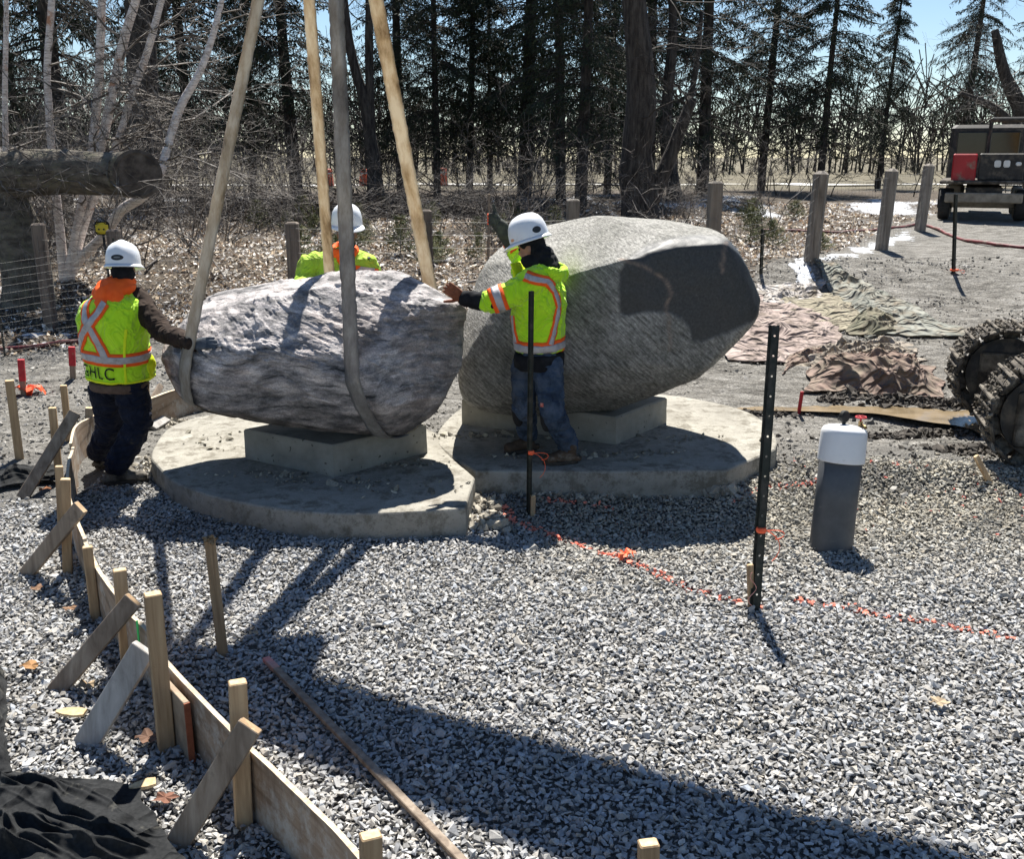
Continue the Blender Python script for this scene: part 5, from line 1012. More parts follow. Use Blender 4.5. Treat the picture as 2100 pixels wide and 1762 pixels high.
stake('wooden stake behind the long brace next to the black scrap', (107, 836), (122, 985), 15, 11, turn=.3)
stake('wooden stake standing between the red stakes and the long brace', (130, 790), (142, 905), 13, 10, turn=.3)
stake('short square stake against the curved board behind the left worker', (183, 836), (181, 925), 15, 12, mat='wood_old', turn=.3)
stake('lone tall wooden stake standing outside the formwork', (19, 780), (40, 940), 17, 13, turn=.5)
stake('wooden stake outside the far board behind the hung boulder', (299, 775), (303, 850), 12, 9, turn=.3)
stake('near stake with cut top by the end of the bent plywood board', (760, 1712), (764, 1990), 44, 32, turn=.4, z=0)
stake('near stake with rough cut top standing alone in the open gravel', (1330, 1728), (1327, 1990), 42, 30, turn=.15, z=0)
stake('small wooden stake at the foot of the plain dark post', (1094, 1016), (1092, 1056), 10, 8)
stake('wooden stake beside the foot of the drilled metal post', (1538, 1158), (1541, 1242), 14, 9, turn=.1)
stake('leaning wooden stake by the excavator tracks', (2001, 935), (2027, 985), 11, 8, turn=.3)
o, g_, tp_ = stake('isolated wooden stake with a splintered mushroomed top in the gravel', (430, 1108), (457, 1340), 22, 15, turn=.3)
rr = np.random.default_rng(71); me = stones_mesh('splinters', rr.normal(0, 1, (26, 3))*np.array([.022, .016, .016])+(tp_-g_)+np.array([0, 0, .0]), np.full(26, .018), np.exp(rr.normal(0, .3, (26, 1)))*np.array([[.30, .21, .12]]), M['leaf'], rr, .8, (.6, .5, 1.1)); link('splinters', me, o)
for (tp0, bt0, lb) in (((43, 738), (49, 812), 'red-topped stake with orange ribbon at its foot'), ((147, 712), (150, 777), 'red-topped stake standing nearer the mesh fence')):
    o, g_, tp_ = stake(lb, tp0, bt0, 11, 8, mat='wood_old', group='red-topped stakes', endm='red_paint', name='survey_stake'); mb = MB(); k = g_+(tp_-g_)*.42; mb.beam(k, tp_+(tp_-g_)*.01, 12.4*(g_[1]*.9646+.45)/FPX, 9.4*(g_[1]*.9646+.45)/FPX, (math.cos(.25), math.sin(.25), 0)); mb.build('red_top', M['red_paint'], o)
o, g_, tp_ = stake('thin red stake standing at the puddle edge', (1645, 803), (1638, 848), 7, 5, mat='red_paint', endm='red_paint', group='red-topped stakes', name='survey_stake')
def ribbon_tuft(label, px, py, s, n=9, seed=1):
    rr = np.random.default_rng(seed); g_ = GT(px, py); V, Fq = [], []
    for k in range(n):
        a = rr.uniform(0, 2*PI); d0 = np.array([math.cos(a), math.sin(a), 0]); sd_ = np.array([-d0[1], d0[0], .3])*s*.16; L_ = s*rr.uniform(.6, 1.1); b0 = len(V)
        for i in range(5): t = i/4; c_ = g_+d0*L_*t+np.array([0, 0, .01+s*(.55*math.sin(PI*t*rr.uniform(.7, 1)))]); V += [c_-sd_, c_+sd_]
        Fq += [[b0+2*i, b0+2*i+1, b0+2*i+3, b0+2*i+2] for i in range(4)]
    return tag(mk('ribbon', V, Fq, M['orange'], None, g_), label, 'ribbon', 'orange flagging ribbons')
ribbon_tuft('orange flagging ribbon bunched at the foot of the red stake', 60, 812, .17, 12, 2)
ribbon_tuft('orange flagging ribbon lying on the sprayed line in the gravel', 1281, 1146, .075, 8, 3)
def brace(label, top, bot, Ytop, w_, t_, mat='wood_old', side=(.5, 1, 0)):
    g_ = GT(*bot); tp_ = P(*top, Ytop); mb = MB(); d = tp_-g_; d /= np.linalg.norm(d); mb.beam(g_-d*.03, tp_, w_, t_, side, 0, 1, bev=.003); o = mb.build('brace', None, None, g_, mats=[M[mat], M['wood'] if mat != 'wood_grey' else M['wood_grey']]); return tag(o, label, 'brace', 'nailed plank braces')
brace('brown plank brace nailed across the thick stake near the black fabric', (514, 1488), (366, 1728), 3.13, .088, .038, side=(-.62, .2, .76))
brace('wide grey plank brace leaning on the tallest stake', (296, 1330), (180, 1521), 3.78, .105, .038, 'wood_grey', (-.62, .2, .76))
brace('brown plank brace nailed to the stake next to the tallest one', (274, 1230), (122, 1410), 4.27, .085, .038, side=(-.62, .2, .76))
brace('brown plank brace at the bend of the formwork', (166, 1040), (58, 1173), 5.43, .085, .038, side=(-.62, .2, .76))
brace('long brown brace with pointed foot beside the black scrap', (154, 846), (50, 1015), 7.35, .085, .038, side=(-.62, .2, .76))
brace('short dark brace behind the far board', (330, 790), (300, 842), 9.9, .06, .035)
g_ = P(262, 1296, 4.33); mb = MB(); mb.obox(P(283, 1296, 4.25), (.004, 0, 0), (0, .004, 0), (0, 0, .055)); tag(mb.build('paint_mark', pm('green_paint', [(.05, .55, .12), (.08, .7, .18)], 10, .6, 0), None, g_), 'bright green paint mark on the plywood joint', 'paint mark')
# thin batten lying on the gravel
a_, b_, c_ = GT(548, 1362), GT(740, 1560), GT(960, 1790); mb = MB(); 
for q0, q1 in ((a_, b_), (b_, c_)): mb.beam(q0+np.array([0, 0, .022]), q1+np.array([0, 0, .022]), .034, .022, (1, .6, 0), bev=.003)
o = mb.build('batten', M['wood_old'], None, a_); tag(o, 'long thin dark batten with a pink tip lying on the gravel', 'batten'); mb = MB(); d = (b_-a_)/np.linalg.norm(b_-a_); mb.beam(a_-d*.012+np.array([0, 0, .0215]), a_+d*.12+np.array([0, 0, .0225]), .037, .025, (1, .6, 0), bev=.003); mb.build('pink_tip', pm('pink_paint', [(.55, .16, .14), (.62, .3, .26)], 14, .7, .1, dirt=(.3, .22, .17)), o)
# weathered plank offcut by the slab
mb = MB(); q0, q1 = GT(312, 884), GT(342, 870); mb.beam(q0+np.array([0, 0, .03]), q1+np.array([0, 0, .05]), .09, .035, (0, 1, .2), bev=.004); tag(mb.build('plank_offcut', M['wood_grey'], None, q0), 'whitish plank offcut lying beside the curved slab', 'plank')

# ================================================================== metal posts
def plate_with_holes(mb, p0, p1, side, nrm, wd, th, pitch, rad, m=0):
    p0, p1 = np.array(p0, float), np.array(p1, float); L = np.linalg.norm(p1-p0); d = (p1-p0)/L; side = np.array(side, float); side -= d*np.dot(side, d); side /= np.linalg.norm(side); nrm = np.cross(d, side); n = int(L/pitch)
    for k in range(n):
        c0 = p0+d*(k+.5)*L/n; h = L/n/2; outer = [(-1, -1), (0, -1), (1, -1), (1, 0), (1, 1), (0, 1), (-1, 1), (-1, 0)]; V = []
        for zz in (-1, 1):
            V += [c0+side*a*wd/2+d*b_*h+nrm*zz*th/2 for a, b_ in outer]; V += [c0+rad*(side*a+d*b_)/math.hypot(a, b_)+nrm*zz*th/2 for a, b_ in outer]
        Fq = [[j, (j+1) % 8, 8+(j+1) % 8, 8+j] for j in range(8)]+[[16+(j+1) % 8, 16+j, 24+j, 24+(j+1) % 8] for j in range(8)]+[[8+j, 8+(j+1) % 8, 24+(j+1) % 8, 24+j] for j in range(8)]
        Fq += [[2, 3, 19, 18], [3, 4, 20, 19], [6, 7, 23, 22], [7, 0, 16, 23]]+([[0, 1, 17, 16], [1, 2, 18, 17]] if k == 0 else [])+([[4, 5, 21, 20], [5, 6, 22, 21]] if k == n-1 else []); mb.add(V, Fq, m)
def metal_post(label, top, bot, holes, lean, wd=.042, face=0.0):
    g_ = GT(*bot); tp_ = P(*top, g_[1]+lean); d = (tp_-g_); root = empty('metal_post', g_, label, 'post', 'driven steel sign posts'); sd_ = np.array([math.cos(face), math.sin(face), 0]); fw = np.array([-math.sin(face), math.cos(face), 0]); mb = MB()
    if holes: plate_with_holes(mb, g_-d*.05, tp_, sd_, fw, .026, .004, .105, .0065)
    else: mb.beam(g_-d*.05, tp_, wd*.5, .004, sd_)
    for s in (-1, 1):
        q = sd_*s*(.015 if holes else wd*.26); mb.beam(g_-d*.05+q+fw*.010, tp_+q+fw*.010, .0045, .024, sd_); q2 = sd_*s*(.022 if holes else wd*.34); mb.beam(g_-d*.05+q2+fw*.022, tp_+q2+fw*.022, .016, .004, sd_)
    mb.build('channel', M['steel_dark'], root); return root, g_, tp_
rt, g_, tp_ = metal_post('tall dark steel post drilled with a row of holes in open gravel', (1590, 668), (1550, 1251), True, .30)
def tape(parent, c_, w_, seed):
    rr = np.random.default_rng(seed); mb = MB(); mb.lathe(c_-np.array([0, 0, .012]), [(w_, 0), (w_+.004, .012), (w_, .026)], 10); c_ = np.array(c_)
    o = mb.build('flagging_tape', M['orange'], parent); mb = MB()
    for k in range(2): t = np.linspace(0, 1, 8); a = rr.uniform(-.6, .6); mb.tube([c_+np.array([w_+.10*math.sin(u*2.6)*(1-.2*k), -.01, .012*math.sin(u*5)-.13*u*(k+.3)]) for u in t], .0022, 4)
    mb.build('string', M['orange'], parent)
tape(rt, g_+(tp_-g_)*.285, .026, 3)
mb = MB(); t = np.linspace(0, 1, 14); mb.tube([g_+(tp_-g_)*(.02+.12*u)+np.array([-.03-.02*math.sin(u*9), -.02, 0]) for u in t], .0022, 4); mb.build('string', pm('pink_string', [(.6, .25, .2), (.7, .35, .3)], 9, .7, 0), rt)
rt, g_, tp_ = metal_post('plain dark steel post in front of the worker on the slab', (1093, 597), (1088, 1056), False, .16, .032, .9); tape(rt, g_+(tp_-g_)*.285, .02, 4)
rt, g_, tp_ = metal_post('dark steel post on the haul road in front of the truck', (1962, 398), (1957, 560), False, 0, .075, .4); tape(rt, g_+(tp_-g_)*.04, .06, 5)
rt, g_, tp_ = metal_post('thin dark steel post just behind the end of the granite boulder', (1566, 470), (1562, 560), False, 0, .06, .4)
for s_, (tp0, bt0, lb) in enumerate([((1003, 398), (1001, 545), 'tall thin garden stake among the seedlings behind the boulders'), ((778, 350), (776, 420), 'thin garden stake standing by the brush pile')]): stake(lb, tp0, bt0, 5, 4, mat='wood_old', group='thin planting stakes')
# yellow receiver on a black rod behind the left worker
g_ = GT(232, 640); tp_ = P(212, 482, g_[1]); yr = empty('survey_receiver', g_, 'yellow square receiver head on a black rod behind the left worker', 'survey receiver'); mb = MB(); mb.tube([g_, tp_], .016, 8); mb.build('rod', M['rubber'], yr)
c_ = P(209, 468, g_[1]-.02); mb = MB(); mb.obox(c_, (.085, .0, 0), (0, .025, 0), (.0, 0, .075), bev=.03); hd = mb.build('head', pm('yellow_plastic', [(.62, .46, .02), (.7, .54, .04)], 8, .45, .05), yr)
mb = MB(); mb.obox(c_+np.array([.0, .012, .0]), (.1, 0, 0), (0, .022, 0), (0, 0, .09), bev=.03); mb.build('housing', M['rubber'], hd)
for s in (-.03, .035): mb = MB(); mb.lathe(c_+np.array([s, -.027, -.012]), [(.012, 0), (.012, .006)], 10, (0, -1, 0)); mb.build('button', M['rubber'], hd)

# ================================================================== capped standpipe
M['pvc_white'] = pm('white_cap', [(.68, .69, .70), (.75, .76, .77)], 3, .42, .05, 30, dirt=(.55, .53, .49), dscale=6, dirt_lo=.6)
m, nt_, b = new_mat('grey_pipe'); cc = ramp(nt_, noise_node(nt_, 5, 6, .65), [(.35, (.052, .056, .062)), (.65, (.085, .09, .098))]); sc = ramp(nt_, noise_node(nt_, 11, 6, .75, (1, 1, 2.5)), [(.62, (0, 0, 0)), (.7, (.55, .55, .55))]); cc = mixc(nt_, sc, cc, (.22, .215, .20)); nt_.links.new(cc, b.inputs['Base Color']); b.inputs['Roughness'].default_value = .48; add_bump(nt_, b, noise_node(nt_, 30, 5, .6), .12, .003); M['pipe'] = m
pg = GT(1704, 1118); ptop = P(1732, 880, pg[1]+.10); axp = ptop-pg; axp /= np.linalg.norm(axp); hp = np.linalg.norm(ptop-pg)
pipe = empty('standpipe', pg, 'grey standpipe with white domed cap, gauge and red valve in the gravel', 'pipe')
mb = MB(); mb.lathe(pg-axp*.15, [(.133, 0), (.135, .15), (.133, hp*.6), (.134, hp+.05)], 40, axp); mb.build('pipe_body', M['pipe'], pipe, smooth=False)
for p_ in bpy.data.objects[pipe.name].children[0].data.polygons: p_.use_smooth = len(p_.vertices) == 4
mb = MB(); z1 = hp; mb.lathe(pg, [(.138, z1-.205), (.147, z1-.207), (.147, z1-.20), (.143, z1-.03), (.139, z1-.008), (.128, z1+.008), (.09, z1+.022), (.04, z1+.028), (.0, z1+.029)], 44, axp); cp_ = mb.build('cap', M['pvc_white'], pipe, smooth=True)
brass = pm('brass', [(.20, .14, .06), (.30, .22, .10)], 12, .4, .2, metal=.8)
qg = pg+axp*(hp+.025)+np.array([-.005, .01, 0]); mb = MB(); mb.tube([qg, qg+Up*.03], .012, 8); mb.lathe(qg+Up*.055, [(.034, -.016), (.038, -.012), (.038, .012), (.03, .018), (.0, .019)], 20, (.55, -.8, .1)); mb.build('gauge', M['rubber'], pipe, smooth=False)
qv = pg+axp*(hp+.0)+np.array([.098, .0, 0]); mb = MB(); mb.tube([qv, qv+Up*.05], .014, 8); mb.tube([qv+Up*.03, qv+Up*.03+np.array([.02, -.045, -.01])], .012, 8); vl = mb.build('valve', brass, pipe); mb = MB(); mb.tube([qv+Up*.05, qv+Up*.075], .006, 6)
for k in range(12): a0, a1 = 2*PI*k/12, 2*PI*(k+1)/12; mb.tube([qv+Up*.075+.032*np.array([math.cos(a0), math.sin(a0), .1]), qv+Up*.075+.032*np.array([math.cos(a1), math.sin(a1), .1])], .005, 5)
for k in range(4): a0 = 2*PI*k/4; mb.tube([qv+Up*.075, qv+Up*.075+.032*np.array([math.cos(a0), math.sin(a0), .1])], .004, 5)
mb.build('valve_handle', M['red_paint'], vl)

# ================================================================== leaves, chips on the gravel
def maple(label, px, py, s, colr, seed, name='fallen_leaf', cat='leaf'):
    rr = np.random.default_rng(seed); g_ = GT(px, py); n = 22; V = [g_+np.array([0, 0, .03])]; a0 = rr.uniform(0, 6)
    for k in range(n):
        a = 2*PI*k/n; r_ = s*(.55+.45*abs(math.cos(2.5*a)))*(.85+.3*rr.uniform()); V.append(g_+np.array([r_*math.cos(a+a0), r_*math.sin(a+a0)*.8, .022+s*.45*abs(math.sin(a*1.5+a0))*rr.uniform(.4, 1)]))
    o = mk(name, V, [[0, 1+k, 1+(k+1) % n] for k in range(n)], pm('leaf_%d' % seed, [tuple(.55*c for c in colr), colr], 12, .8, .3, 40), None, g_); return tag(o, label, cat, 'dry leaves on the gravel')
maple('curled orange-brown maple leaf on the gravel left of the braces', 66, 1376, .055, (.38, .20, .075), 1)
maple('brown leaf near the foot of the brace at the formwork bend', 78, 1215, .045, (.24, .13, .07), 2)
maple('rusty leaf beside the black scrap', 92, 1010, .05, (.33, .13, .05), 3)
maple('dull brown leaf beside the short stake', 145, 1258, .04, (.27, .15, .08), 4)
maple('shrivelled tan leaf between two braces', 178, 1416, .05, (.40, .29, .17), 5)
maple('dark brown leaf at the foot of the tallest stake', 305, 1525, .06, (.17, .09, .055), 6)
maple('dark red-brown curled leaf next to the black fabric heap', 340, 1650, .05, (.20, .085, .05), 7)
maple('pale tan leaf in the open gravel toward the right', 1925, 1452, .05, (.48, .37, .24), 8)
maple('small tan leaf in the gravel beside the isolated stake', 520, 1308, .03, (.45, .34, .22), 9)
def chip(label, px, py, L_, w_, ang, seed):
    g_ = GT(px, py); rr = np.random.default_rng(seed); d = np.array([math.cos(ang), math.sin(ang), .05]); s = np.array([-d[1], d[0], .25]); V = []
    for t, ww in ((-.5, .2), (-.2, .8), (.2, 1), (.5, .75)):
        for a, b_ in ((-1, 0), (1, 0), (1, 1), (-1, 1)): V.append(g_+d*L_*t+s*a*ww*w_/2*rr.uniform(.8, 1.1)+np.array([0, 0, .015+.012*b_]))
    Fq = [[i*4+j, i*4+(j+1) % 4, i*4+4+(j+1) % 4, i*4+4+j] for i in range(3) for j in range(4)]+[[3, 2, 1, 0], [12, 13, 14, 15]]; tag(mk('wood_chip', V, Fq, M['wood_end'], None, g_), label, 'wood chip', 'split wood chips')
chip('split yellow wood chip on the gravel left of the grey brace', 146, 1470, .14, .05, -.15, 1)
chip('pale wood chip beside the black fabric heap', 293, 1620, .10, .045, .35, 2)
for k, (px, py, lb) in enumerate([(1100, 1105, 'x')]): pass
# boulders of snow / white sack at the far left
# ================================================================== people
def v3(*a): return np.array(a, float)
def sphere_arr(c, r, seg=14, rings=9, sc=None, rot=None):
    V, Fq = [], []
    sc = (r, r, r) if sc is None else sc
    for i in range(rings+1):
        th = PI*i/rings
        for j in range(seg): a = 2*PI*j/seg; V.append((math.sin(th)*math.cos(a)*sc[0], math.sin(th)*math.sin(a)*sc[1], math.cos(th)*sc[2]))
    V = np.array(V); V = V if rot is None else V @ np.asarray(rot).T
    Fq = [[i*seg+j, (i+1)*seg+j, (i+1)*seg+(j+1) % seg, i*seg+(j+1) % seg] for i in range(rings) for j in range(seg)]
    return V+np.asarray(c), Fq
def frame(fwd):
    """rotation with columns right, forward, up for a horizontal-ish forward direction"""
    f = np.array(fwd, float); f /= np.linalg.norm(f); r = np.cross(f, (0, 0, 1)); r /= np.linalg.norm(r); u = np.cross(r, f); return np.column_stack([r, f, u])
class Blob:
    """union of closed shapes turned into one continuous skin by voxel remeshing"""
    def __init__(s): s.mb = MB()
    def ell(s, c, sc, rot=None): s.mb.add(*sphere_arr(c, 1, sc=sc, rot=rot)); return s
    def cap(s, p0, r0, p1, r1, k=14):
        p0, p1 = np.array(p0, float), np.array(p1, float); s.mb.tube([p0, p1], [r0, r1], k); s.mb.add(*sphere_arr(p0, r0)); s.mb.add(*sphere_arr(p1, r1)); return s
    def chain(s, pts, rads):
        for i in range(len(pts)-1): s.cap(pts[i], rads[i], pts[i+1], rads[i+1])
        return s
    def loft(s, rings, k=24):
        """rings: (centre, right vector*half-width, forward vector*half-depth)"""
        V = []
        for c, a, b_ in rings:
            for j in range(k):
                t = 2*PI*j/k; ct, st_ = math.cos(t), math.sin(t); e = .85; V.append(np.array(c)+np.array(a)*np.sign(ct)*abs(ct)**e+np.array(b_)*np.sign(st_)*abs(st_)**e)
        n = len(rings); Fq = [[i*k+j, i*k+(j+1) % k, (i+1)*k+(j+1) % k, (i+1)*k+j] for i in range(n-1) for j in range(k)]+[list(range(k-1, -1, -1)), [(n-1)*k+j for j in range(k)]]; s.mb.add(V, Fq); return s
    def arrays(s, voxel, smooth=4, wr=None, folds=None):
        me = bpy.data.meshes.new('tmp'); me.from_pydata(s.mb.V, [], s.mb.F); ob = bpy.data.objects.new('tmp', me); COL.objects.link(ob)
        md = ob.modifiers.new('r', 'REMESH'); md.mode = 'VOXEL'; md.voxel_size = voxel; sm = ob.modifiers.new('s', 'SMOOTH'); sm.factor = .5; sm.iterations = smooth
        dg = bpy.context.evaluated_depsgraph_get(); ev = ob.evaluated_get(dg).to_mesh(); n = len(ev.vertices); V = np.zeros(n*3, np.float32); ev.vertices.foreach_get('co', V); V = V.reshape(-1, 3).astype(float)
        ev.calc_loop_triangles(); Ft = np.zeros(len(ev.loop_triangles)*3, np.int32); ev.loop_triangles.foreach_get('vertices', Ft); Ft = Ft.reshape(-1, 3); ob.evaluated_get(dg).to_mesh_clear(); bpy.data.objects.remove(ob); bpy.data.meshes.remove(me)
        if wr:
            amp, fr, seed, stv = wr; nn = normals(V, Ft); w_ = fbm(V*fr*.5, seed, 2); q = V*fr*np.array(stv)+w_[:, None]*1.2; d = 1-2*np.abs(fbm(q, seed+2, 2)); V = V+nn*(amp*d+amp*.5*fbm(V*fr*2.3, seed+5, 2))[:, None]
        return V, Ft
    def build(s, name, mat, parent, voxel=.012, smooth=4, wr=None, **kw):
        V, Ft = s.arrays(voxel, smooth, wr); o = mk(name, V, Ft, mat, parent, smooth=True, **kw); return o, V, Ft
def hires(): return None
M['hivis'] = pm('hivis_lime', [(.42, .78, .012), (.50, .86, .02)], 9, .75, .25, 60, .004, dirt=(.36, .55, .03), dscale=9, dirt_lo=.58, dirt_hi=.8, spec=.25, sheen=.2, crumple=(6, .5, .04))
M['hivis_y'] = pm('hivis_yellow', [(.66, .82, .015), (.74, .88, .02)], 9, .75, .2, 60, spec=.25)
M['hivis_dull'] = pm('hivis_green', [(.33, .52, .045), (.42, .60, .06)], 9, .75, .3, 60, .005, dirt=(.24, .33, .05), dscale=9, spec=.25, crumple=(6, .5, .04))
M['hi_orange'] = pm('hivis_orange', [(.88, .105, .012), (.95, .14, .02)], 12, .75, .25, 80, spec=.25)
M['silver'] = pm('reflective_tape', [(.36, .35, .36), (.46, .45, .46)], 25, .38, .15, 60, dirt=(.22, .205, .20), dscale=12, spec=.6)
M['brown_coat'] = pm('brown_duck_coat', [(.020, .013, .010), (.045, .030, .022)], 14, .95, .5, 120, .003, spec=.2, crumple=(6, .5, .04))
M['brown_hem'] = pm('brown_hem', [(.075, .048, .035), (.12, .08, .06)], 20, .95, .4, 120, .003)
M['black_cloth'] = pm('black_cloth', [(.007, .008, .010), (.018, .019, .022)], 14, .95, .4, 90, .003, spec=.2)
M['navy'] = pm('navy_work_trousers', [(.006, .008, .018), (.016, .020, .036)], 12, .95, .5, 90, .004, dirt=(.05, .045, .04), dscale=6, dirt_lo=.66, spec=.2, crumple=(6, .5, .04))
M['denim'] = pm('blue_denim', [(.018, .03, .055), (.042, .065, .105), (.075, .10, .145)], 9, .95, .5, 160, .003, dirt=(.075, .085, .10), dscale=3, dirt_lo=.5, dirt_hi=.8, spec=.2, crumple=(6, .45, .04))
M['knee'] = pm('knee_pad', [(.006, .006, .008), (.016, .016, .018)], 10, .85, .3, 90)
M['boot'] = pm('muddy_boot', [(.03, .026, .022), (.075, .066, .055)], 14, .9, .6, 60, .006, dirt=(.22, .20, .165), dscale=7, dirt_lo=.48)
M['boot_brown'] = pm('brown_boot', [(.04, .024, .014), (.09, .058, .036)], 14, .85, .5, 60, .005, dirt=(.18, .16, .13), dscale=8, dirt_lo=.55)
M['sole'] = pm('boot_sole', [(.02, .018, .015), (.06, .05, .04)], 14, .9, .6, 50)
M['glove_grey'] = pm('grey_glove', [(.045, .055, .07), (.09, .105, .125)], 30, .9, .5, 160, .002)
M['glove_red'] = pm('leather_glove', [(.15, .045, .022), (.28, .10, .05)], 16, .85, .4, 90, .003)
M['glove_green'] = pm('dark_green_glove', [(.018, .022, .018), (.045, .05, .042)], 20, .9, .4, 100)
M['skin'] = pm('skin', [(.30, .155, .10), (.38, .21, .145)], 14, .55, .15, 120, .002, spec=.4)
M['skin_dark'] = pm('weathered_skin', [(.13, .062, .04), (.19, .095, .062)], 14, .5, .15, 120, .002, spec=.45)
M['hair'] = pm('dark_hair', [(.008, .007, .006), (.02, .016, .013)], 60, .7, .6, 160)
M['helmet'] = pm('white_helmet', [(.70, .72, .75), (.78, .80, .82)], 3, .32, .04, 60, dirt=(.5, .49, .46), dscale=7, dirt_lo=.64, dirt_hi=.8, spec=.5)
M['badge'] = pm('black_badge', [(.012, .014, .016), (.03, .033, .035)], 20, .4, .1)
M['grey_ink'] = pm('grey_ink', [(.16, .17, .17), (.22, .23, .23)], 20, .5, 0)
def shells(bvh, o, d):
    h = bvh.ray_cast(Vector(o), Vector(d)); return (np.array(h[0]), np.array(h[1])) if h[0] is not None else (None, None)
def pstrip(bvh, org, U, D0, D1, pts, width, lift, far=.8, steps=10, sides=None):
    """strip laid on a surface; pts are (angle, height) round the axis U through org; returns V,F (closed thin band)"""
    pts = [np.array(p_, float) for p_ in pts]; dense = []
    for a, b_ in zip(pts[:-1], pts[1:]):
        for t in np.linspace(0, 1, steps, endpoint=False): dense.append(a+(b_-a)*t)
    dense.append(pts[-1]); dense = np.array(dense); rows = []; rad = .2; cols = 4
    tg_ = np.gradient(dense*np.array([rad, 1]), axis=0); tg_ /= (np.linalg.norm(tg_, axis=1, keepdims=True)+1e-9); pn_ = np.column_stack([-tg_[:, 1], tg_[:, 0]])
    for i in range(len(dense)):
        row = []
        for c in range(cols+1):
            q = dense[i]*np.array([rad, 1])+pn_[i]*width*(c/cols-.5); a, h = q[0]/rad, q[1]; dv = math.cos(a)*D0+math.sin(a)*D1; o = org+U*h+dv*far; p_, nn = shells(bvh, o, -dv)
            if p_ is None or np.linalg.norm(p_-(org+U*h)) > far*.98: row = None; break
            row.append((p_+nn*lift, p_+nn*(lift-.006)))
        rows.append(row)
    V, Fq = [], []; prev = None
    for row in rows:
        if row is None: prev = None; continue
        b0 = len(V); V += [r_[0] for r_ in row]+[r_[1] for r_ in row]; m_ = cols+1
        if prev is not None:
            for c in range(cols): Fq.append([prev+c, prev+c+1, b0+c+1, b0+c])
            Fq.append([prev+m_, prev, b0, b0+m_]); Fq.append([prev+cols, prev+m_+cols, b0+m_+cols, b0+cols])
        prev = b0
    return V, Fq
def band(parent, bvh, org, U, D0, D1, pts, w_or, w_si, far=.8, steps=10, lift=.005):
    V, Fq = pstrip(bvh, org, U, D0, D1, pts, w_or, lift, far, steps)
    if len(Fq): o = mk('orange_trim', V, Fq, M['hi_orange'], parent, smooth=True)
    V, Fq = pstrip(bvh, org, U, D0, D1, pts, w_si, lift+.004, far, steps)
    if len(Fq): mk('reflective_band', V, Fq, M['silver'], parent, smooth=True)
def helmet(parent, c, fwd, up, s=1.0, badge_back=True):
    """hard hat: dome, ridge, brim with visor; c is the centre of the rim"""
    f = np.array(fwd, float); u = np.array(up, float); u /= np.linalg.norm(u); f -= u*np.dot(f, u); f /= np.linalg.norm(f); r = np.cross(f, u); V, Fq = [], []; n = 56
    prof = [(1.0, 0), (.995, .03), (.97, .07), (.90, .105), (.77, .135), (.56, .157), (.30, .168), (.10, .171)]
    def ptp(a, rr_, h):
        ca, sa = math.cos(a), math.sin(a); return c+s*(r*sa*.118*rr_+f*ca*.142*rr_+u*(h+.012*math.exp(-(sa*rr_/.22)**2)*np.clip(h/.1, 0, 1)))
    for rr_, h in prof: V += [ptp(2*PI*j/n, rr_, h) for j in range(n)]
    V.append(c+s*u*.184); k = len(prof); Fq += [[i*n+j, i*n+(j+1) % n, (i+1)*n+(j+1) % n, (i+1)*n+j] for i in range(k-1) for j in range(n)]+[[(k-1)*n+j, (k-1)*n+(j+1) % n, k*n] for j in range(n)]
    o = mk('helmet', V, Fq, M['helmet'], parent, smooth=True); V, Fq = [], []
    def brim(a): ca = math.cos(a); return .014+.050*max(0, ca)**2.2
    for j in range(n):
        a = 2*PI*j/n; ca, sa = math.cos(a), math.sin(a); e = brim(a); dv = r*sa+f*ca; base = c+s*(r*sa*.117+f*ca*.141)
        V += [base+s*u*.012, base+s*(dv*e-u*(.006+.22*e*e/.06)), base+s*(dv*(e+.001)-u*(.012+.22*e*e/.06)), base+s*(-dv*.004-u*.006)]
    Fq = [[4*j+i, 4*((j+1) % n)+i, 4*((j+1) % n)+(i+1) % 4, 4*j+(i+1) % 4] for j in range(n) for i in range(4)]; mk('brim', V, Fq, M['helmet'], o, smooth=True)
    bv = BVHTree.FromPolygons([tuple(v-ORG[parent.name]+ORG[parent.name]) for v in [ptp(2*PI*j/n, rr_, h) for rr_, h in prof for j in range(n)]], [[i*n+j, i*n+(j+1) % n, (i+1)*n+(j+1) % n, (i+1)*n+j] for i in range(k-1) for j in range(n)])
    def oval(name, dirv, h, wx, wz, mat, lift=.002):
        dv = np.array(dirv, float); dv -= u*np.dot(dv, u); dv /= np.linalg.norm(dv); sx = np.cross(u, dv); V = []
        for ring in (0, .55, 1):
            for j in range(20 if ring else 1):
                a = 2*PI*j/20; o_ = c+s*(u*(h+wz*ring*math.sin(a))+sx*wx*ring*math.cos(a))+dv*.5; p_, nn = shells(bv, o_, -dv)
                if p_ is None: return
                V.append(p_+nn*np.sign(np.dot(nn, dv))*lift)
        Fq = [[0, 1+j, 1+(j+1) % 20] for j in range(20)]+[[1+j, 21+j, 21+(j+1) % 20, 1+(j+1) % 20] for j in range(20)]; return mk(name, V, Fq, mat, o)
    return o, oval, f, r, u
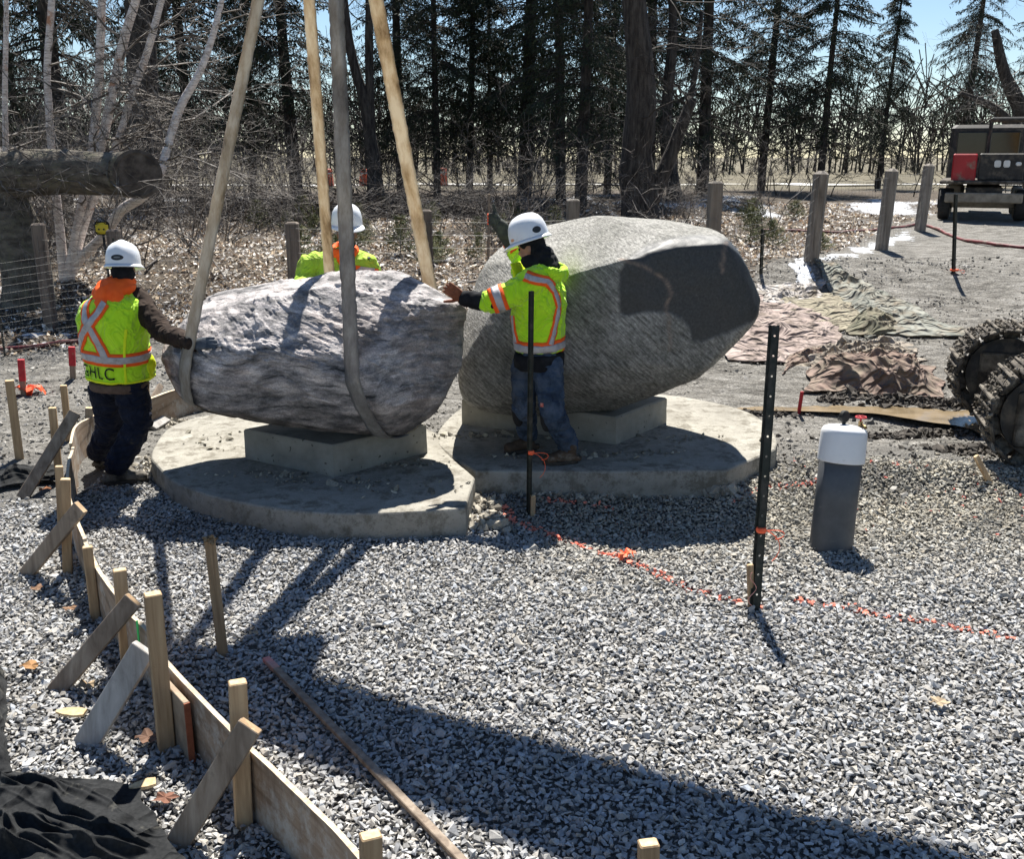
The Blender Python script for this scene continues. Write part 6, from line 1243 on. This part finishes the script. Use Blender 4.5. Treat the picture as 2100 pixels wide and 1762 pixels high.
def glove(parent, wrist, dirv, palm_n, curl, mat, thumb=1, spread=.10, name='glove', sc=1.0, thumb_up=False, pitch=0.0):
    """hand with palm, four unequal fingers and a thumb; palm_n points out of the palm"""
    d = np.array(dirv, float); d /= np.linalg.norm(d); n = np.array(palm_n, float); n -= d*np.dot(n, d); n /= np.linalg.norm(n); sd_ = np.cross(d, n)*thumb; B = Blob(); w0 = np.array(wrist, float)
    B.loft([(w0-d*.035, sd_*.033, n*.027), (w0, sd_*.034, n*.024), (w0+d*.04*sc, sd_*.043*sc, n*.021), (w0+d*.085*sc, sd_*.046*sc, n*.018), (w0+d*.10*sc, sd_*.040*sc, n*.013)])
    for i, (off, L) in enumerate(((.034, .075), (.012, .086), (-.011, .080), (-.033, .062))):
        p_ = w0+d*.088*sc+sd_*off*sc; dd = d+sd_*off*spread*14; dd /= np.linalg.norm(dd); pts = [p_]; ang = 0
        for j, fr in enumerate((.42, .33, .25)):
            ang += curl[j] if isinstance(curl, tuple) else curl*(1 if j else .6); q = dd*math.cos(ang)+n*math.sin(ang); p_ = p_+q*L*fr*sc; pts.append(p_)
        B.chain(pts, [.0105*sc, .0105*sc, .0095*sc, .0085*sc])
    p_ = w0+d*.025*sc+sd_*.034*sc+n*.006; td = (sd_*.95+d*.45+n*.05) if thumb_up else (sd_*.62+d*.66+n*.32); td /= np.linalg.norm(td); B.chain([p_-sd_*.012, p_+td*.035*sc, p_+td*.064*sc+(d*.006 if not thumb_up else 0*d), p_+td*.088*sc+d*(.008 if not thumb_up else 0)], [.015*sc, .0135*sc, .0118*sc, .0095*sc])
    return B.build(name, mat, parent, .0055, 2)
def boot(parent, ankle, heel, toe, mat, zsole, name='boot'):
    """ankle boot from heel to toe on a sole"""
    h, t = np.array(heel, float), np.array(toe, float); h[2] = t[2] = zsole; d = t-h; L = np.linalg.norm(d); d /= L; s = np.cross(d, (0, 0, 1)); a = np.array(ankle, float); B = Blob(); z = Up
    B.loft([(h+z*.022, s*.034, d*.03), (h+z*.05, s*.036, d*.035)]); 
    B.loft([(h+d*.01+z*.05, s*.033, z*.035), (h+d*L*.25+z*.06, s*.040, z*.045), (h+d*L*.5+z*.06, s*.044, z*.045), (h+d*L*.75+z*.047, s*.049, z*.034), (h+d*L*.93+z*.038, s*.040, z*.024), (h+d*L+z*.034, s*.022, z*.014)])
    B.chain([h+d*L*.22+z*.07, h+d*L*.2+z*.12, a], [.046, .048, .056]); B.ell(h+d*L*.86+z*.045, (.045, .05, .036)); o, V, F_ = B.build(name, mat, parent, .008, 3, (.004, 22, 3, (1, 1, 1)))
    V, Fq = [], []; n = 26
    for zz in (zsole+.002, zsole+.026):
        for j in range(n): t_ = 2*PI*j/n; lx = .5+.53*math.cos(t_); wx = .042+.012*math.sin(PI*np.clip(lx, 0, 1))*(1 if lx > .4 else .2); V.append(h+d*L*lx+s*wx*np.sign(math.sin(t_))*abs(math.sin(t_))**.6+z*(zz-zsole))
    Fq = [[j, (j+1) % n, n+(j+1) % n, n+j] for j in range(n)]+[list(range(n-1, -1, -1)), list(range(n, 2*n))]; mk('sole', V, Fq, M['sole'], o); return o
def head_shapes(B, c, fwd, up, beard=False):
    Rm = np.column_stack([np.cross(fwd, up), fwd, up]); f, u, r = np.array(fwd), np.array(up), np.cross(fwd, up)
    B.ell(c+u*.03, (.074, .092, .095), Rm); B.ell(c+f*.018-u*.045, (.058, .068, .062), Rm); B.ell(c+f*.05-u*.085, (.034, .03, .026), Rm)
    B.ell(c+f*.088-u*.012, (.013, .018, .026), Rm); B.ell(c+f*.098-u*.026, (.017, .014, .012), Rm); B.ell(c+f*.076+u*.028, (.05, .016, .013), Rm)
    for s in (-1, 1): B.ell(c+r*s*.076-u*.005-f*.005, (.01, .022, .032), Rm); B.ell(c+r*s*.034+f*.062-u*.022, (.024, .02, .024), Rm)
    B.ell(c+f*.083-u*.056, (.024, .010, .007), Rm); B.ell(c+f*.08-u*.067, (.02, .010, .008), Rm)
def eyes(parent, c, fwd, up, body):
    f, u, r = np.array(fwd), np.array(up), np.cross(fwd, up)
    for s in (-1, 1): V, Fq = sphere_arr(c+r*s*.032+f*.078+u*.006, .0115); mk('eye', V, Fq, M['badge'], body, smooth=True)
def torso_rings(hip, chest, neck, rgt, fwd, wd, dp, up=None):
    hip, chest, neck = [np.array(q, float) for q in (hip, chest, neck)]; r, f = np.array(rgt), np.array(fwd); rg = []
    for t, kw, kd in ((0, .90, .95), (.2, .93, .97), (.45, .96, 1.0), (.7, 1.04, 1.05), (.9, 1.10, 1.06), (1.08, 1.06, .95), (1.2, .85, .8), (1.30, .50, .60)):
        c = hip+(chest-hip)*min(t, 1)+(neck-chest)*max(0, (t-1)/.36); rg.append((c, r*wd*kw, f*dp*kd))
    return rg
def text_on(parent, bvh, org, U, D0, D1, text, ang0, h0, size, mat, rad=.24, lift=.008, far=.8, flip=1):
    cu = bpy.data.curves.new('t', 'FONT'); cu.body = text; cu.size = size; cu.space_character = 1.08; ob = bpy.data.objects.new('t', cu); COL.objects.link(ob); dg = bpy.context.evaluated_depsgraph_get(); me = bpy.data.meshes.new_from_object(ob.evaluated_get(dg)); bpy.data.objects.remove(ob)
    bm = bmesh.new(); bm.from_mesh(me); bmesh.ops.triangulate(bm, faces=bm.faces); bmesh.ops.subdivide_edges(bm, edges=[e for e in bm.edges if e.calc_length() > .02], cuts=2); bmesh.ops.triangulate(bm, faces=bm.faces); bm.verts.index_update()
    V = []; ok = True
    for v in bm.verts:
        a = ang0+flip*v.co.x/rad; dv = math.cos(a)*D0+math.sin(a)*D1; p_, nn = shells(bvh, org+U*(h0+v.co.y)+dv*far, -dv); V.append(p_+nn*lift if p_ is not None else org+U*(h0+v.co.y)+dv*rad)
    Fq = [[v.index for v in f.verts] for f in bm.faces]; bm.free(); return mk('lettering', V, Fq, mat, parent)

# ------------------------------------------------------------ left worker, seen from behind
YL = 7.25
b1bvh = BVHTree.FromPolygons([tuple(v) for v in b1w], bF1.tolist())
def on_b1(px, py, off=.0):
    d = ray(px, py); d = d/np.linalg.norm(d); h = b1bvh.ray_cast(Vector((0, 0, CAM_H)), Vector(d)); return np.array(h[0])-d*off if h[0] is not None else P(px, py, 7.0)
LW = empty('person', G(240, 975), 'person in white helmet and lime vest over brown coat pressing the hung boulder', 'person')
fwd = np.array([.42, .90, 0]); fwd /= np.linalg.norm(fwd); rgt = np.array([fwd[1], -fwd[0], 0])
hip = P(243, 775, YL+.02); chest = P(232, 640, YL); neck = P(248, 588, YL+.02); head = P(254, 558, YL+.05)
shR, elR, wrR = P(281, 618, YL+.02), P(334, 681, YL-.16), on_b1(396, 706, .06); shL = P(192, 615, YL+.1); elL, wrL = shL+fwd*.18+v3(-.05, 0, -.22), shL+fwd*.45+v3(0, 0, -.2)
hR, kR, aR = P(268, 800, YL-.03), P(285, 868, YL-.03), G(243, 992)+Up*.13; hL, kL, aL = P(218, 800, YL+.10), P(228, 872, YL+.22), G(208, 962)+Up*.13
B = Blob(); hf = np.array([-.08, .99, -.1]); hf /= np.linalg.norm(hf); hu = np.cross(np.cross(hf, Up), hf)
hu /= np.linalg.norm(hu); head_shapes(B, head, hf, hu); B.chain([head-hu*.06, neck, chest], [.055, .058, .10]); B.loft(torso_rings(hip, chest, neck-Up*.05, rgt, fwd, .17, .12)); B.chain([shR-rgt*.04, elR, wrR], [.05, .042, .03]); B.chain([shL, elL, wrL], [.05, .042, .03]); B.chain([hR, kR, aR], [.08, .055, .04]); B.chain([hL, kL, aL], [.08, .055, .04])
body, _, _ = B.build('body', M['skin'], LW, .014, 3); eyes(LW, head, hf, hu, body)
B = Blob(); B.chain([hip+rgt*.09, hR, (hR+kR)/2, kR, (kR+aR)/2, aR+Up*.02], [.115, .118, .108, .092, .088, .080]); B.chain([hip-rgt*.09, hL, (hL+kL)/2, kL, (kL+aL)/2, aL+Up*.02], [.115, .118, .104, .092, .09, .082]); B.ell(hip-Up*.0, (.19, .15, .13), frame(fwd)); B.build('trousers', M['navy'], LW, .012, 3, (.017, 10, 4, (1, 1, 2.2)))
boot(LW, aR+Up*.06, G(216, 994), G(300, 990)+v3(0, .03, 0), M['boot'], .005); boot(LW, aL+Up*.06, G(200, 962), G(228, 946)+v3(0, .06, 0), M['boot'], .005)
B = Blob(); B.loft(torso_rings(hip-Up*.055, chest, neck-Up*.03, rgt, fwd, .215, .165)); B.chain([shR-rgt*.05, shR, (shR+elR)/2, elR, (elR+wrR)/2, wrR], [.10, .094, .082, .072, .064, .052]); B.chain([shL+rgt*.09-Up*.03, shL+rgt*.03-Up*.03, elL, wrL], [.08, .075, .07, .055]); B.build('coat', M['brown_coat'], LW, .012, 3, (.010, 9, 9, (1.6, 1, 1)))
B = Blob(); B.loft([(hip-Up*.085, rgt*.222, fwd*.172), (hip-Up*.02, rgt*.224, fwd*.174)]); B.build('coat_hem', M['brown_hem'], LW, .012, 2, (.004, 12, 3, (1, 1, 1)))
B = Blob(); tr_ = torso_rings(hip+Up*.0, chest+Up*.01, neck-Up*.012, rgt, fwd, .248, .195); B.loft(tr_[:4]+[(a_, b__*.97, c__) for a_, b__, c__ in tr_[4:6]]+[(tr_[6][0], tr_[6][1]*1.02, tr_[6][2]*1.08), tr_[7]]); B.ell(hip+rgt*.14+fwd*.08+Up*.06, (.09, .12, .10), frame(fwd)); vest, V, Ft = B.build('vest', M['hivis'], LW, .011, 3, (.011, 8, 12, (1.3, 1, .8)))
bv = BVHTree.FromPolygons([tuple(v) for v in V], Ft.tolist()); Ua = (chest-hip)/np.linalg.norm(chest-hip); bk = -fwd; D0 = bk-Ua*np.dot(bk, Ua); D0 /= np.linalg.norm(D0); D1 = np.cross(Ua, D0); Lt = np.linalg.norm(chest-hip)
band(vest, bv, hip, Ua, D0, D1, [(a, .185) for a in np.linspace(-PI, PI, 33)], .098, .050, steps=2)
band(vest, bv, hip, Ua, D0, D1, [(-.95, .20), (-.40, .36), (.28, .52), (.52, .60)], .085, .046, lift=.009); band(vest, bv, hip, Ua, D0, D1, [(.45, .20), (.12, .36), (-.42, .52), (-.62, .60)], .085, .046, lift=.007)
V_, F_ = pstrip(bv, hip, Ua, D0, D1, [(1.02, .01), (1.02, .2), (1.06, .34), (1.1, .42)], .014, .008); mk('side_piping', V_, F_, M['hivis_y'], vest, smooth=True)
V_, F_ = pstrip(bv, hip, Ua, D0, D1, [(a, .012) for a in np.linspace(-PI, PI, 33)], .016, .007, steps=2); mk('hem_piping', V_, F_, M['hivis_y'], vest, smooth=True)
text_on(vest, bv, hip, Ua, D0, D1, 'AGHLC', -1.17, .040, .128, M['black_cloth'], .235, .010)
B = Blob(); q = hip+rgt*.21+fwd*.10; B.loft([(q+Up*.0, rgt*.018, fwd*.03), (q+Up*.1+rgt*.02, rgt*.014, fwd*.05), (q+Up*.20, rgt*.018, fwd*.02)]); B.build('vest_flap', M['hivis_y'], LW, .008, 2, (.010, 16, 3, (1, 1, 1)))
B = Blob(); B.ell(neck+Up*.0-fwd*.045, (.145, .12, .068), frame(fwd)); B.ell(neck-fwd*.13-Up*.055, (.135, .06, .09), frame(fwd)); B.ell(neck-fwd*.17-Up*.13, (.085, .045, .08), frame(fwd)); B.ell(neck+Up*.03, (.105, .105, .05), frame(fwd)); B.build('hood', M['hi_orange'], LW, .010, 3, (.010, 13, 8, (1, 1, 1)))
B = Blob(); B.ell(head-hu*.005-hf*.015, (.083, .098, .085), frame(hf)); B.ell(head-hu*.06-hf*.02, (.075, .08, .06), frame(hf)); B.build('balaclava', M['black_cloth'], LW, .009, 3, (.004, 20, 3, (1, 1, 1.5)))
hm, oval, f_, r_, u_ = helmet(LW, head+hu*.045, hf, hu+hf*.05, 1.02); ba = oval('badge', -f_, .052, .042, .020, M['badge']); oval('badge_mark', -f_, .052, .022, .006, M['grey_ink'], .004)
glove(LW, wrR+v3(.01, -.02, .0), on_b1(436, 700, .03)-wrR, (.15, .75, -.45), .25, M['glove_grey'], thumb=-1, spread=.12); glove(LW, wrL, fwd, (1, 0, 0), .4, M['glove_grey'], thumb=1)
B = Blob(); d = wrR-elR; d /= np.linalg.norm(d); B.cap(wrR-d*.02, .047, wrR+d*.012, .044); B.build('cuff', M['hivis_dull'] if False else M['silver'], LW, .008, 2)

# ------------------------------------------------------------ right worker on the second slab
YR = 7.18; zs = SLAB_T
RW = empty('person', G(1120, 945, zs), 'person in white helmet and lime jacket standing on the slab giving a thumbs up', 'person')
fwd = np.array([-.86, .50, 0]); fwd /= np.linalg.norm(fwd); rgt = np.array([fwd[1], -fwd[0], 0])
hip = P(1106, 722, YR+.03); chest = P(1104, 598, YR); neck = P(1098, 540, YR+.02); head = P(1090, 508, YR+.03)
shL, elL, wrL = P(1097, 578, YR-.14), P(1020, 622, YR-.18), P(952, 612, YR-.10); shR, elR, wrR = P(1086, 560, YR+.28), P(1057, 508, YR+.40), P(1024, 462, YR+.36)
hL, kL, aL = P(1122, 752, YR-.04), P(1133, 846, YR-.10), G(1165, 948, zs)+Up*.14; hR, kR, aR = P(1080, 752, YR+.10), P(1074, 836, YR+.08), G(1082, 925, zs)+Up*.14
hf = np.array([-.90, .36, -.22]); hf /= np.linalg.norm(hf); hu = np.cross(np.cross(hf, Up), hf); hu /= np.linalg.norm(hu)
B = Blob(); head_shapes(B, head, hf, hu); B.chain([head-hu*.06, neck, chest], [.055, .058, .10]); B.loft(torso_rings(hip, chest, neck-Up*.05, rgt, fwd, .16, .11)); B.chain([shR, elR, wrR], [.05, .042, .03]); B.chain([shL, elL, wrL], [.05, .042, .03]); B.chain([hR, kR, aR], [.08, .055, .04]); B.chain([hL, kL, aL], [.08, .055, .04])
body, _, _ = B.build('body', M['skin'], RW, .0105, 2); eyes(RW, head, hf, hu, body)
B = Blob(); B.chain([hip+rgt*.07, hR, (hR+kR)/2, kR, (kR+aR)/2, aR+Up*.0], [.105, .108, .094, .080, .076, .070]); B.chain([hip-rgt*.07, hL, (hL+kL)/2, kL, (kL+aL)/2, aL+Up*.0], [.105, .110, .096, .082, .078, .072]); B.ell(hip-Up*.04, (.165, .14, .13), frame(fwd)); tro, V, Ft = B.build('trousers', M['denim'], RW, .012, 3, (.015, 11, 14, (1, 1, 2.2)))
for (k_, a_, h_) in ((kL, aL, hL), (kR, aR, hR)):
    d = (a_-k_)/np.linalg.norm(a_-k_); fr_ = frame(fwd); B = Blob(); B.ell(k_+fwd*.045-Up*.02, (.062, .048, .135), fr_); B.build('knee_pad', M['knee'], tro, .009, 2, (.003, 14, 2, (1, 1, 1)))
pk = hL+(kL-hL)*.62; B = Blob(); B.ell(pk-rgt*.085, (.014, .062, .085), frame(fwd)); po = B.build('cargo_pocket', M['denim'], tro, .007, 2, (.003, 14, 3, (1, 1, 1)))[0]
mb = MB(); mb.obox(pk-rgt*.101-Up*.055+fwd*.015, fwd*.012, rgt*.002, Up*.014); mb.build('pocket_label', pm('label_red', [(.5, .07, .05), (.55, .3, .25)], 40, .6, 0), po)
boot(RW, aL+Up*.02, G(1183, 950, zs), G(1116, 958, zs)+v3(0, .05, 0), M['boot_brown'], zs+.004); boot(RW, aR+Up*.02, G(1098, 925, zs), G(1036, 934, zs)+v3(0, .04, 0), M['boot_brown'], zs+.004)
B = Blob(); B.loft(torso_rings(hip-Up*.115, chest, neck-Up*.03, rgt, fwd, .205, .178)[:2]); B.build('under_jacket', M['black_cloth'], RW, .012, 3, (.008, 11, 5, (1.5, 1, 1)))
B = Blob(); B.chain([elL+(wrL-elL)*.1, elL+(wrL-elL)*.5, wrL], [.066, .064, .052]); B.build('under_sleeve', M['black_cloth'], RW, .010, 3, (.008, 11, 5, (1.5, 1, 1)))
B = Blob(); B.chain([elR-(wrR-elR)*.1, elR+(wrR-elR)*.5, wrR], [.068, .060, .050]); B.build('under_sleeve', M['glove_green'], RW, .010, 3, (.007, 13, 6, (1, 1, 1.5)))
B = Blob(); tr_ = torso_rings(hip+Up*.02, chest, neck-Up*.05, rgt, fwd, .196, .170); B.loft(tr_); B.chain([shL+rgt*.06, shL, (shL+elL)/2, elL+(wrL-elL)*.22], [.115, .105, .088, .076]); B.chain([shR-rgt*.08, shR, (shR+elR)/2, elR], [.09, .085, .076, .068]); jk, V, Ft = B.build('jacket', M['hivis'], RW, .011, 3, (.014, 9, 15, (1.5, 1, 1)))
bv = BVHTree.FromPolygons([tuple(v) for v in V], Ft.tolist()); Ua = (chest-hip)/np.linalg.norm(chest-hip); D0 = -rgt-Ua*np.dot(-rgt, Ua); D0 /= np.linalg.norm(D0); D1 = np.cross(Ua, D0)    # D0: his left, towards the camera
band(jk, bv, hip, Ua, D0, D1, [(a, .065) for a in np.linspace(-PI, PI, 33)], .105, .052, steps=2)
sF = 1 if np.dot(D1, fwd) > 0 else -1
band(jk, bv, hip, Ua, D0, D1, [(sF*.62, .10), (sF*.66, .20), (sF*.75, .29)], .085, .046, lift=.007); band(jk, bv, hip, Ua, D0, D1, [(-sF*.95, .10), (-sF*1.15, .22), (-sF*1.35, .36), (-sF*1.2, .48), (-sF*.8, .56), (-sF*.1, .60)], .070, .036, lift=.007)
d = (elL+(wrL-elL)*.22)-(shL+elL)/2; d /= np.linalg.norm(d); Bs = BVHTree.FromPolygons([tuple(v) for v in V], Ft.tolist()); e0 = np.cross(d, Up); e0 /= np.linalg.norm(e0); e1 = np.cross(d, e0)
cu_ = elL+(wrL-elL)*.22
band(jk, Bs, cu_-d*.065, d, e0, e1, [(a, .0) for a in np.linspace(-PI, PI, 29)], .105, .052, far=.16, steps=2, lift=.007)
dr = elR-(shR+elR)/2; dr /= np.linalg.norm(dr)
for nm_, r0_, h0_, mt_ in (('orange_trim', .078, .055, 'hi_orange'), ('reflective_band', .0815, .026, 'silver')): mb = MB(); mb.tube([elR-dr*(h0_+.0)+dr*.0, elR-dr*h0_*.3, elR+dr*h0_], [r0_*1.03, r0_, r0_*.98], 24, cap=False); mb.build(nm_, M[mt_], jk, smooth=True)
# open collar in front, hood behind, black hoodie
B = Blob(); c_ = neck+fwd*.11-Up*.055; B.loft([(c_-Up*.09+fwd*.0, rgt*.085, fwd*.028), (c_+Up*.0+fwd*.02, rgt*.09, fwd*.020), (c_+Up*.05+fwd*.045, rgt*.085, fwd*.010)]); B.build('collar', M['hivis_y'], RW, .008, 2, (.006, 12, 5, (1, 1, 1)))
B = Blob(); c_ = neck-fwd*.10-Up*.01
for k in range(13): a = PI*(.0+k/12); q0 = c_+rgt*.128*math.cos(a)-fwd*.12*math.sin(a)+Up*(-.03-.03*math.sin(a)); B.ell(q0, (.026, .026, .05))
B.build('hood', M['hivis'], RW, .010, 3, (.008, 12, 7, (1, 1, 1)))
B = Blob(); B.ell(neck+Up*.015-fwd*.01, (.105, .11, .06), frame(fwd)); B.ell(neck-fwd*.085+Up*.02, (.10, .075, .06), frame(fwd)); B.ell(neck-fwd*.06+Up*.075, (.085, .07, .05), frame(fwd)); B.ell(neck-fwd*.12-Up*.02, (.085, .06, .05), frame(fwd)); B.build('black_hoodie', M['black_cloth'], RW, .009, 3, (.009, 15, 8, (1, 1, 1)))
Rh = np.column_stack([np.cross(hf, hu), hf, hu]); B = Blob(); B.ell(head+hu*.035-hf*.008, (.084, .100, .06), Rh); B.ell(head-hf*.045-hu*.01, (.082, .062, .085), Rh); B.build('hair', M['hair'] if False else M['black_cloth'], RW, .008, 2, (.004, 20, 3, (1, 1, 1)))
B = Blob(); B.ell(head+hf*.045-hu*.085, (.05, .042, .032), Rh); B.ell(head+hf*.01-hu*.07, (.064, .05, .035), Rh); B.build('beard', M['hair'], RW, .007, 2, (.003, 40, 3, (1, 1, 1)))
hm, oval, f_, r_, u_ = helmet(RW, head+hu*.055, hf, hu+hf*.10, 1.04); oval('badge', -f_-r_*.8, .050, .030, .022, M['badge']); sg = -r_ if np.dot(-r_, v3(0, -1, 0)) > 0 else r_; oval('sticker', f_*.75+sg*.8, .03, .020, .010, pm('sticker_orange', [(.65, .28, .12), (.7, .4, .25)], 60, .5, 0))
glove(RW, wrL+(wrL-elL)*.06, on_b1(925, 592, .02)-wrL if on_b1(925, 592)[1] > 6.5 else P(922, 585, YR-.06)-wrL, (-.55, .75, .1), .16, M['glove_red'], thumb=1, spread=.12)
fc = P(1015, 449, YR+.34); B = Blob(); B.chain([wrR-(wrR-elR)*.05, wrR+(fc-wrR)*.5], [.036, .034]); B.ell(fc, (.036, .030, .046)); B.ell(fc+v3(.012, .0, -.01), (.034, .032, .044))
for k in range(4): B.chain([fc+v3(.0, -.028, .034-.022*k), fc+v3(-.034, -.026, .033-.022*k), fc+v3(-.046, -.004, .031-.021*k)], [.0125, .0125, .0115])
B.chain([fc+v3(.004, -.004, .034), fc+v3(-.004, -.004, .070), fc+v3(-.010, -.006, .102)], [.0165, .0140, .0115]); o, V_, F_ = B.build('glove', M['glove_green'], RW, .0055, 2)
for k in range(4): V_, F_ = sphere_arr(fc+v3(-.046, -.010, .031-.021*k), .0125, sc=(.0125, .016, .0105)); mk('red_fingertip', V_, F_, M['orange'], o, smooth=True)

# ------------------------------------------------------------ middle worker behind the hung boulder
YM = 8.32
gm = P(705, 800, YM); MW = empty('person', (gm[0], YM, SLAB_T), 'person in white helmet and orange hood half hidden behind the hung boulder', 'person')
fwd = np.array([.10, -1, 0]); fwd /= np.linalg.norm(fwd); rgt = np.array([fwd[1], -fwd[0], 0]); zg = SLAB_T
neck = P(706, 520, YM); head = P(712, 481, YM-.04); chest = P(694, 575, YM+.02); hip = np.array([chest[0], YM+.05, zg+.97]); hf = np.array([.30, -.92, -.10]); hf /= np.linalg.norm(hf); hu = np.cross(np.cross(hf, Up), hf); hu /= np.linalg.norm(hu)
shA, shB = P(636, 545, YM), P(752, 545, YM); elA, wrA = P(618, 590, YM-.10), P(622, 586, YM-.36); elB, wrB = P(778, 600, YM-.08), P(762, 592, YM-.34)
legs = [(hip+rgt*s*.09, v3(hip[0], YM+.02, zg+.5)+rgt*s*.11, v3(hip[0], YM+.06, zg+.12)+rgt*s*.12) for s in (-1, 1)]
B = Blob(); head_shapes(B, head, hf, hu); B.chain([head-hu*.06, neck, chest], [.055, .058, .10]); B.loft(torso_rings(hip, chest, neck-Up*.05, rgt, fwd, .16, .11)); B.chain([shA, elA, wrA], [.05, .042, .03]); B.chain([shB, elB, wrB], [.05, .042, .03])
for l_ in legs: B.chain(list(l_), [.08, .055, .04])
body, _, _ = B.build('body', M['skin_dark'], MW, .0105, 2); eyes(MW, head, hf, hu, body)
B = Blob(); B.ell(hip, (.17, .14, .13), frame(fwd))
for l_ in legs: B.chain(list(l_), [.11, .085, .075])
B.build('trousers', M['navy'], MW, .014, 3, (.009, 10, 14, (1, 1, 1.8)))
for l_ in legs: boot(MW, l_[2]+Up*.02, l_[2]-fwd*.08, l_[2]+fwd*.2, M['boot'], zg+.004)
B = Blob(); B.loft(torso_rings(hip-Up*.05, chest, neck-Up*.04, rgt, fwd, .215, .155)); B.chain([neck-Up*.06, shA, (shA+elA)/2, elA, wrA], [.10, .095, .08, .075, .058]); B.chain([neck-Up*.06, shB, (shB+elB)/2, elB, wrB], [.10, .095, .08, .075, .058]); B.ell(neck-Up*.02, (.12, .11, .07), frame(fwd)); jk, V, Ft = B.build('jacket', M['hivis_dull'], MW, .011, 3, (.016, 8, 25, (1.3, 1, 1)))
bv = BVHTree.FromPolygons([tuple(v) for v in V], Ft.tolist()); Ua = (chest-hip)/np.linalg.norm(chest-hip); D0 = fwd-Ua*np.dot(fwd, Ua); D0 /= np.linalg.norm(D0); D1 = np.cross(Ua, D0); Lt = np.linalg.norm(chest-hip)
for s in (1,): band(jk, bv, hip, Ua, D0, D1, [(s*.80, Lt-.25), (s*.80, Lt-.05), (s*.9, Lt+.06), (s*1.1, Lt+.13)], .082, .044, lift=.006)
q = P(722, 548, YM-.19); 
for (px, py) in ((728, 532), (666, 536)):
    o_ = P(px, py, YM-.8); p_, nn = shells(bv, np.array([o_[0], YM-.8, P(px, py, YM-.18)[2]]), v3(0, 1, 0))
    if p_ is not None: mb = MB(); mb.lathe(p_, [(.012, 0), (.012, .006), (.008, .008)], 12, nn); mb.build('snap', M['badge'], jk)
B = Blob()
for k in range(18): a = 2*PI*k/18; q = neck+rgt*.092*math.cos(a)+fwd*(.10*math.sin(a)+.015)+Up*(.012+.045*max(0, -math.sin(a))); B.ell(q, (.030, .03, .04))
B.ell(neck+fwd*.11-Up*.035, (.06, .03, .05), frame(fwd)); B.build('hood', M['hi_orange'], MW, .009, 3, (.006, 18, 6, (1, 1, 1)))
Rh = np.column_stack([np.cross(hf, hu), hf, hu]); B = Blob(); B.ell(head+hu*.04-hf*.01, (.084, .098, .05), Rh); B.ell(head-hf*.05, (.082, .06, .09), Rh); B.build('hair', M['black_cloth'], MW, .009, 2)
B = Blob(); B.ell(head+hf*.05-hu*.085, (.05, .045, .032), Rh); B.ell(head+hf*.02-hu*.07, (.066, .05, .04), Rh); B.build('beard', M['hair'], MW, .007, 2, (.003, 40, 3, (1, 1, 1)))
helmet(MW, head+hu*.07, hf, hu-hf*.05, 1.06)
for s, (w_, e_) in ((1, (wrA, elA)), (-1, (wrB, elB))): glove(MW, w_, fwd*.9+Up*.1+v3(.0, 0, -.25), -Up, .25, M['skin_dark'], thumb=s, name='hand')
